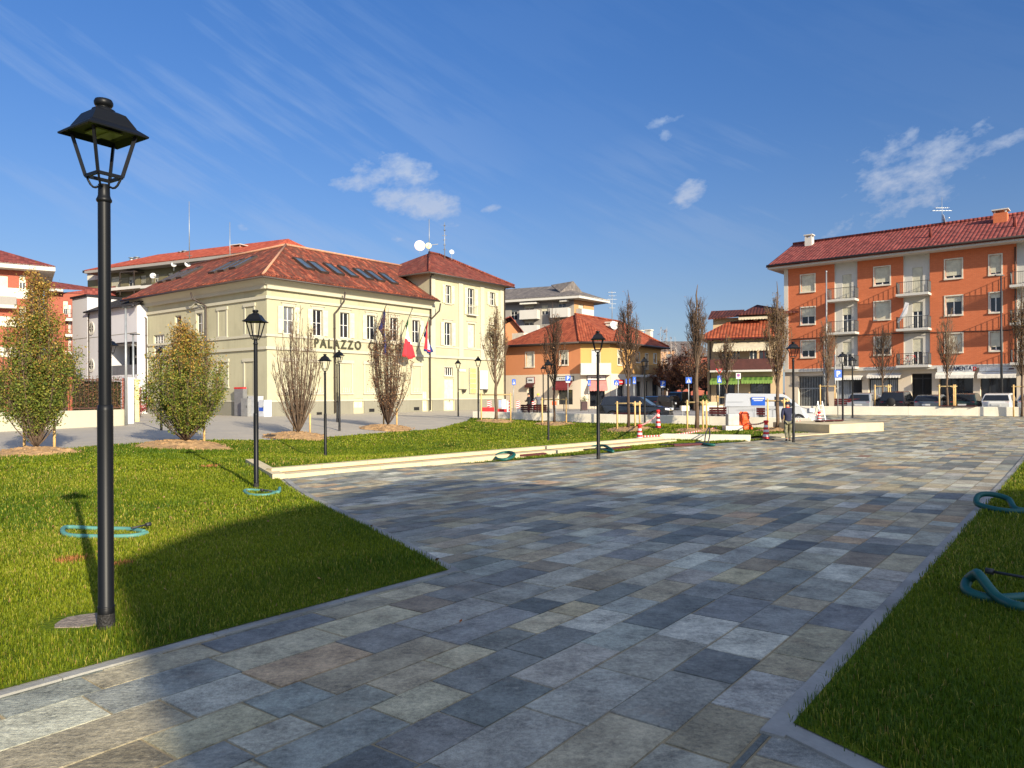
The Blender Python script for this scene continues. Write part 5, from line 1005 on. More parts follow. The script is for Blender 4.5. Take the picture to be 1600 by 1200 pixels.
# far low buildings beyond the street
def farblock(px0, px1, ytop, d, mat, label, rmat=None, nfl=3):
    x0, x1 = (px0-800)/FPX*d, (px1-800)/FPX*d; z1 = zat((px0+px1)/2, ytop, d); t = thing('distant_building', label, 'building', (x0, d, .1)); Fq = Fac((x0, d), (1,0)); m = MB(); W_ = x1-x0; hs = []
    for f in range(nfl):
        for i in range(max(2, int(W_/4))): a = 1+i*4.0; z = z1-2.6-f*3.1; 
    for f in range(nfl):
        for i in range(max(1, int(W_/4))):
            a = 1.2+i*4.0; z = z1-2.4-f*3.1
            if z > .5 and a+1.4 < W_: hs.append((a, a+1.3, z, z+1.5))
    wall(m, Fq, 0, W_, 0, z1, hs, .2)
    for tt in (0, W_): m.add([Fq.P(tt,0),Fq.P(tt,0,-9),Fq.P(tt,z1,-9),Fq.P(tt,z1)], [(0,1,2,3)])
    m.build('wall', mat, t)
    for h in hs: g_ = MB(); fbox(g_, Fq, *h, -.2, -.12); g_.build('window', m_glass2, t)
    m = MB(); roofface(m, [(x0-.6,d-.6,z1),(x1+.6,d-.6,z1),(x1-1,d+5,z1+2),(x0+1,d+5,z1+2)]); m.build('roof', rmat or m_roof_far, t)
farblock(1032, 1100, 546, 150, m_farorange, 'distant ochre block at the end of the side street', m_roof_grey); farblock(1058, 1112, 556, 135, m_brickfar, 'distant brick block seen through autumn trees', m_roof_grey, 2)
farblock(700, 790, 600, 170, m_greybld, 'low distant grey building behind the hall end', None, 1)
# ======== building behind the viewpoint (casts the shadow) ========
sbp = [(11.0,0),(10.9,6.9),(10.33,7.97),(10.25,8.23),(10.0,8.6),(9.91,8.84),(9.65,9.03),(9.42,9.2),(9.22,9.49),(9.2,9.9),(9.33,10.08),(10.6,10.96),(12.0,11.71),(12.87,12.14),(13.81,12.41),(14.96,13.21),(16.41,13.91),(17.5,14.37),(18.44,14.35),(19.42,14.15),(19.92,13.65),(20.0,12.9),(20.27,12.75),(22.8,12.7),(60,12.6),(60,0)]
m = MB(); n = len(sbp); Y0, Y1 = -14, -24; m.add([(x,Y0,z) for x, z in sbp]+[(x+6.2,Y1,z) for x, z in sbp], [tuple(range(n)), tuple(range(2*n-1,n-1,-1))]+[(i,(i+1)%n,n+(i+1)%n,n+i) for i in range(n)])
sb = thing('building', 'plain rendered building behind the viewpoint that shades the paving', 'building', (9.3,-14,0)); m.build('wall', m_beige, sb)
# ---------------- walls, steps, plinth ----------------
def strip(name, pts, w, z0off, z1, mat, label, cat='wall', zabs=True, seg=0):
    """low wall along a polyline with its joint lines"""
    t = None; m = MB()
    for a, b in zip(pts[:-1], pts[1:]):
        a, b = Vector(a), Vector(b); L_ = (b-a).length; d = (b-a)/L_; n = Vector((d.y, -d.x)); k = max(1, round(L_/(seg or 3)))
        for i in range(k):
            p, q = a+d*(L_*i/k+.006), a+d*(L_*(i+1)/k-.006); c = [p, q, q+n*w, p+n*w]
            zt = (lambda x, y: z1(x)) if callable(z1) else (lambda x, y: z1) if zabs else (lambda x, y: gz(x, y)+z1)
            m.prism([(v.x, v.y) for v in c], lambda x, y: gz(x, y)-.3, zt)
    o = m.build(name, mat); bv = o.modifiers.new('b', 'BEVEL'); bv.width = .012; bv.segments = 1; return tag(o, label, cat)
Wa, Wb = Vector((-2.8, 52.3)), Vector((16.3, 40.2))
def WTz(x): return .60+(.42-.60)*(x+2.8)/19.1
strip('bench_wall', [Wb, Wa], .5, 0, WTz, m_conc, 'long pale concrete bench wall between the lawn and the street', seg=5.5)
strip('bench_wall', [(34.6,47.0),(20.5,55.9)], .5, 0, .81, m_conc, 'long pale concrete bench wall in front of the parked cars', seg=4.2)
# plinth
m = MB(); PL = [(14.9,34.7),(18.5,36.8),(17.0,40.2),(13.4,38.0)]; m.prism(PL, -.6, .32); o = m.build('stone_plinth', m_step); bv = o.modifiers.new('b', 'BEVEL'); bv.width = .015; tag(o, 'low cream stone plinth at the corner of the bench wall', 'plinth')
m = MB(); m.prism([(12.0,32.95),(14.88,34.68),(14.0,36.0),(13.7,36.2),(11.6,34.7)], lambda x,y: gz(x,y)-.3, lambda x,y: gz(x,y)+.03); tag(m.build('kerb_edging', m_step), 'flat cream stone edging running up to the plinth', 'kerb')
m = MB(); ca, cb_ = hit(1033,688), hit(1172,689.5); dv = (cb_-ca).normalized(); nv = Vector((-dv.y, dv.x, 0)); zc_ = CH+ray(1033,678.5).z*ca.y; m.prism([(p.x,p.y) for p in (ca, cb_, cb_+nv*.6, ca+nv*.6)], -.8, zc_); o = m.build('concrete_kerb_block', m_conc); tag(o, 'long stained concrete block lying at the right end of the steps', 'concrete block')
# amphitheatre steps
Q0 = Vector((-5.86, 18.9)); SD = Vector((.725, .689)).normalized(); SN = Vector((-SD.y, SD.x)); SL = 17.6
st_ = thing('stone_steps', 'long low cream stone steps between the lawn and the paving', 'steps', (Q0.x, Q0.y, gz(*Q0)))
def stepz(x, y, h):
    k = max(0, min(1, ((Vector((x,y))-Q0).dot(SD))/SL)); return -.30+.07*k+h
for nm, a, b, h, mt in (('step', 0, .42, .11, m_step), ('tread', .42, .66, .112, m_dirtstep), ('step', .66, .98, .21, m_step)):
    m = MB(); n = 12
    for i in range(n):
        p, q = Q0+SD*(SL*i/n+.005), Q0+SD*(SL*(i+1)/n-.005); m.prism([(v.x,v.y) for v in (p+SN*a, q+SN*a, q+SN*(b-.004), p+SN*(b-.004))], -.9, lambda x, y: stepz(x, y, h))
    m.build(nm, mt, st_)
m = MB(); sw0, sw1 = Vector((-5.83,18.92)), Vector((-7.72,22.25)); dn = (sw1-sw0).normalized(); nn_ = Vector((dn.y,-dn.x)); m.add([(*(sw0-nn_*.3),-.8),(*sw0,-.8),(*sw1,-.8),(*(sw1-nn_*.3),-.8),(*(sw0-nn_*.3),-.17),(*sw0,-.17),(*sw1,-.07),(*(sw1-nn_*.3),-.07)], [(0,1,5,4),(1,2,6,5),(2,3,7,6),(3,0,4,7),(4,5,6,7)]); tag(m.build('retaining_wall', m_step), 'short sloping cream stone wall closing the left end of the steps', 'wall')
# kerb strips flush with the paving
m_kerb = M('grey_kerb_stone', lin((140,138,130)), .75, .4, 1.3, .3, 40)
def kerb(name, a, b, w, label):
    a, b = Vector(a), Vector(b); L_ = (b-a).length; d = (b-a)/L_; n = Vector((d.y,-d.x)); m = MB(); R = random.Random(5); s = 0
    while s < L_:
        l = min(R.uniform(.7,1.3), L_-s); p, q = a+d*(s+.004), a+d*(s+l-.004); m.prism([(v.x,v.y) for v in (p, q, q+n*w, p+n*w)], lambda x,y: gz(x,y)-.1, lambda x,y: gz(x,y)+.014, bot=False); s += l
    tag(m.build(name, m_kerb), label, 'kerb')
kerb('kerb', st(-8,-5.41), st(5.86,-5.41), .13, 'narrow stone kerb along the left lawn in the foreground'); kerb('kerb', st(5.78,-5.30), (-5.9,18.98), .13, 'narrow stone kerb from the lawn tip back to the steps')
kerb('kerb', st(4.0,-1.40), st(50,-1.40), .13, 'pale stone kerb along the right hand lawn'); kerb('kerb', (2.88,1.43), (1.40,4.08), .17, 'short grey kerb at the near corner of the right lawn')
# ---------------- soil mounds ----------------
m_soil = M('brown_garden_soil', lin((150,120,84)), 1, .45, 5, 1, 25)
def mound(p, r, h, seed):
    R = np.random.default_rng(seed); m = MB(); m.sm = False; nr, na = 12, 34; vs = [(p.x,p.y,gz(p.x,p.y)+h)]; 
    for i in range(1, nr+1):
        for j in range(na):
            a = 2*math.pi*j/na; rr = r*i/nr*(1+.12*math.sin(a*3+seed)+.06*math.sin(a*7)); x, y = p.x+rr*math.cos(a), p.y+rr*math.sin(a)
            vs.append((x, y, gz(x,y)+h*(1-(i/nr)**2)+R.normal(0, .02)*(1 if i < nr else 0)-(.02 if i == nr else -.03)))
    fs = [(0,1+j,1+(j+1)%na) for j in range(na)]+[(1+i*na+j,1+(i+1)*na+j,1+(i+1)*na+(j+1)%na,1+i*na+(j+1)%na) for i in range(nr-1) for j in range(na)]
    m.add(vs, fs)
    for _ in range(150):
        a, q = R.random()*6.28, r*math.sqrt(R.random())*1.12; x, y = p.x+q*math.cos(a), p.y+q*math.sin(a); s_ = R.uniform(.02,.06); m.box((x,y,gz(x,y)+h*max(0,1-(q/r)**2)+.03), (s_*2,s_,s_*.8), (math.cos(a*3),math.sin(a*3),.2))
    o = m.build('soil_mound', m_soil, kind='structure'); MOUNDS.append((p.x, p.y, r*.9))
# ---------------- trees ----------------
def leafmat(name, c, tr=.35):
    t = NT(name); at = t.n('ShaderNodeAttribute', attribute_name='tint').outputs[0]; t.L.new(at, t.b.inputs['Base Color']); t.b.inputs['Roughness'].default_value = .6; t.b.inputs['Specular IOR Level'].default_value = .25
    x = t.n('ShaderNodeBsdfTranslucent', {'Color': at}); ms = t.n('ShaderNodeMixShader', {0: tr}); t.L.new(t.b.outputs[0], ms.inputs[1]); t.L.new(x.outputs[0], ms.inputs[2]); t.L.new(ms.outputs[0], t.N['Material Output'].inputs[0]); return t.m
m_leaf = leafmat('leaf', None)
def leaves(P, size, colf, R, name, par):
    P = np.asarray(P); n = len(P); a = R.normal(0,1,(n,3)); a /= np.linalg.norm(a,axis=1)[:,None]; b = np.cross(a, R.normal(0,1,(n,3))); b /= np.linalg.norm(b,axis=1)[:,None]
    s = size*R.uniform(.6,1.3,n)[:,None]; V = np.stack([P-a*s, P+b*s*.55, P+a*s, P-b*s*.55], 1).reshape(-1,3)
    me = bpy.data.meshes.new(name); me.vertices.add(4*n); me.vertices.foreach_set('co', V.ravel()); me.loops.add(4*n); me.loops.foreach_set('vertex_index', np.arange(4*n)); me.polygons.add(n)
    me.polygons.foreach_set('loop_start', np.arange(n)*4); me.polygons.foreach_set('loop_total', np.full(n,4)); me.update(calc_edges=True)
    c = np.repeat(colf(P, R), 4, axis=0); at = me.color_attributes.new('tint','FLOAT_COLOR','POINT'); at.data.foreach_set('color', np.concatenate([c, np.ones((4*n,1))],1).ravel())
    me.materials.append(m_leaf); o = bpy.data.objects.new(name, me); COL.objects.link(o); o.parent = par; return o
def tree(label, H, Wd, seed, loc, multi=True, trunk_h=0.0, nst=18, ntw=12, nsub=2, nleaf=0, lsize=.04, colf=None, r0=.035, zmax=.36, top=.12, mat=None, group=None, twl=.8, scale=1.0, cat='tree', name='hornbeam_tree', open_=.75, tr=.09, twig=.006, asym=0, drop=.5, curve=1.8, tuck=.12, spread=.085, gaps=-9, qe=.5):
    t = thing(name, label, cat, loc, group, local=True); R = np.random.default_rng(seed); m = MB(); tips = []
    if not multi: Wd *= 1.15; twig = .0075; r0 *= .95; ntw += 4; nst += 12; curve = 1.35; drop = .35; tuck = .18; twl *= .85
    def rad(h):
        h = min(max(h, 0), 1); return Wd/2*((h/zmax)**.6 if h < zmax else top+(1-top)*(1-((h-zmax)/(1-zmax))**open_))
    if not multi or trunk_h > 0:
        pts = [(.02*math.sin(i*1.3+seed), .02*math.cos(i+seed), trunk_h*1.0*i/6) for i in range(7)]
        if not multi:
            pts += [(R.normal(0,.05), R.normal(0,.05), trunk_h+(H*.97-trunk_h)*i/8) for i in range(1,9)]
        rr = [tr*(1.25 if i == 0 else 1)*(1-.92*max(0,(p[2]-trunk_h*.5))/(H)) for i, p in enumerate(pts)]; rr[-1] = .012; m.tube(pts, rr, 8)
    for i in range(nst):
        az_ = i*2.39996+R.normal(0,.3); hs = 0.0 if multi and trunk_h == 0 else trunk_h*R.uniform(.85,1.0)+(0 if multi else (H-trunk_h)*R.random()**1.6*.62)
        q_ = ((i+.5)/nst)**qe*R.uniform(.85,1.05) if multi and trunk_h == 0 else math.sqrt(R.random()); q_ = min(q_, 1)
        he = H*(1-drop*q_**open_)*R.uniform(.9,1.0); he = min(max(he, hs+.15*H), H)
        re = Wd/2*q_*R.uniform(.75,1.0)*(1+asym*math.cos(az_-1.0))*(1 if multi else (.4+.6*min(1,(H-hs)/(H-trunk_h)))); n = 10; pts = []; ph = R.random()*6; wob = .035*H/4
        for j in range(n+1):
            s = j/n; r = re*(1-(1-s)**curve)*(1-tuck*s*s); z = hs+(he-hs)*(s**1.08); w = wob*s
            pts.append(Vector((r*math.cos(az_)+w*math.sin(s*7+ph), r*math.sin(az_)+w*math.cos(s*6+ph), z)))
        rb = r0*R.uniform(.7,1.15); m.tube(pts, [rb*(1-.8*j/n)+.006 for j in range(n+1)], 5)
        for k_ in range(ntw):
            s = R.uniform(.12,1.0); j = min(n-1, int(s*n)); p = pts[j].lerp(pts[j+1], s*n-j); d0 = (pts[j+1]-pts[j]).normalized(); a2 = R.random()*6.283
            out = Vector((math.cos(a2), math.sin(a2), 0)); d = (d0*.9+out*R.uniform(.35,.8)+Vector((0,0,.35))).normalized(); l = twl*R.uniform(.35,1)*(1-.3*s)
            q = [p]; dd = d
            for u in range(3): dd = (dd+Vector((0,0,.18))+Vector(R.normal(0,.09,3))).normalized(); q.append(q[-1]+dd*l/3)
            m.tube(q, [twig*1.3, twig, twig*.8, twig*.5], 3, False); tips += q[1:]
            for v in range(nsub):
                b0 = q[R.integers(1,3)]; a3 = R.random()*6.283; dd = (d+Vector((math.cos(a3),math.sin(a3),.3))*.7).normalized(); e = [b0, b0+dd*l*.25, b0+(dd+Vector((0,0,.2)))*l*.5]; m.tube(e, [twig*.8,twig*.6,twig*.4], 3, False); tips += e[1:]
    m.nonorm = True; m.build('trunk', mat or m_bark, t)
    if nleaf:
        T = np.array([tuple(p) for p in tips]); lump = np.sin(T[:,0]*5.1+seed)*np.sin(T[:,1]*4.7+1)*np.cos(T[:,2]*4.3)+R.normal(0,.25,len(T)); T = T[lump > gaps]; P = T[R.integers(0,len(T),nleaf)]+R.normal(0,spread,(nleaf,3)); leaves(P, lsize, colf(H), R, 'crown', t)
    t.rotation_euler.z = seed; t.scale = (scale,)*3; return t
def col_green(bias):
    G_ = np.array([lin(c) for c in ((104,116,42),(126,134,54),(82,100,38),(146,138,60))]); A_ = np.array([lin(c) for c in ((174,138,60),(154,116,54),(188,156,80),(142,108,54))])
    def mk(H):
        def f(P, R):
            n = len(P); h = P[:,2]/H; lump = np.sin(P[:,0]*3.1+1)*np.sin(P[:,1]*2.7)*np.cos(P[:,2]*2.3); k = 1/(1+np.exp(-((h-bias)*10+lump*1.0+R.normal(0,.6,n)))); g = G_[R.integers(0,4,n)]; a = A_[R.integers(0,4,n)]
            return np.where((R.random(n) < k)[:,None], a, g)*R.uniform(.7,1.25,n)[:,None]
        return f
    return mk
def col_list(cs):
    A_ = np.array([lin(c) for c in cs]); return lambda H: (lambda P, R: A_[R.integers(0,len(A_),len(P))]*R.uniform(.65,1.25,len(P))[:,None])
col_brown = col_list(((150,108,76),(126,88,62),(176,136,100),(108,78,56)))
col_ol = col_list(((140,110,66),(118,92,54),(150,126,74),(128,84,52)))
def stakes(p, label, n=2, h=.95, sp=.62, cross=False, ang=0.0, group='tree stakes', mat=None, w=.045, extra=0):
    t = thing('stake_support' if cross else 'wooden_stake', label, 'tree stakes' if cross else 'stake', p, group); m = None; a = Vector((math.cos(ang), math.sin(ang), 0)); b = Vector((-a.y, a.x, 0))
    ps = [p-a*sp, p+a*sp]+([p-b*sp*.5+a*sp*.5] if extra else []) if cross else [p]
    for q in ps: m = MB(); zb_ = gz(q.x,q.y)-.1; m.tube([(q.x,q.y,zb_),(q.x,q.y,p.z+h)], [w*1.05, w], 8); m.build('post', mat or m_wood, t)
    if cross:
        m = MB(); m.tube([ps[0]+Vector((0,0,h-.12))-a*.12, ps[1]+Vector((0,0,h-.12))+a*.12], w*.9, 8); m.build('crossbar', m_woodgrey, t)
        if extra: m = MB(); m.tube([ps[2]+Vector((0,0,h-.2))-a*.1, ps[1]+Vector((0,0,h-.2))], w*.9, 8); m.build('crossbar', m_woodgrey, t)
        m = MB(); m.tube([p+Vector((.12*math.cos(i), .12*math.sin(i), h-.15)) for i in range(7)], .015, 4); m.build('tie', m_rubber, t)
    return t
def pxh(p, py): return CH+ray(800, py).z*p.y   # height at p's distance
def top_h(p, px, py): return CH+ray(px, py).z*p.y-p.z
GT = 'young hornbeams planted round the lawn'
p = hit(57,699,.18); tree('tall leafy hornbeam turning gold at the top at the far left', top_h(p,57,424)*1.04, 2.85, 11, p, nst=50, ntw=15, nsub=3, nleaf=42000, lsize=.038, gaps=-.3, colf=col_green(.66), group=GT, open_=1.15, drop=.60, qe=.95, r0=.018, spread=.12, curve=1.9, tuck=.08); mound(Vector((p.x,p.y-.2,0)), 1.28, 0.17, 1)
for px, lb in ((38,'left pine stake under the tall leafy hornbeam'),(85,'right pine stake under the tall leafy hornbeam')): q = hit(px,699,.1); stakes(q, lb, h=.85)
p = hit(291,689,.18); tree('rounder leafy hornbeam with a green lower crown left of the second lamp', top_h(p,291,496)*1.05, 4.0, 12, p, nst=50, ntw=14, nsub=3, nleaf=40000, lsize=.04, gaps=-.3, colf=col_green(.68), group=GT, open_=1.0, drop=.62, qe=.9, r0=.017, twl=.75, spread=.12, curve=1.7, tuck=.0); mound(Vector((p.x,p.y-.1,0)), 1.61, 0.17, 2)
for px, lb in ((284,'left pine stake under the rounder leafy hornbeam'),(319,'right pine stake under the rounder leafy hornbeam')): q = hit(px,688.5,.1); stakes(q, lb, h=.85)
p = hit(466,676,.18); tree('bare many stemmed hornbeam in front of the hall corner', top_h(p,466,482)*1.08, 3.0, 13, p, nst=44, ntw=14, nsub=3, nleaf=260, lsize=.04, colf=col_brown, group=GT, r0=.023, twl=.85, mat=m_bark, twig=.0075, open_=1.3, drop=.5, curve=1.7, tuck=.05); mound(Vector((p.x,p.y-.2,0)), 1.42, 0.19, 3)
for px, py, lb in ((459,673,'left pine stake under the bare many stemmed hornbeam'),(484.5,677,'right pine stake under the bare many stemmed hornbeam')): q = hit(px,py,.1); stakes(q, lb, h=.95)
p = hit(606,664,.18); tree('hornbeam with thin russet leaves in front of the hall lettering', top_h(p,606,485)*1.08, 3.0, 14, p, nst=40, ntw=14, nsub=3, nleaf=5200, lsize=.045, colf=col_brown, group=GT, r0=.022, twl=.8, mat=m_bark2, twig=.0075, open_=1.3, drop=.5, curve=1.7, tuck=.05); mound(Vector((p.x,p.y-.2,0)), 1.42, 0.17, 4)
for px, py, lb in ((599.5,664,'left pine stake under the russet hornbeam'),(620,665.5,'right pine stake under the russet hornbeam')): q = hit(px,py,.1); stakes(q, lb, h=1.0)
p = hit(775,656,.12); tree('slim half bare hornbeam at the left end of the bench wall', top_h(p,775,462), 2.1, 21, p, multi=False, trunk_h=2.3, nst=26, ntw=10, nsub=2, nleaf=1900, lsize=.045, colf=col_ol, group=GT, r0=.02, tr=.10, twl=.8, mat=m_bark, zmax=.55); mound(Vector((p.x,p.y,0)), 1.23, 0.11, 5); stakes(p, 'stake frame round the slim hornbeam at the left end of the bench wall', cross=True, h=1.75, sp=.95, group='stake frames round trees')
p = hit(866,660,.12); tree('slim bare hornbeam rising in front of the maroon awning', top_h(p,862,468), 2.2, 22, p, multi=False, trunk_h=2.2, nst=24, ntw=10, nsub=2, nleaf=700, lsize=.04, colf=col_brown, group=GT, r0=.018, tr=.075, twl=.85, mat=m_bark2, zmax=.55); mound(Vector((p.x,p.y,0)), 1.23, 0.11, 6); stakes(p, 'stake frame round the slim hornbeam before the maroon awning', cross=True, h=1.55, sp=.75, group='stake frames round trees')
p = hit(982,668,.12); tree('slim bare hornbeam rising in front of the dark sport utility car', top_h(p,982,446), 2.1, 23, p, multi=False, trunk_h=2.6, nst=30, ntw=10, nsub=2, nleaf=500, lsize=.04, colf=col_brown, group=GT, r0=.018, tr=.085, twl=.85, mat=m_bark2, zmax=.6); mound(Vector((p.x,p.y,0)), 1.23, 0.11, 7); stakes(p, 'stake frame with three posts before the dark sport utility car', cross=True, h=1.45, sp=.62, group='stake frames round trees', extra=1)
p = hit(1089,670,.12); tree('pale bare hornbeam with upswept crown left of the white van', top_h(p,1089,438), 1.6, 24, p, multi=False, trunk_h=3.2, nst=34, ntw=9, nsub=2, nleaf=300, lsize=.035, colf=col_brown, group=GT, r0=.02, tr=.105, twl=.8, mat=m_bark, zmax=.66, top=.25); mound(Vector((p.x,p.y,0)), 1.23, 0.11, 8); stakes(p, 'stake frame with three posts left of the white block', cross=True, h=1.5, sp=.5, group='stake frames round trees', extra=1)
p = hit(1215,670,.14); tree('hornbeam with a dense russet crown in front of the brick building edge', top_h(p,1212,432), 1.65, 25, p, multi=False, trunk_h=2.0, nst=34, ntw=13, nsub=2, nleaf=3200, lsize=.035, colf=col_ol, group=GT, r0=.018, tr=.09, twl=.65, mat=m_bark, zmax=.55, top=.2); mound(Vector((p.x,p.y,0)), 1.04, 0.17, 9); stakes(p, 'stake frame in front of the white van door', cross=True, h=1.55, sp=.5, group='stake frames round trees', extra=1)
p = atd(1135,47); tree('small thin hornbeam behind the white van', top_h(p,1135,515), 1.7, 26, p, multi=False, trunk_h=2.2, nst=18, ntw=9, nsub=2, nleaf=500, lsize=.045, colf=col_ol, group=GT, r0=.016, tr=.07, twl=.75, mat=m_bark, zmax=.55); stakes(p, 'stake frame behind the rear of the white van', cross=True, h=1.7, sp=.55, group='stake frames round trees')
for i, (px, yt, d, wd, lf, lb) in enumerate(((1293,482,56,1.9,500,'thin bare hornbeam in front of the iron gate'),(1379,500,53.5,2.6,250,'thin bare hornbeam between the second and third shop bays'),(1480,468,50.5,1.9,350,'thin bare hornbeam in front of the hardware shop'),(1597,437,47.5,2.0,1500,'leafier hornbeam cut by the right edge of the picture'))):
    p = atd(px, d); p.z = gz(p.x,p.y); tree(lb, top_h(p,px,yt), wd, 31+i, p, multi=False, trunk_h=2.6, nst=24, ntw=9, nsub=2, nleaf=lf, lsize=.045, colf=col_ol, group=GT, r0=.017, tr=.075, twl=.8, mat=m_bark, zmax=.55)
    stakes(p, 'stake frame round the '+lb.replace('thin bare ','').replace('leafier ',''), cross=True, h=(zat(px,601,d)-p.z), sp=.55, group='stake frames round trees', extra=i > 0)
# background trees along the side street
GB = 'trees along the side street'
col_or = col_list(((150,98,62),(132,84,60),(166,112,66),(112,78,66),(140,104,84))); col_pk = col_list(((132,100,92),(120,92,84),(146,110,96)))
for i, (px, yt, d, wd, cf, nl, lb) in enumerate(((1042,500,125,6.5,col_pk,700,'tall grey birch beyond the orange corner house'),(1052,552,92,6.5,col_or,3800,'orange leaved tree nearest the corner house'),(1078,545,98,7,col_or,3600,'rusty leaved tree in the middle of the side street'),(1102,560,90,6,col_or,2400,'brown leaved tree beside the awning house'),(1066,530,112,7.5,col_pk,2400,'tall pinkish bare tree behind the orange ones'),(1033,575,104,5,col_or,1800,'low orange tree tight against the corner house'))):
    p = atd(px, d, .1); tree(lb, zat(px,yt,d)-.1, wd, 41+i, p, multi=True, trunk_h=2.2, nst=20, ntw=12, nsub=2, nleaf=nl, lsize=.14, colf=cf, group=GB, r0=.07, tr=.16, twl=1.8, mat=m_birch if i == 0 else m_bark2, zmax=.5, top=.15, open_=1.6, name='birch_tree' if i == 0 else 'street_tree', twig=.018)
p = atd(1085,72,.1); tree('dark trunked bare tree behind the pale hornbeam', zat(1088,520,72)-.1, 3.6, 51, p, multi=True, trunk_h=3, nst=16, ntw=10, nsub=2, nleaf=900, lsize=.07, colf=col_or, group=GB, r0=.05, tr=.16, twl=1.3, mat=m_bark2, zmax=.5, name='street_tree', twig=.012)
p = atd(112,70,.1); tree('grey green conifer beside the white annex', zat(112,553,70)-.1, 2.6, 52, p, multi=True, trunk_h=.5, nst=20, ntw=14, nsub=2, nleaf=6000, lsize=.09, colf=col_list(((70,92,76),(84,104,84),(58,78,62))), r0=.04, twl=.9, name='conifer_tree', zmax=.3)
p = atd(218,60,.1); tree('red leaved creeper shrub by the yellow gate pillar', 3.0, 1.4, 53, p, multi=True, nst=12, ntw=8, nsub=2, nleaf=900, lsize=.07, colf=col_list(((170,60,60),(200,110,110),(140,40,40))), r0=.02, twl=.5, name='shrub', cat='shrub')
p = atd(1099,72,.1); tree('small green shrub at the foot of the awning house', 1.8, 1.3, 54, p, multi=True, nst=10, ntw=8, nsub=2, nleaf=900, lsize=.08, colf=col_list(((60,90,40),(80,110,50))), r0=.02, twl=.4, name='shrub', cat='shrub')
# ---------------- hedge, fence and low wall on the left ----------------
ha, hb = Vector((-32.0,23.4)), Vector((-23.1,43.9)); ha = hb+(Vector((-25.9,37.4))-hb)*2.4
strip('low_wall', [ha, hb], .35, 0, (618-639)*-0+zat(193,639.5,43.9), m_creamtrim, 'low cream wall under the rusty fence on the left', seg=40)
zf = zat(193,591,43.9); zw = zat(193,639.5,43.9); dh = (hb-ha).normalized(); nh = Vector((dh.y,-dh.x))
fn = thing('iron_fence', 'rusty iron fence with spiked top on the low cream wall', 'fence', (hb.x, hb.y, zw)); L_ = (hb-ha).length; k = int(L_/2.9)
for i in range(k+1):
    p = hb-dh*(L_*i/k)+nh*.17; m = MB(); m.bar((p.x,p.y,zw),(p.x,p.y,zf), .09); m.bar((p.x-dh.x*.15,p.y-dh.y*.15,zw),(p.x-dh.x*.15,p.y-dh.y*.15,zf), .05); m.build('post', M('rust_red_iron', lin((150,84,62)), .7), fn)
    if i < k:
        q = hb-dh*(L_*(i+1)/k)+nh*.17; m = MB(); n = 13
        for j in range(1, n, 1): r = p.lerp(q, j/n); m.bar((r.x,r.y,zw+.1),(r.x,r.y,zf+.12), .014)
        for z in (zw+.12, zf-.12): m.bar((p.x,p.y,z),(q.x,q.y,z), .05)
        m.build('fence_panel', M('dark_rusty_iron', lin((84,56,48)), .7), fn)
R = np.random.default_rng(5); n = 42000; u = R.random(n); P = np.stack([hb.x-dh.x*L_*u-nh.x*.25, hb.y-dh.y*L_*u-nh.y*.25, zw-.3+(zf-zw+.15)*R.random(n)], 1)+R.normal(0,.14,(n,3))
hd = thing('hedge', 'clipped brownish green hedge behind the rusty fence', 'hedge', (hb.x,hb.y,0), local=True); hd.location = (0,0,0)
leaves(P, .05, lambda P_, R_: np.array([lin(c) for c in ((96,98,56),(124,100,66),(74,82,46),(146,104,74))])[R_.integers(0,4,len(P_))]*R_.uniform(.6,1.2,len(P_))[:,None], R, 'foliage', hd)
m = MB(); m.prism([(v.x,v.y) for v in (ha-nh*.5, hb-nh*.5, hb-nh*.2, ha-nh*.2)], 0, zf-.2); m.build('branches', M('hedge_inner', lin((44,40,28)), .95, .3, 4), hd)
for px, y0, y1, mt, lb, nm in ((201,592,660,m_white,'white gate pillar at the end of the fence','gate_pillar'),(210.5,594,656,M('yellow_render', lin((222,206,140)), .8),'yellow gate pillar beside the thin street light','gate_pillar')):
    d = 46 if px < 205 else 50; z = zat(px,y0,d); p = atd(px,d); w = 7/FPX*d if px < 205 else 5/FPX*d; m = MB(); m.box((p.x,p.y,z/2), (w,.5,z), (B2.x,B2.y,0)); m.box((p.x,p.y,z+.04), (w+.1,.6,.08), (B2.x,B2.y,0)); tag(m.build(nm, mt), lb, 'pillar')
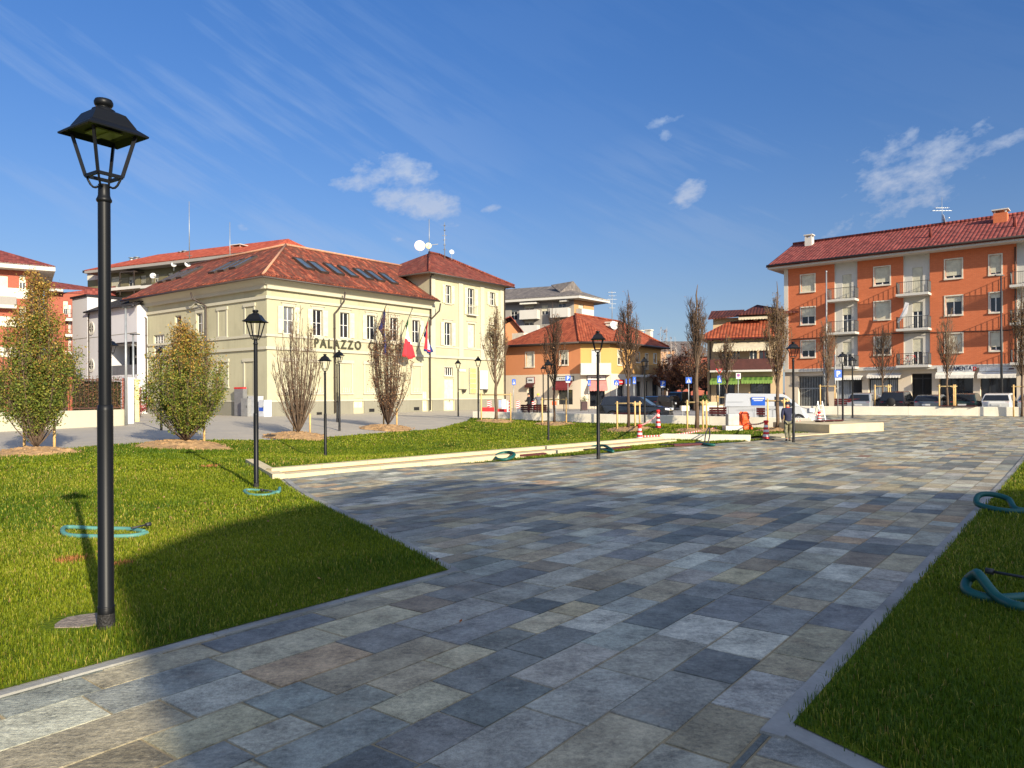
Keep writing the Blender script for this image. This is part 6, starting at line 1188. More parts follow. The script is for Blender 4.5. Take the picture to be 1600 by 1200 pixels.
# ---------------- street lamps ----------------
def lamp_proto():
    t = thing('street_lamp', 'x', 'street lamp', (0,0,0), 'black lantern street lamps', local=True)
    m = MB(); m.lathe([(.047,.78*1.0),(.047,1.7),(.046,3.42),(.046,3.425)], n=20); m.build('pole', m_black, t)
    m = MB(); m.lathe([(.062,.14),(.062,.2),(.058,.205),(.058,1.76),(.055,1.80),(.0475,1.805)], n=20); m.lathe([(.064,.185),(.064,.2),(.058,.202)], n=20); m.build('lower_sleeve', m_black, t)
    m = MB(); m.lathe([(.064,-.05),(.064,.10),(.060,.17),(.063,.19),(.061,.193)], n=20); m.build('base_cover', m_bitumen, t)
    m = MB(); m.lathe([(.046,3.42),(.056,3.43),(.058,3.445),(.05,3.46),(.044,3.48),(.042,3.56),(.044,3.565),(.0,3.566)], n=20); m.build('collar', m_black, t)
    m = MB()
    a, b = .135, .235; zr, zt_ = 3.63, 3.965
    cs = [(1,0),(0,1),(-1,0),(0,-1)]
    for i in range(4):
        c, e = cs[i], cs[(i+1)%4]
        m.bar((c[0]*a,c[1]*a,zr),(e[0]*a,e[1]*a,zr), .018, .026); m.bar((c[0]*a,c[1]*a,zr),(c[0]*b,c[1]*b,zt_), .02, .024)
    m.build('lantern_frame', m_black, t); m = MB()
    for c in cs:
        pts = [(c[0]*(.044+(a-.044)*k_), c[1]*(.044+(a-.044)*k_), 3.55+.10*k_**2.2-.02*math.sin(k_*math.pi)) for k_ in (0,.2,.4,.6,.8,.95,1)]
        m.tube(pts, .009, 6)
    m.build('bracket', m_black, t); m = MB()
    def ring(r, z, q=4): return [(r*math.cos(2*math.pi*i/q), r*math.sin(2*math.pi*i/q), z) for i in range(q)]
    prof = [(.335,3.955),(.338,3.968),(.245,4.02),(.24,4.03),(.165,4.125),(.105,4.148)]
    for (r0_, z0_), (r1_, z1_) in zip(prof[:-1], prof[1:]): m.add(ring(r0_,z0_)+ring(r1_,z1_), [(i,(i+1)%4,4+(i+1)%4,4+i) for i in range(4)])
    m.add(ring(.105,4.148), [(0,1,2,3)]); m.add(ring(.335,3.955)+ring(.245,3.985), [(i,(i+1)%4,4+(i+1)%4,4+i) for i in range(4)]); m.add(ring(.245,3.985), [(0,1,2,3)])
    rf = m.build('lantern_roof', m_black, t)
    m = MB(); m.lathe([(.09,4.13),(.085,4.16),(.052,4.175),(.045,4.185),(.06,4.19),(.069,4.205),(.07,4.225),(.062,4.243),(.03,4.25),(.0,4.251)], n=18); m.build('finial', m_black, rf)
    m = MB(); m.box((0,0,3.975), (.2,.2,.012), (1,1,0)); m.box((0,0,3.965), (.03,.24,.012), (1,1,0)); m.build('reflector', m_led, rf)
    return t
LP = lamp_proto()
lamps = [(166,985,155,'tall black lantern lamp nearest the viewpoint on the left lawn',.2),(400.5,764,484,'black lantern lamp in front of the hall corner, by the steps',.8),(508.5,714.5,553,'black lantern lamp on the sunken lawn right of the bare hornbeam',.8),
 (530.5,672,547,'black lantern lamp overlapping the hall downpipe, right of the pair',.7),(527,659,551,'black lantern lamp just behind the downpipe pair, left one',.7),(252,671.5,542,'black lantern lamp behind the rounder leafy hornbeam',.75),(173,683,529,'black lantern lamp almost hidden behind the nearest lamp',.78),
 (716,650,562,'black lantern lamp before the hall door',.75),(747.5,656.5,557,'black lantern lamp at the left end of the bench wall',.75),(857,690,562,'black lantern lamp on the lawn left of the workers bench',.78),(849,651,571,'smaller black lantern lamp behind the bench wall near the workers',.78),
 (935,718,517,'black lantern lamp on the paving edge in front of the dark car',.78),(1007.5,664.5,558,'black lantern lamp in front of the bonnet of the dark car',.78),(1240,691.5,534,'black lantern lamp beside the walking man',.78),(1317,660,550,'black lantern lamp behind the cream plinth by the parking sign',.78),(1332,652,557,'black lantern lamp furthest back, behind the dark red bench',.78)]
for i, (px, yb, yt, lb, rz) in enumerate(lamps):
    o = LP if i == 0 else copy_tree(LP); p = hit(px, yb) if px != 1332 else atd(px, 49.5); o.location = p; s = (CH+ray(px, yt).z*p.y-p.z)/4.25; s = min(max(s, .8), 1.2); o.scale = (s,)*3; o.rotation_euler.z = rz; o['label'] = lb; print('lamp', px, round(p.y,1), round(s,2))
# pads
m = MB(); p = hit(122,976); a = random.Random(4); m.prism([(p.x+.02+.21*math.cos(i*.52)*a.uniform(.8,1.1), p.y+.02+.20*math.sin(i*.52)*a.uniform(.8,1.1)) for i in range(12)], gz(p.x,p.y)-.1, gz(p.x,p.y)+.03); tag(m.build('concrete_pad', M('rough_concrete', lin((128,116,104)), .95, .5, 16, 1, 40, fine=.3)), 'rough round concrete footing beside the nearest lamp', 'footing')
for px, yb in ((500,714),(935,718),(1240,692)): 
    p = hit(px, yb); m = MB(); m.prism([(p.x-.28,p.y-.2),(p.x+.3,p.y-.2),(p.x+.3,p.y+.22),(p.x-.28,p.y+.22)], gz(p.x,p.y)-.1, gz(p.x,p.y)+(.03 if px == 500 else .012)); tag(m.build('concrete_pad', m_plinth), 'pale stone pad under the lamp '+{500:'on the sunken lawn',935:'in front of the dark car',1240:'beside the walking man'}[px], 'footing')
# modern street lights
for px, yt, d, lb, hd_ in ((197,481,43.5,'tall thin grey street light at the end of the fence',1),(208.5,523,49,'shorter thin grey street light by the yellow pillar',1),(1292,425,60,'tall pale steel pole in front of the brick building',0),(1288,535,57.5,'short steel post with a cap beside the tall pole',0),(1565,431,53,'slim dark street light before the right shop',1),(1305,556,59,'slim steel pole left of the parking sign',0)):
    p = atd(px, d); z = zat(px, yt, d); t = thing('light_pole', lb, 'pole', p); m = MB(); m.tube([p, (p.x,p.y,z)], [.09,.055], 10); m.build('pole', m_galv if px != 1565 else m_iron, t)
    if hd_: m = MB(); m.box((p.x-.12*(1 if px > 1000 else -1),p.y,z+.03), (.6,.2,.07)); m.build('lamp_head', m_iron, t)
    else: m = MB(); m.lathe([(.08,0),(.08,.08),(.0,.12)], (p.x,p.y,z), 8); m.build('cap', m_galv, t)
# overhead cable across the facades is left to the buildings
# ---------------- signs ----------------
def signpost(px, y0, y1, ybase, d, kind, label, w=None, ang=0.0):
    p = atd(px, d); z1 = zat(px,y0,d); z0 = zat(px,y1,d); t = thing('road_sign', label, 'road sign', p); m = MB(); m.tube([p,(p.x,p.y,z1+.02)], .035, 8); m.build('post', m_galv, t)
    h = z1-z0; w = w or h; e = Vector((math.cos(ang), math.sin(ang))); F_ = Fac((p.x,p.y), e)
    if kind in ('P','cross','Pw'):
        zb_ = z0; 
        m = MB(); fbox(m, F_, -w/2, w/2, zb_, z1, .05, .07); bd = m.build('board', m_blue, t)
        if kind == 'cross':
            m = MB(); m.add([F_.P(-w*.36,zb_+h*.14,.075),F_.P(w*.36,zb_+h*.14,.075),F_.P(0,zb_+h*.86,.075)], [(0,1,2)]); m.build('triangle', m_whitep, bd)
            m = MB(); c = F_.P(0,0,.08); e3 = Vector((e.x,e.y,0)); m.bar(F_.P(0,zb_+h*.38,.079), F_.P(0,zb_+h*.58,.079), h*.07); m.bar(F_.P(0,zb_+h*.38,.079), F_.P(-h*.1,zb_+h*.2,.079), h*.05); m.bar(F_.P(0,zb_+h*.38,.079), F_.P(h*.1,zb_+h*.2,.079), h*.05); m.bar(F_.P(-h*.1,zb_+h*.48,.079), F_.P(h*.1,zb_+h*.52,.079), h*.04); m.box(F_.P(0,zb_+h*.65,.079), (h*.09,.01,h*.09)); m.build('walking_figure', m_dblack, bd)
        else:
            text_part(bd, 'P', h*.95, F_.P(-w*.24, zb_+h*.17, .075), F_.e, m_whitep, ext=.004, bold=.02)
            m = MB(); fbox(m, F_, -w*.42, w*.42, zb_-h*.35, zb_-h*.05, .05, .07); m.build('plate', m_whitep, t)
            if kind == 'P' and w > .7: m = MB(); fbox(m, F_, -w*.25, w*.25, zb_-h*.7, zb_-h*.4, .05, .07); m.build('plate', m_whitep, t)
    elif kind == 'no':
        m = MB(); fbox(m, F_, -w/2, w/2, z0, z1, .05, .07); bd = m.build('board', m_whitep, t); c = F_.P(0,(z0+z1)/2+h*.12,.078); vs = []; n = 20
        for r in (.34*w,.24*w):
            for j in range(n): q = 2*math.pi*j/n; vs.append(c+Vector((F_.e.x*r*math.cos(q),F_.e.y*r*math.cos(q),r*math.sin(q))))
        m = MB(); m.add(vs, [(j,(j+1)%n,n+(j+1)%n,n+j) for j in range(n)]); m.bar(c-Vector((w*.17,0,-w*.17)), c+Vector((w*.17,0,-w*.17)), w*.07); m.build('red_ring', m_redp, bd); m = MB(); m.add([c+Vector((F_.e.x*.23*w*math.cos(q/10*math.pi), 0.004, .23*w*math.sin(q/10*math.pi))) for q in range(20)], [tuple(range(20))]); m.build('blue_disc', m_blue, bd)
    elif kind == 'tri':
        m = MB(); m.add([F_.P(-w*.5,z1,.07),F_.P(w*.5,z1,.07),F_.P(0,z1-w*.85,.07)], [(0,1,2)]); bd = m.build('yield_triangle', m_redp, t); m = MB(); m.add([F_.P(-w*.28,z1-w*.12,.075),F_.P(w*.28,z1-w*.12,.075),F_.P(0,z1-w*.6,.075)], [(0,1,2)]); m.build('triangle', m_whitep, bd)
        zz = z1-w*1.0; m = MB(); fbox(m, F_, -w*.3, w*.3, zz-w, zz, .05, .07); b2 = m.build('board', m_blue, t); m = MB(); m.add([F_.P(-w*.2,zz-w*.85,.075),F_.P(w*.2,zz-w*.85,.075),F_.P(0,zz-w*.2,.075)], [(0,1,2)]); m.build('triangle', m_whitep, b2)
    return t
signpost(802.5,592.5,601.5,636,74,'cross','blue pedestrian crossing sign nearest the town hall',w=.40,ang=.5)
signpost(887.5,587,595,636,76,'Pw','pale parking sign over the maroon shop window')
signpost(920,594,603,636,70,'cross','blue crossing sign left of the faded red awning',w=.35,ang=.6)
signpost(963,594,602,636,66,'cross','blue crossing sign behind the dark car roof'); signpost(981,592,600,636,80,'Pw','pale parking sign behind the slim hornbeam',ang=.3); signpost(990.5,589,600,640,62,'cross','blue crossing sign just right of the slim hornbeam',w=.33,ang=.5)
signpost(1036,595,603,630,78,'Pw','blue parking sign by the side street cars',ang=-.1); signpost(1076,589.5,599,650,60,'cross','blue crossing sign left of the pale hornbeam')
signpost(1124,576,600,636,64,'tri','red triangle over a blue plate in front of the green awning',w=.62); signpost(1153.5,583,592,632,66,'no','white no parking sign in front of the green awnings',w=.42)
signpost(1309,578,590,640,53.0,'P','blue parking sign before the curtained shop',w=.52)
# ---------------- cars ----------------
def paint(name, c, r=.25, met=.0): 
    if name in MC: return MC[name]
    t = NT(name); t.b.inputs['Base Color'].default_value = (*c, 1); t.b.inputs['Roughness'].default_value = r; t.b.inputs['Metallic'].default_value = met; t.b.inputs['Coat Weight'].default_value = .6; t.b.inputs['Coat Roughness'].default_value = .05; MC[name] = t.m; return t.m
m_tail = M('tail_lamp_red', (.35,.01,.012), .2); m_head = M('headlamp_clear', (.6,.62,.65), .1, .3, 30); m_rim = M('alloy_rim', (.45,.46,.47), .35, metal=.7); m_trim = M('black_bumper_plastic', (.02,.02,.021), .7)
def car(label, loc, ang, sp, mat, name='parked_car', cat='car', group=None):
    """x forward, origin on the ground at the middle"""
    L_, Wd, H = sp['L'], sp['W'], sp['H']; r = sp.get('r', .33); xw = sp['xw']; gc = sp.get('gc', .2); t = thing(name, label, cat, (0,0,0), group, local=True)
    top = sp['top']     # outline of the lower body front->rear above the bumpers, (x, z)
    def arch(xc):
        R_ = r*1.18; out = []
        for i in range(9): a = math.pi*(1-i/8); out.append((xc+R_*math.cos(a), max(gc, r+R_*math.sin(a)*1.0)))
        return out
    rear, front = -L_/2, L_/2
    out = [(rear+.05, gc+.05)]+[(xw[1]-r*1.18, gc)]+arch(xw[1])+[(xw[1]+r*1.18, gc)]+[(xw[0]-r*1.18, gc)]+arch(xw[0])+[(xw[0]+r*1.18, gc)]+[(front-.05, gc+.05)]+top
    cx, cz = 0, .6; ys = [(-Wd/2, .0), (-Wd/2+.05, .045)]
    m = MB(); lay = []
    for y, ins in ((-Wd/2+.035,.0),(-Wd/2,.5),(Wd/2,.5),(Wd/2-.035,.0)):
        lay.append([(x*(1-.012*(1 if ins == 0 else 0)), y, z if ins else (z-.02 if z > .6 else z)) for x, z in out])
    # corners in plan: narrow the nose and tail
    def pl(x, y):
        k_ = max(0, (abs(x)-(L_/2-.55))/.55); return y*(1-.14*k_**2)
    n = len(out); vs = [(x, pl(x, y), z) for l in lay for x, y, z in l]; fs = []
    for a in range(3):
        for i in range(n): fs.append((a*n+i, a*n+(i+1)%n, (a+1)*n+(i+1)%n, (a+1)*n+i))
    m.add(vs, fs)
    for a in (0, 3): m.add([vs[a*n+i] for i in range(n)], [tuple(range(n))])
    body = m.build('body', mat, t); bv = body.modifiers.new('b','BEVEL'); bv.width = .03; bv.segments = 2; bv.limit_method = 'ANGLE'; bv.angle_limit = .6
    # greenhouse
    g = sp['gh']; zb = min(p[1] for p in g); zt = max(p[1] for p in g); yb, yt = Wd/2-.06, Wd/2-sp.get('tumble', .22)
    yh = lambda z: yb+(yt-yb)*(z-zb)/(zt-zb)
    m = MB(); n = len(g); vs = [(x, -yh(z), z) for x, z in g]+[(x, yh(z), z) for x, z in g]; m.add(vs, [(i,(i+1)%n,n+(i+1)%n,n+i) for i in range(n)]+[tuple(range(n)), tuple(range(2*n-1,n-1,-1))]); cabn = m.build('cabin', mat, t); bv = cabn.modifiers.new('b','BEVEL'); bv.width = .035; bv.segments = 2
    for q in sp['side']:
        for s_ in (-1,1): m = MB(); m.add([(x, s_*(yh(z)+.006), z) for x, z in q]+[(x, s_*(yh(z)-.02), z) for x, z in q], [tuple(range(len(q)))]+[(i,(i+1)%len(q),len(q)+(i+1)%len(q),len(q)+i) for i in range(len(q))]); m.build('side_window', m_carglass, t)
    for nm in ('wind','back'):
        if nm in sp:
            (x0,z0),(x1,z1) = sp[nm]; m = MB(); s_ = 1 if nm == 'wind' else -1; o_ = .014*s_; y0, y1 = yh(z0)-.09, yh(z1)-.09; m.add([(x0+o_,-y0,z0),(x0+o_,y0,z0),(x1+o_,y1,z1+.008),(x1+o_,-y1,z1+.008),(x0-o_,-y0,z0),(x0-o_,y0,z0),(x1-o_,y1,z1),(x1-o_,-y1,z1)], [(0,1,2,3),(0,4,5,1),(2,6,7,3),(1,5,6,2),(0,3,7,4)]); m.build('windscreen' if nm == 'wind' else 'rear_window', m_carglass, t)
    for xc in xw:
        for s_ in (-1,1):
            y = s_*(Wd/2-.13); m = MB(); pr = [(.0,-.1),(r*.62,-.1),(r*.95,-.09),(r,-.06),(r,.06),(r*.95,.09),(r*.66,.1),(r*.62,.06),(0,.06)]; k_ = 20; vs = []
            for rr, dd in pr:
                for j in range(k_): a = 2*math.pi*j/k_; vs.append((xc+rr*math.cos(a), y+s_*dd, r+rr*math.sin(a)))
            m.add(vs, [(i*k_+j,i*k_+(j+1)%k_,(i+1)*k_+(j+1)%k_,(i+1)*k_+j) for i in range(len(pr)-1) for j in range(k_)]); w = m.build('wheel', m_rubber, t)
            m = MB()
            for j in range(5): a = 2*math.pi*j/5+.3; c_ = (xc+r*.3*math.cos(a), y+s_*.075, r+r*.3*math.sin(a)); m.box(c_, (r*.6,.03,r*.16), (math.cos(a),0,math.sin(a)), (0,1,0) , (-math.sin(a),0,math.cos(a)))
            pts = [(xc+r*.62*math.cos(2*math.pi*j/16), y+s_*.09, r+r*.62*math.sin(2*math.pi*j/16)) for j in range(17)]; m.tube(pts, r*.05, 5, False); m.build('rim', m_rim, w)
    # inner wheel wells
    m = MB(); m.box((0,0,gc+.28), (L_*.96, Wd-.44, .36)); m.build('underbody', m_dblack, t)
    for s_ in (-1,1):
        x, z, w, h = sp['hl']; m = MB(); m.box((x, s_*(Wd/2*.80), z), (.3, w, h), (1,-s_*.35,-.12)); m.build('headlight', m_head, t)
        x, z, w, h = sp['tl']; m = MB(); m.box((x+.02, s_*(Wd/2*.82-w/2), z), (.08, w*.8, h), (1,s_*.12,0)); m.build('tail_light', sp.get('tlm', m_tail), t)
        x, z = sp['mir']; m = MB(); m.box((x, s_*(Wd/2+.08), z), (.12,.2,.14)); m.build('wing_mirror', sp.get('mirm', mat), t)
    m = MB(); m.box((front-.06,0,gc+.2), (.16,Wd*.86,.28)); fb_ = m.build('front_bumper', m_trim if sp.get('dark') else mat, t); bv = fb_.modifiers.new('b','BEVEL'); bv.width = .04
    m = MB(); m.box((front+.0,0,gc+.42), (.06,Wd*.5,.14)); m.build('grille', m_dblack, t)
    m = MB(); m.box((rear+.06,0,gc+.2), (.16,Wd*.88,.3)); rb_ = m.build('rear_bumper', m_trim if sp.get('dark') else mat, t); bv = rb_.modifiers.new('b','BEVEL'); bv.width = .04
    x, z = sp.get('pl', (rear-.02, .75)); m = MB(); m.box((x,0,z), (.03,.5,.12)); m.build('number_plate', m_whitep, t)
    for s_ in (-1,1):
        for xd in sp['doors']: m = MB(); m.box((xd, s_*(Wd/2+.001), (gc+.15+sp['belt'])/2), (.012,.006,sp['belt']-gc-.2)); m.build('door_seam', m_dblack, t)
        for xh in sp['hand']: m = MB(); m.box((xh, s_*(Wd/2+.012), sp['belt']-.12), (.16,.03,.03)); m.build('door_handle', m_dblack, t)
    if 'extra' in sp: sp['extra'](t)
    t.location = loc; t.rotation_euler.z = ang; return t
suv = dict(L=4.6,W=1.95,H=1.72,r=.37,xw=(1.42,-1.32),gc=.28,belt=1.08,dark=True,tumble=.26,
 top=[(2.30,.62),(2.26,.86),(2.0,.98),(1.15,1.10),(-2.05,1.14),(-2.28,1.05),(-2.30,.6)], gh=[(1.25,1.06),(.45,1.62),(.1,1.70),(-1.5,1.72),(-1.95,1.66),(-2.2,1.10)],
 side=[[(.98,1.10),(.35,1.55),(-.05,1.60),(-.05,1.10)],[(-.13,1.10),(-.13,1.60),(-.85,1.61),(-1.0,1.12)],[(-1.12,1.14),(-.97,1.61),(-1.65,1.58),(-1.9,1.18)]], wind=((1.19,1.12),(.48,1.60)), back=((-2.17,1.16),(-1.98,1.6)), hl=(2.14,.88,.22,.12), tl=(-2.2,.98,.22,.3), mir=(.85,1.14), doors=(.95,-.08,-1.0), hand=(.15,-.9))
van = dict(L=5.1,W=1.95,H=1.95,r=.34,xw=(1.62,-1.55),gc=.24,belt=1.12,tumble=.16,
 top=[(2.53,.6),(2.5,.86),(2.25,1.02),(1.75,1.16),(-2.5,1.16),(-2.54,.6)], gh=[(1.78,1.14),(.98,1.80),(.75,1.90),(-2.3,1.95),(-2.46,1.88),(-2.52,1.14)],
 side=[[(1.45,1.18),(.86,1.70),(.30,1.74),(.30,1.18)]], wind=((1.74,1.18),(1.0,1.78)), hl=(2.3,.93,.42,.22), tl=(-2.5,1.1,.16,.5), mir=(1.15,1.2), doors=(1.2,.2,-.85), hand=(.35,.0), mirm=m_trim)
def hatch(L_, H, W_=1.8, **k):
    a = L_/2; d = dict(L=L_,W=W_,H=H,r=.32,xw=(a-.85,-a+.72),gc=.2,belt=.95,tumble=.24, top=[(a,.55),(a-.04,.75),(a-.4,.88),(a-1.15,.98),(-a+.12,1.0),(-a,.9),(-a,.5)],
     gh=[(a-1.1,.96),(a-1.85,H-.08),(a-2.2,H),(-a+.75,H-.03),(-a+.45,H-.1),(-a+.08,.98)], side=[[(a-1.35,1.0),(a-1.95,H-.14),(.0,H-.1),(.0,1.0)],[(-.08,1.0),(-.08,H-.1),(-a+.75,H-.15),(-a+.5,1.04)]],
     wind=((a-1.15,1.02),(a-1.82,H-.12)), back=((-a+.1,1.04),(-a+.42,H-.14)), hl=(a-.2,.72,.34,.15), tl=(-a+.06,.86,.26,.2), mir=(a-1.4,1.0), doors=(a-1.3,-.04,-a+.9), hand=(.25,-.9)); d.update(k); return d
dx = Vector((15.3,37.7))-Vector((-3.0,56.3))
m_darkgrey = paint('dark_grey_paint', (.014,.016,.021), .2, .2); m_vanw = paint('white_van_paint', (.40,.41,.42), .3); m_silver = paint('silver_paint', (.40,.42,.43), .3, .5); m_blk = paint('black_paint', (.012,.012,.014), .2); m_slate = paint('slate_blue_paint', (.09,.11,.13), .25, .4); m_pearl = paint('pearl_white_paint', (.66,.65,.60), .25); m_green = paint('dark_green_paint', (.012,.03,.026), .25); m_navy = paint('navy_paint', (.012,.02,.06), .25)
d1 = 48.2; p = atd(993, d1); p.z = gz(p.x,p.y)-.05; car('dark grey sport utility car parked behind the bench wall', p, math.atan2(-.34,.94), suv, m_darkgrey, group=None)
def vandecal(t):
    m = MB(); m.box((-.62,-.92,1.47), (.78,.02,.50), (1,0,0), (0,1,.1)); b = m.build('decal', m_blue, t); m = MB()
    for i, (w, h) in enumerate(((.66,.09),(.5,.05),(.68,.05),(.46,.05))): m.box((-.62,-.937+.012*i,1.63-i*.115), (w,.012,h), (1,0,0), (0,1,.1))
    m.build('faint_lettering', m_whitep, b); m = MB(); m.box((-.9,-.985,1.0),(1.7,.01,.015)); m.box((-1.9,-.95,1.45),(.9,.012,.012)); m.build('panel_crease', m_galv, t)
van['extra'] = vandecal
p = atd(1199, 44.6); p.z = gz(p.x,p.y)-.05; print('van', p); car('white delivery van with a blue door decal behind the walking man', p, math.atan2(-.22,.97), van, m_vanw, 'delivery_van', 'van')
hd_up = math.atan2(.75,.66)
def spare(t):
    m = MB(); m.lathe([(.02,-.08),(.28,-.08),(.3,0),(.28,.08),(.02,.08)], (0,0,0), 18); m.v = [(-2.22-z, x+.0, .95+y) for x, y, z in m.v]; m.build('spare_wheel', m_rubber, t)
cars = [(1341,53.5,hatch(4.1,1.62,r=.32),m_silver,'silver people carrier at the left end of the parked row'),(1393,52.5,hatch(4.2,1.72,r=.36,gc=.3,extra=spare),m_blk,'black off road car with a spare wheel on its tail'),(1448,51.5,hatch(4.4,1.46,tlm=m_tail),m_slate,'slate blue hatchback behind the bench wall'),(1503,50.5,hatch(4.0,1.55),m_green,'dark car with a bright tail lamp in front of the hardware shop'),(1556,49.5,hatch(4.2,1.54,1.85),m_pearl,'pearl white crossover with a wide dark rear window'),(1612,49.0,hatch(4.2,1.5),m_silver,'silver car cut by the right edge of the picture')]
for px, d, sp, mt, lb in cars: p = atd(px, d+2.0); q = atd(px, d); v = Vector((math.cos(hd_up), math.sin(hd_up))); p = Vector((q.x+v.x*2.0, q.y+v.y*2.0, 0)); p.z = gz(q.x,q.y)-.04; car(lb, p, hd_up, sp, mt, group='cars parked before the shops')
for px, d, sp, mt, an, lb in ((1048,78,hatch(4.2,1.5),m_blk,.9,'black car beside the orange corner house'),(1066,80,hatch(4.2,1.9,1.9),m_green,.9,'dark green people carrier in the side street'),(1083,84,hatch(4.2,1.5),m_navy,.9,'navy car in the side street behind the crossing sign'),(1100,84,hatch(4.2,1.5),m_blk,.9,'black car nearest the awning house'),(1030,72,hatch(4.2,1.5),m_blk,.9,'black car behind the roof of the dark sport utility car'),(1372,58,hatch(4.2,1.45),m_silver,-.7,'silver car half hidden behind the black off road car')):
    p = atd(px, d); p.z -= .04; car(lb, p, an, sp, mt, group='cars in the side street' if px < 1200 else None)
# ---------------- people ----------------
def skinned(name, chain, mat, par, lvl=2):
    """chain: {key:(pos, radius, parent)}"""
    keys = list(chain); me = bpy.data.meshes.new(name); me.from_pydata([chain[k][0] for k in keys], [(keys.index(chain[k][2]), i) for i, k in enumerate(keys) if chain[k][2]], [])
    o = bpy.data.objects.new(name, me); COL.objects.link(o); o.parent = par; o.modifiers.new('skin', 'SKIN'); bm = bmesh.new(); bm.from_mesh(me); ly = bm.verts.layers.skin.verify(); bm.verts.ensure_lookup_table()
    for i, k in enumerate(keys): r = chain[k][1]; bm.verts[i][ly].radius = r if isinstance(r, tuple) else (r, r); bm.verts[i][ly].use_root = chain[k][2] is None
    bm.to_mesh(me); bm.free(); s = o.modifiers.new('sub', 'SUBSURF'); s.levels = s.render_levels = lvl; s2 = me; me.materials.append(mat)
    for m_ in o.modifiers:
        if m_.type == 'SKIN': m_.use_smooth_shade = True
    return o
m_skin = M('skin', lin((196,142,112)), .6); m_hair = M('dark_hair', (.02,.015,.012), .8)
def person(label, loc, ang, J, cl, H=1.75):
    """J joints in metres, person facing +Y locally"""
    t = thing('person', label, 'person', (0,0,0), local=True)
    s = H/1.75; V = lambda k: Vector(J[k])*s; nk = {}
    ch = {'pel':(V('pel'),.12*s,None),'spi':(V('spi'),.115*s,'pel'),'che':(V('che'),.14*s,'spi'),'nec':(V('nec'),.055*s,'che'),'hed':(V('hed'),(.078*s,.09*s),'nec'),'top':(V('hed')+Vector((0,0,.10))*s,(.07*s,.08*s),'hed')}
    ch['nose'] = (V('hed')+Vector((0,.10,0))*s, .02*s, 'hed')
    for a in 'lr':
        for k, r, p_ in (('sho',.06,'che'),('elb',.043,'sho'),('wri',.028,'elb'),('han',.034,'wri'),('hip',.085,'pel'),('kne',.056,'hip'),('ank',.037,'kne'),('toe',.032,'ank')): ch[k+a] = (V(k+a), r*s, p_ if p_ in ('che','pel') else p_+a)
        hn = V('han'+a); dr = (hn-V('wri'+a)).normalized(); sd_ = dr.cross(Vector((1,0,0))).normalized()
        for i, (o_, l) in enumerate(((-.03,.070),(-.01,.082),(.01,.078),(.03,.062))):
            b_ = hn+sd_*o_*s; ch[f'f{i}{a}'] = (b_+dr*l*.55*s, .009*s, 'han'+a); ch[f'g{i}{a}'] = (b_+(dr*l*.95+Vector((.015 if a == 'l' else -.015,0,0)))*s, .008*s, f'f{i}{a}')
        ch['th'+a] = (hn-sd_*.05*s+dr*.02*s, .011*s, 'wri'+a)
    body = skinned('body', ch, m_skin, t)
    cj, ct, cs, hat = cl['jacket'], cl['trousers'], cl['shoes'], cl.get('hat')
    jk = {'pel':(V('pel')+Vector((0,0,.0)),(.175*s,.135*s),None),'hem':(V('pel')-Vector((0,0,.1))*s,(.18*s,.14*s),'pel'),'spi':(V('spi'),(.165*s,.13*s),'pel'),'che':(V('che'),(.19*s,.15*s),'spi'),'nec':(V('nec')-Vector((0,0,.02))*s,.075*s,'che')}
    for a in 'lr': jk['sho'+a] = (V('sho'+a),.082*s,'che'); jk['elb'+a] = (V('elb'+a),.062*s,'sho'+a); jk['wri'+a] = (V('wri'+a).lerp(V('elb'+a),.12),.046*s,'elb'+a)
    skinned('jacket', jk, cj, t)
    tr_ = {'pel':(V('pel')-Vector((0,0,.03))*s,(.15*s,.12*s),None)}
    for a in 'lr': tr_['hip'+a] = (V('hip'+a)-Vector((0,0,.05))*s,.10*s,'pel'); tr_['kne'+a] = (V('kne'+a),.076*s,'hip'+a); tr_['ank'+a] = (V('ank'+a),.062*s,'kne'+a)
    skinned('trousers', tr_, ct, t)
    for a in 'lr': skinned('shoe', {'h':(V('ank'+a)-Vector((0,.03,.03))*s,.05*s,None),'t':(V('toe'+a)-Vector((0,0,.0)),.043*s,'h')}, cs, t)
    m = MB(); c = V('hed')+Vector((0,-.01,.055))*s; prof = [(.098,-.02),(.102,.02),(.095,.06),(.07,.092),(.03,.106),(.0,.108)] if hat else [(.086,-.05),(.098,0),(.094,.05),(.07,.085),(.03,.1),(0,.101)]
    m.lathe([(r*s, z*s) for r, z in prof], c, 16); 
    if cl.get('brim'): m.lathe([(.1*s,-.02*s),(.135*s,-.025*s),(.135*s,-.015*s),(.1*s,-.008*s)], c, 16)
    m.build('cap' if hat else 'hair', hat or m_hair, t)
    if cl.get('collar'): m = MB(); m.lathe([(.085*s,-.05*s),(.082*s,.0),(.072*s,.05*s),(.062*s,.05*s)], V('nec')+Vector((0,-.01,0)), 14); m.build('hood', cl['collar'], t)
    for sd_ in (-1,1):
        m = MB(); m.lathe([(.0,-.02*s),(.012*s,0),(.0,.02*s)], V('hed')+Vector((sd_*.085,-.005,.0))*s, 6); m.build('ear', m_skin, body)
        m = MB(); m.lathe([(.0,-.011*s),(.011*s,0),(.0,.011*s)], V('hed')+Vector((sd_*.032,.082,.02))*s, 6); m.build('eye', m_dblack, body)
    t.location = loc; t.rotation_euler.z = ang; return t
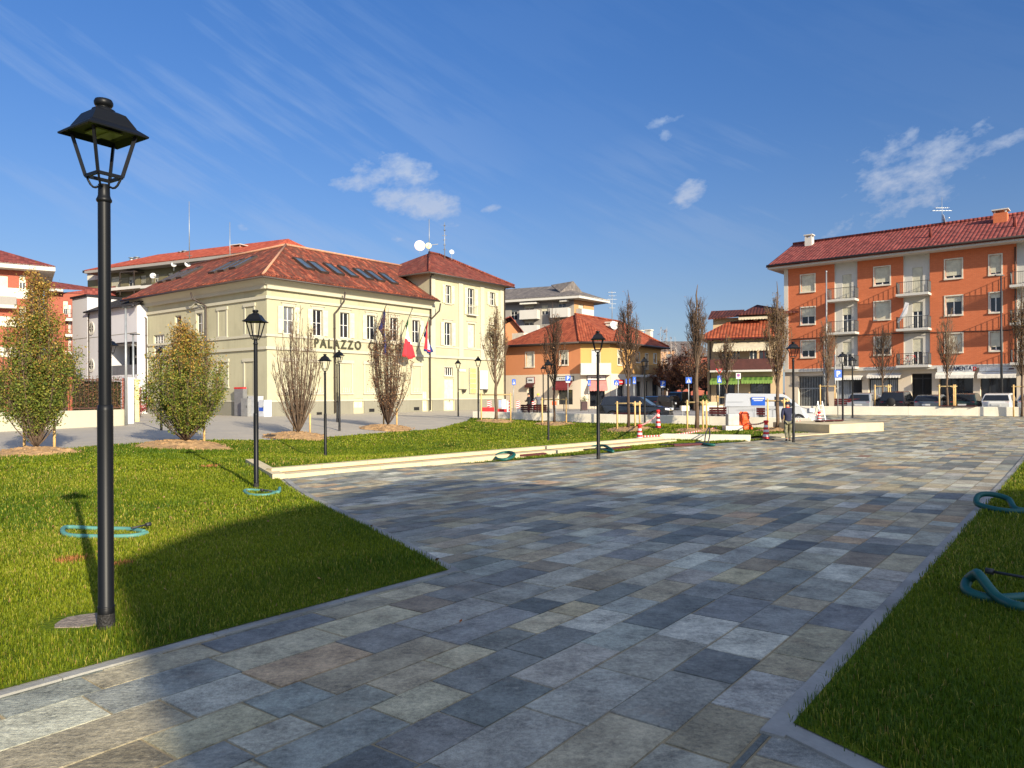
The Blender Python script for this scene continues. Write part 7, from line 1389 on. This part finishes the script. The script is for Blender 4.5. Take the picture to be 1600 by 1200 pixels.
base = dict(pel=(0,0,.96),spi=(0,0,1.13),che=(0,.0,1.36),nec=(0,.01,1.50),hed=(0,.04,1.62),shol=(-.185,0,1.42),elbl=(-.235,-.04,1.14),wril=(-.24,.06,.90),hanl=(-.235,.09,.83),shor=(.185,0,1.42),elbr=(.235,-.04,1.14),wrir=(.24,.06,.90),hanr=(.235,.09,.83),
 hipl=(-.09,0,.90),knel=(-.10,.03,.49),ankl=(-.11,-.02,.09),toel=(-.12,.13,.04),hipr=(.09,0,.90),kner=(.10,.03,.49),ankr=(.11,-.02,.09),toer=(.12,.13,.04))
m_navyj = M('navy_work_jacket', lin((36,38,62)), .85, .2, 6); m_camo = M('camouflage_cloth', lin((112,108,84)), .9, .9, 9, fine=.3); m_blackcl = M('black_clothing', lin((26,26,30)), .9); m_greycl = M('grey_sweater', lin((92,92,98)), .9, .2, 6); m_orc = M('orange_hood', lin((226,80,44)), .8); m_yel = M('yellow_helmet', lin((222,214,60)), .4); m_shoe = M('dark_shoes', lin((40,36,34)), .7)
J1 = dict(base); J1.update(ankl=(-.11,-.22,.14),knel=(-.10,.02,.50),toel=(-.12,-.08,.04),kner=(.10,.12,.50),ankr=(.10,.12,.09),toer=(.11,.27,.04),che=(0,.05,1.36),nec=(0,.09,1.49),hed=(0,.15,1.60),shol=(-.2,.05,1.41),shor=(.2,.05,1.41),elbl=(-.27,-.06,1.15),elbr=(.27,-.02,1.15),wril=(-.23,.08,.93),wrir=(.24,.1,.95),hanl=(-.22,.12,.87),hanr=(.22,.15,.89))
p = hit(1231.5,689.5); hs_ = (CH+ray(1232,628).z*p.y-p.z); print('person h', hs_); person('man walking away in a navy jacket, orange hood and camouflage trousers', p, -.12, J1, dict(jacket=m_navyj, trousers=m_camo, shoes=m_shoe, hat=M('navy_cap', lin((30,32,48)), .8), collar=m_orc), max(1.55, hs_*1.0))
J2 = dict(base); J2.update(elbl=(-.2,.12,1.15),wril=(-.05,.25,1.1),hanl=(.0,.3,1.1),elbr=(.2,.12,1.15),wrir=(.05,.25,1.12),hanr=(.0,.3,1.15))
p = atd(826.5,58.5); person('person in black standing behind the dark red bench', p, 1.2, J2, dict(jacket=m_blackcl, trousers=m_blackcl, shoes=m_shoe), 1.78)
J3 = dict(base); J3.update(che=(0,.12,1.32),nec=(0,.2,1.44),hed=(0,.27,1.55),shol=(-.2,.1,1.38),shor=(.2,.1,1.38),elbl=(-.38,.12,1.2),wril=(-.3,.3,1.02),hanl=(-.28,.36,.97),elbr=(.42,.02,1.18),wrir=(.38,.1,.95),hanr=(.36,.14,.88))
person('worker in a grey sweater and yellow helmet leaning beside the red and white marker', atd(841.5,58.0), .1, J3, dict(jacket=m_greycl, trousers=M('green_work_trousers', lin((30,54,50)), .9), shoes=m_shoe, hat=m_yel, brim=True), 1.8)
# ---------------- benches ----------------
def bench(px0, px1, wallz, d, label, back=True, ang=None):
    a, b = atd(px0, d), atd(px1, d); a = Vector((a.x,a.y)); b = Vector((b.x,b.y))
    e = (b-a).normalized() if ang is None else Vector(ang).normalized(); L_ = (b-a).length; F_ = Fac(a, e); t = thing('slatted_bench', label, 'bench', (a.x,a.y,wallz), 'dark red slatted benches')
    for i in range(4): m = MB(); fbox(m, F_, 0, L_, wallz+.04, wallz+.08, -.42+i*.11, -.34+i*.11); m.build('seat_slat', m_redslat, t)
    if back:
        for i in range(3): m = MB(); fbox(m, F_, 0, L_, wallz+.12+i*.15, wallz+.25+i*.15, .0, .04); m.build('back_slat', m_redslat, t)
    m = MB()
    for q in (.15, L_/2, L_-.15):
        fbox(m, F_, q-.03, q+.03, wallz-.0, wallz+.042, -.42, .05)
        if back: fbox(m, F_, q-.03, q+.03, wallz, wallz+.56, -.05, .0)
    m.build('frame', m_iron, t); return t
def wall1_d(px):   # distance of the bench wall at a column
    k = (px-800)/FPX; a, b = Wb, Wa; D = (b-a); t = (k*a.y-a.x)/(D.x-k*D.y); return a.y+D.y*t
WD = (Wb-Wa).normalized()
def wbench(px0, px1, label, back):
    d0, d1 = wall1_d(px0)+.25, wall1_d(px1)+.25; a = atd(px0, d0); b = atd(px1, d1); e = Vector((b.x-a.x, b.y-a.y)); L_ = e.length; F_ = Fac((a.x,a.y), e); WT = WTz((a.x+b.x)/2)+.02; t = thing('slatted_bench', label, 'bench', (a.x,a.y,WT), 'dark red slatted benches')
    for i in range(4): m = MB(); fbox(m, F_, 0, L_, WT+.04, WT+.08, -.2+i*.11, -.12+i*.11); m.build('seat_slat', m_redslat, t)
    if back:
        for i in range(3): m = MB(); fbox(m, F_, 0, L_, WT+.12+i*.14, WT+.24+i*.14, .23, .27); m.build('back_slat', m_redslat, t)
    m = MB()
    for q in (.15, L_/2, L_-.15):
        fbox(m, F_, q-.03, q+.03, WT, WT+.042, -.2, .25)
        if back: fbox(m, F_, q-.03, q+.03, WT, WT+.52, .18, .23)
    m.build('frame', m_iron, t)
wbench(816.5, 857, 'dark red bench with a back in front of the two workers', True); wbench(959, 1010, 'low dark red bench slats below the dark sport utility car', False); wbench(1110, 1137, 'dark red bench with a back left of the white block', True); wbench(1183.5,1197, 'short dark red bench back against the white van', True)
bench(1304, 1343, .81, 54.5, 'dark red bench with a back before the silver people carrier', True, (.845,-.535)); bench(1468, 1518, .81, 50.3, 'low dark red bench slats below the hardware shop', False, (.845,-.535)); bench(1282, 1339, .33, 37.3, 'long low dark red bench on the cream plinth', False, (.86,.5))
# planks lying on the steps
def plank(p0, p1, label, mat=None, w=.42, h=.07):
    a, b = p0, p1; d = (b-a).normalized(); n = Vector((-d.y,d.x,0)); t = thing('loose_bench', label, 'bench slats', a, 'bench slats lying by the steps')
    for i in range(3): m = MB(); o_ = n*(i*(w/3)); m.bar(a+o_+Vector((0,0,h/2+.02)), b+o_+Vector((0,0,h/2+.02)), w/3-.03, h); m.build('slat', mat or m_redslat, t)
    m = MB()
    for q in (.1,.9): c = a.lerp(b,q); m.bar(c, c+n*w+Vector((0,0,.0)), .05, .03)
    m.build('batten', m_iron, t)
plank(hit(797,715), hit(853,711.5), 'dark red bench slats lying beside the nearer green hose coil'); plank(hit(948,705), hit(986,701.5), 'dark red bench slats lying behind the lamp on the paving edge'); plank(hit(1052,698), hit(1108,695.5), 'dark red bench slats lying before the concrete block')
m = MB(); q = hit(1041,697); m.box(q+Vector((0,0,.05)), (.55,.2,.06), (1,.4,0)); tag(m.build('rubber_mat', m_dblack), 'short black board beside the right hand bench slats', 'board')
m = MB(); q = hit(921,704); m.box(q+Vector((0,0,.05)), (.6,.2,.05), (1,.4,0)); tag(m.build('rubber_mat', m_dblack), 'short black board left of the lamp on the paving edge', 'board')
# ---------------- hoses ----------------
def hose(ctrl, r, label, mat, ribs=True, coupling=None, closed=False):
    """smooth tube through control points given in world coordinates"""
    P = [Vector(c) for c in ctrl]; out = []; n = len(P)
    for i in range(n-1):
        p0, p1, p2, p3 = P[max(i-1,0)], P[i], P[i+1], P[min(i+2,n-1)]; L_ = (p2-p1).length; k = max(4, int(L_/(.012 if ribs else .04)))
        for j in range(k): t = j/k; out.append(.5*((2*p1)+(p2-p0)*t+(2*p0-5*p1+4*p2-p3)*t*t+(3*p1-p0-3*p2+p3)*t**3))
    out.append(P[-1]); t = thing('drainage_hose', label, 'hose', P[0], 'teal hoses left on the grass'); m = MB(); m.tube(out, [r*(1.0 if not ribs or i % 2 else .88) for i in range(len(out))], 10); m.build('tube', mat, t)
    if coupling: m = MB(); a, b = Vector(coupling[0]), Vector(coupling[1]); m.tube([a, b], .014, 8); m.tube([b, b+(b-a).normalized()*.07], .03, 8); m.build('end_fitting', m_iron, t)
    return t
def gp(px, py, dz=.06): return hit(px, py, 0)+Vector((0,0,dz))
hose([gp(1680,938),gp(1600,944),gp(1560,946),gp(1530,942),gp(1510,935,.08),gp(1512,927,.12),gp(1524,932,.20),gp(1531,938,.22),gp(1560,950,.09),gp(1600,962,.07),gp(1680,962,.06)], .045, 'thick ribbed teal hose coil on the near right lawn', m_hose, coupling=(gp(1640,926,.10), gp(1553,913,.12)))
hose([gp(1700,806),gp(1620,806),gp(1570,804),gp(1540,800,.08),gp(1526,797,.12),gp(1530,793,.20),gp(1548,793,.22),gp(1575,796,.17),gp(1590,803,.07),gp(1640,803,.06),gp(1700,800)], .046, 'thick teal hose coil further back on the right lawn', m_hose)
hose([gp(230,838,.05),gp(205,843,.05),gp(150,844,.05),gp(108,842,.05),gp(98,837,.07),gp(106,831,.07),gp(150,831,.05),gp(200,832,.05),gp(225,836,.05)], .034, 'pale teal hose loop in the grass behind the nearest lamp', m_hosepale, coupling=(gp(205,836,.1), gp(228,833,.12)))
hose([gp(437,769,.04),gp(420,776,.04),gp(392,776,.04),gp(382,771,.05),gp(390,769,.05),gp(415,770,.04),gp(434,773,.05),gp(437,768,.08)], .036, 'pale teal hose loop at the foot of the lamp by the steps', m_hosepale, coupling=(gp(425,773,.08), gp(412,773,.10)))
def loop(px, py, rx, ry, h, n=12): return [gp(px+rx*math.cos(a)*(1-.05*(a/6.28)), py+ry*math.sin(a), .05+h*(.5+.5*math.sin(a+2.4))) for a in [2*math.pi*1.25*i/n for i in range(n+1)]]
hose(loop(789,717.5,15,3.6,.12), .05, 'green hose coil beside the dark red slats left of the lamp', m_hose); hose([gp(928,702,.06),gp(945,706,.06),gp(958,708,.06),gp(944,703,.16),gp(925,702,.1)], .05, 'green hose draped by the lamp on the paving edge', m_hose); hose([gp(1092,694,.06),gp(1104,697,.06),gp(1116,697.5,.06),gp(1100,696,.06),gp(1088,694,.06)], .05, 'green hose lying before the concrete block', m_hose)
hose([gp(1101,694,.03),gp(1103,690,.35),gp(1108,686,.5),gp(1109,691,.3),gp(1106,695,.05)], .025, 'thin dark cable looping over the concrete block', m_iron, ribs=False)
# ---------------- cones and site clutter ----------------
def cone(px, yb, yt, label, d=None):
    p = hit(px, yb) if d is None else atd(px, d); h = zat(px,yt,p.y)-p.z; t = thing('traffic_cone', label, 'traffic cone', p, 'red and white striped marker posts'); m = MB(); m.prism([(p.x-.26,p.y-.26),(p.x+.26,p.y-.26),(p.x+.26,p.y+.26),(p.x-.26,p.y+.26)], p.z, p.z+.05); m.build('base', m_rubber, t)
    for i, (a, b) in enumerate(((.04,.16),(.16,.28),(.28,.4),(.4,.52),(.52,.64),(.64,.76),(.76,.86))):
        m = MB(); r = lambda z: .155-.095*z; m.lathe([(r(a),a*h),(r(b),b*h)], p, 16); m.build('band', m_redp if i % 2 == 0 else m_whitep, t)
    m = MB(); m.lathe([(.07,.86*h),(.10,.88*h),(.11,.94*h),(.09,.99*h),(.0,h)], p, 14); m.build('knob', m_redp, t); return p, h
c1_, h1_ = cone(999.5,690,663,'red and white marker post on the grass left of the concrete block'); c2_, h2_ = cone(1197,687,656.5,'red and white marker post left of the walking man'); c3_, h3_ = cone(1280,659,643,'red and white marker post beside the aluminium ladder')
c4_, h4_ = cone(1028,656,640,'red cone marker in front of the dark car wheel', 40.5)
def tape(a, b, sag, label, n=24):
    m = MB(); pts = []
    for i in range(n+1): t = i/n; p = a.lerp(b, t); p.z -= sag*4*t*(1-t); pts.append(p)
    for i in range(n): m.cm = i % 2; m.bar(pts[i], pts[i+1], .012, .07)
    tag(m.build('barrier_tape', [m_redp, m_whitep]), label, 'barrier tape')
tape(c2_+Vector((0,0,h2_*.93)), hit(1160,668)+Vector((0,0,.35)), .15, 'red and white tape between the marker post and the orange net'); tape(c1_+Vector((0,0,h1_*.93)), c4_+Vector((0,0,h4_*.8)), .1, 'red and white tape running up to the dark car', 40); tape(c3_+Vector((0,0,h3_*.8)), atd(1225,36.5)+Vector((0,0,.45)), .1, 'red and white tape behind the walking man'); tape(c1_+Vector((0,0,h1_*.3)), hit(1120,671)+Vector((0,0,.1)), .1, 'thin yellowish tape low over the grass left of the white block', 60)
# white block on its concrete base
p = hit(1147,673.5); sc_ = p.y/FPX; m = MB(); m.prism([(p.x-13*sc_,p.y-.05),(p.x+13*sc_,p.y-.05),(p.x+13*sc_,p.y+.65),(p.x-13*sc_,p.y+.65)], p.z-.2, zat(1147,665,p.y+.3)); o = m.build('concrete_block', m_conc); tag(o, 'pale concrete block under the white marker block', 'concrete block'); ztop = zat(1147,665,p.y+.3)
wb = thing('white_block', 'white plastic block standing on a concrete base by the orange net', 'water filled block', (p.x,p.y+.3,ztop)); m = MB(); hb_ = zat(1147,646.5,p.y+.3)-ztop; m.box((p.x-.0,p.y+.3,ztop+hb_/2+.002), (18*sc_,.5,hb_)); b_ = m.build('block', M('dirty_white_plastic', lin((172,172,166)), .6, .2, 4), wb); bv = b_.modifiers.new('b','BEVEL'); bv.width = .06; bv.segments = 3
m = MB(); m.tube([(p.x-.2,p.y+.3,ztop+hb_-.02),(p.x-.22,p.y+.3,ztop+hb_+.4)], .012, 5); m.build('rod', m_iron, wb)
m = MB(); R = random.Random(2); c = hit(1164,672)+Vector((0,.2,0)); vs = []; na, nr = 16, 9; hN = zat(1163,645,c.y)-c.z
for j in range(nr+1):
    for i in range(na): a = 2*math.pi*i/na; v = j/nr; r = (.50-.26*v)*(1+.22*math.sin(a*3+j)+.1*R.random()); vs.append((c.x-.12+r*math.cos(a)+.1*v, c.y+r*.6*math.sin(a), c.z-.03+hN*v*(1-.12*math.sin(a*2+1))))
m.add(vs, [(j*na+i, j*na+(i+1)%na, (j+1)*na+(i+1)%na, (j+1)*na+i) for j in range(nr) for i in range(na)]+[tuple(nr*na+i for i in range(na))])
t = NT('orange_mesh_net'); sp_ = t.n('ShaderNodeTexVoronoi', {'Vector': t.pos, 'Scale': 14.0}); al = t.ma('GREATER_THAN', sp_.outputs[0], .22); t.b.inputs['Base Color'].default_value = (*lin((236,84,28)),1); t.L.new(al, t.b.inputs['Alpha']); t.b.inputs['Roughness'].default_value = .6
tag(m.build('orange_net', t.m), 'crumpled orange safety net beside the white block', 'safety net')
# ladder
a0 = hit(1281,658.5); la = thing('step_ladder', 'open aluminium step ladder left of the parking sign', 'ladder', a0); w_ = .42; hl_ = zat(1284,627,a0.y)-a0.z; X_ = Vector((1,.2,0)).normalized(); Yv = Vector((-.2,1,0)).normalized()
for s_ in (0,1): m = MB(); m.bar(a0+X_*w_*s_, a0+X_*(.1+w_*.72*s_)+Yv*.35+Vector((0,0,hl_)), .05, .03); m.build('rail', m_alu, la); m = MB(); m.bar(a0+X_*w_*s_+Yv*.8, a0+X_*(.1+w_*.72*s_)+Yv*.35+Vector((0,0,hl_)), .035, .025); m.build('back_rail', m_alu, la)
for i in range(1,5): k_ = i/5; m = MB(); m.bar((a0).lerp(a0+X_*.1+Yv*.35+Vector((0,0,hl_)), k_), (a0+X_*w_).lerp(a0+X_*(.1+w_*.72)+Yv*.35+Vector((0,0,hl_)), k_), .08, .03); m.build('tread', m_alu, la)
# construction site at the hall end
def board(px0, px1, y0, y1, d, mat, label, name='safety_barrier', cat='barrier', stripes=False, group=None, th=.06):
    a, b = atd(px0,d), atd(px1,d); z0, z1 = zat((px0+px1)/2,y1,d), zat((px0+px1)/2,y0,d); t = thing(name, label, cat, (a.x,a.y,a.z), group); F_ = Fac((a.x,a.y),(1,0)); w = b.x-a.x; m = MB(); fbox(m, F_, 0, w, z0, z1, -th, 0); bd = m.build('panel', mat, t)
    if stripes:
        m = MB(); n = 4; h = z1-z0
        for i in range(n): zz = z0+h*i/n; m.add([F_.P(0,max(z0,zz-.0),.004),F_.P(w,min(z1,zz+h*.16),.004),F_.P(w,min(z1,zz+h*.16+h/n*.5),.004),F_.P(0,zz+h/n*.5,.004)], [(0,1,2,3)])
        m.build('white_stripe', m_whitep, bd)
    m = MB(); 
    for q in (w*.15, w*.85): m.bar(F_.P(q,a.z,-.04), F_.P(q,z0,-.04), .04)
    m.bar(F_.P(0,a.z+.02,-.3), F_.P(0,a.z+.02,.2), .04); m.bar(F_.P(w,a.z+.02,-.3), F_.P(w,a.z+.02,.2), .04); m.build('foot', m_galv, t); return t
board(752,772,636.5,646,60,m_redp,'bright red plastic barrier left of the white box'); board(776,792,639,646,61,m_redp,'darker red plastic barrier right of the slim hornbeam'); board(761,768,626,638,63,m_redp,'red and white diagonal marker behind the left red barrier',stripes=True,group='diagonal marker boards'); board(795,799,626,645,60,m_redp,'narrow diagonal marker by the hall corner pipe',stripes=True,group='diagonal marker boards'); board(806.5,812.5,626,638,64,m_redp,'diagonal marker board right of the blue crossing sign',stripes=True,group='diagonal marker boards'); board(831,836.5,627,640,57.6,m_redp,'diagonal marker board between the two workers',stripes=True,group='diagonal marker boards')
board(784,791,624,640,66,m_whitep,'white site box behind the red barriers','site_box','box',th=.6); board(808,817,638,646,60,m_conc,'concrete block left of the workers bench','concrete_block','concrete block',th=.7); board(779,783.5,625,637,65,M('grey_blue_panel', lin((140,150,176)), .6),'grey blue site panel beside the white box','site_notice','notice board'); board(862.5,869.5,627,633,60,m_orangep,'small orange site sign behind the tree stakes','site_sign','sign')
m = MB(); p = atd(793,60); m.box((p.x,p.y,(zat(793,626,60)+p.z)/2), (.12,.12,zat(793,626,60)-p.z)); tag(m.build('marker_post', m_whitep), 'thin white post beside the hall corner pipe', 'post')
for px, d, lb in ((907.5,72,'thin black bollard left of the litter bin'),(881,72,'thin black bollard below the maroon awning'),(1050,60,'thin black bollard by the bonnet of the dark car'),(1072,62,'thin black bollard left of the crossing sign')):
    p = atd(px,d); m = MB(); m.lathe([(.05,0),(.05,1.0),(.065,1.02),(.05,1.1),(.0,1.12)], p, 8); o = m.build('bollard', m_iron); tag(o, lb, 'bollard', 'thin black bollards')
p = atd(913,76); t = thing('litter_bin', 'dark box planter with grey leaves beside the corner shop', 'planter', p); m = MB(); m.box(p+Vector((0,0,.45)), (.62,.5,.9)); m.build('box', M('brown_planter', lin((70,50,50)), .7), t)
R = np.random.default_rng(8); leaves(np.array([(0,0,1.1)])+R.normal(0,.16,(200,3)), .06, lambda P_, R_: np.tile(np.array(lin((110,120,84))), (len(P_),1))*R_.uniform(.6,1.3,len(P_))[:,None], R, 'foliage', t); t.name = 'planter'
# white pillar-like blocks in the street
board(1065,1077,634,642,52,m_conc,'pale concrete block right of the dark car bonnet','concrete_block','concrete block',th=.6); board(1097,1130,634,642,53,m_conc,'long pale concrete block behind the pale hornbeam','concrete_block','concrete block',th=.6); board(1101,1123,628,634,58,m_step,'low warm stone wall at the side street corner','low_wall','wall',th=.6)
# utility cabinets by the hall
for i, (x0,x1,y0,y1,off,mt,lb) in enumerate(((366,380,605,651,.5,M('dark_cabinet', lin((112,112,112)), .6),'tall grey cabinet with a red strip at the hall corner'),(376.5,387,622.5,651,1.0,M('mid_grey_cabinet', lin((128,128,126)), .6),'low dark grey cabinet beside the tall one'),(387.5,402,619,650.5,.7,M('pale_grey_cabinet', lin((176,176,174)), .6),'pale grey double door cabinet at the hall corner'),(404,413,625,650,.8,M('light_grey_cabinet', lin((190,192,194)), .6),'small light grey cabinet nearest the hall edge'))):
    h = FL.rect(x0,y0,x1,y1,off); zb_ = .02; t = thing('utility_cabinet', lb, 'cabinet', FL.P(h[0], zb_, off), 'utility cabinets'); m = MB(); fbox(m, FL, h[0], h[1], zb_, h[3], .12, off); m.build('body', mt, t)
    m = MB(); fbox(m, FL, h[0]+.04, h[1]-.04, zb_+.1, h[3]-.12, off+.002, off+.02); d_ = m.build('door', mt, t); m = MB(); fbox(m, FL, h[1]-.14, h[1]-.10, (zb_+h[3])/2, (zb_+h[3])/2+.18, off+.021, off+.05); m.build('handle', m_iron, d_)
    if i == 0: m = MB(); fbox(m, FL, h[0]-.01, h[1]+.01, h[3]-.14, h[3], off-.3, off+.024); m.build('red_strip', m_redp, t)
    if i == 3: m = MB(); fbox(m, FL, h[0]+.1, h[1]-.1, (zb_+h[3])/2-.2, (zb_+h[3])/2+.1, off+.021, off+.03); m.build('label_plate', m_blue, t)
# fallen leaves on lawn and paving
R = np.random.default_rng(12); n = 900; q = np.stack([R.uniform(-16,12,n), R.uniform(5,44,n)],1); q = q[inpoly(q, lawn1)]; P = np.concatenate([q, (gzv(q)+.075)[:,None]],1)
fl = thing('fallen_leaves', 'scattered dry brown leaves lying on the lawn', 'leaves', (0,0,0), local=True); fl['kind'] = 'stuff'; leaves(P, .026, col_brown(1), R, 'dry_leaves', fl)
lp = hit(720,973.5); P = np.array([(lp.x,lp.y,lp.z+.02)]); ft = thing('dry_leaf', 'single orange dry leaf lying on the foreground slabs', 'leaf', (0,0,0), local=True); leaves(P, .035, lambda P_, R_: np.array([lin((190,110,60))]), R, 'leaf_blade', ft)
# ---------------- grass ----------------
DEAD += [(*hit(112,878).xy,.22),(*hit(190,884).xy,.16),(*hit(640,940).xy,.2),(*hit(330,730).xy,.3)]
av = MOUNDS+[(*hit(122,976).xy, .3), (*hit(166,985).xy, .09)]
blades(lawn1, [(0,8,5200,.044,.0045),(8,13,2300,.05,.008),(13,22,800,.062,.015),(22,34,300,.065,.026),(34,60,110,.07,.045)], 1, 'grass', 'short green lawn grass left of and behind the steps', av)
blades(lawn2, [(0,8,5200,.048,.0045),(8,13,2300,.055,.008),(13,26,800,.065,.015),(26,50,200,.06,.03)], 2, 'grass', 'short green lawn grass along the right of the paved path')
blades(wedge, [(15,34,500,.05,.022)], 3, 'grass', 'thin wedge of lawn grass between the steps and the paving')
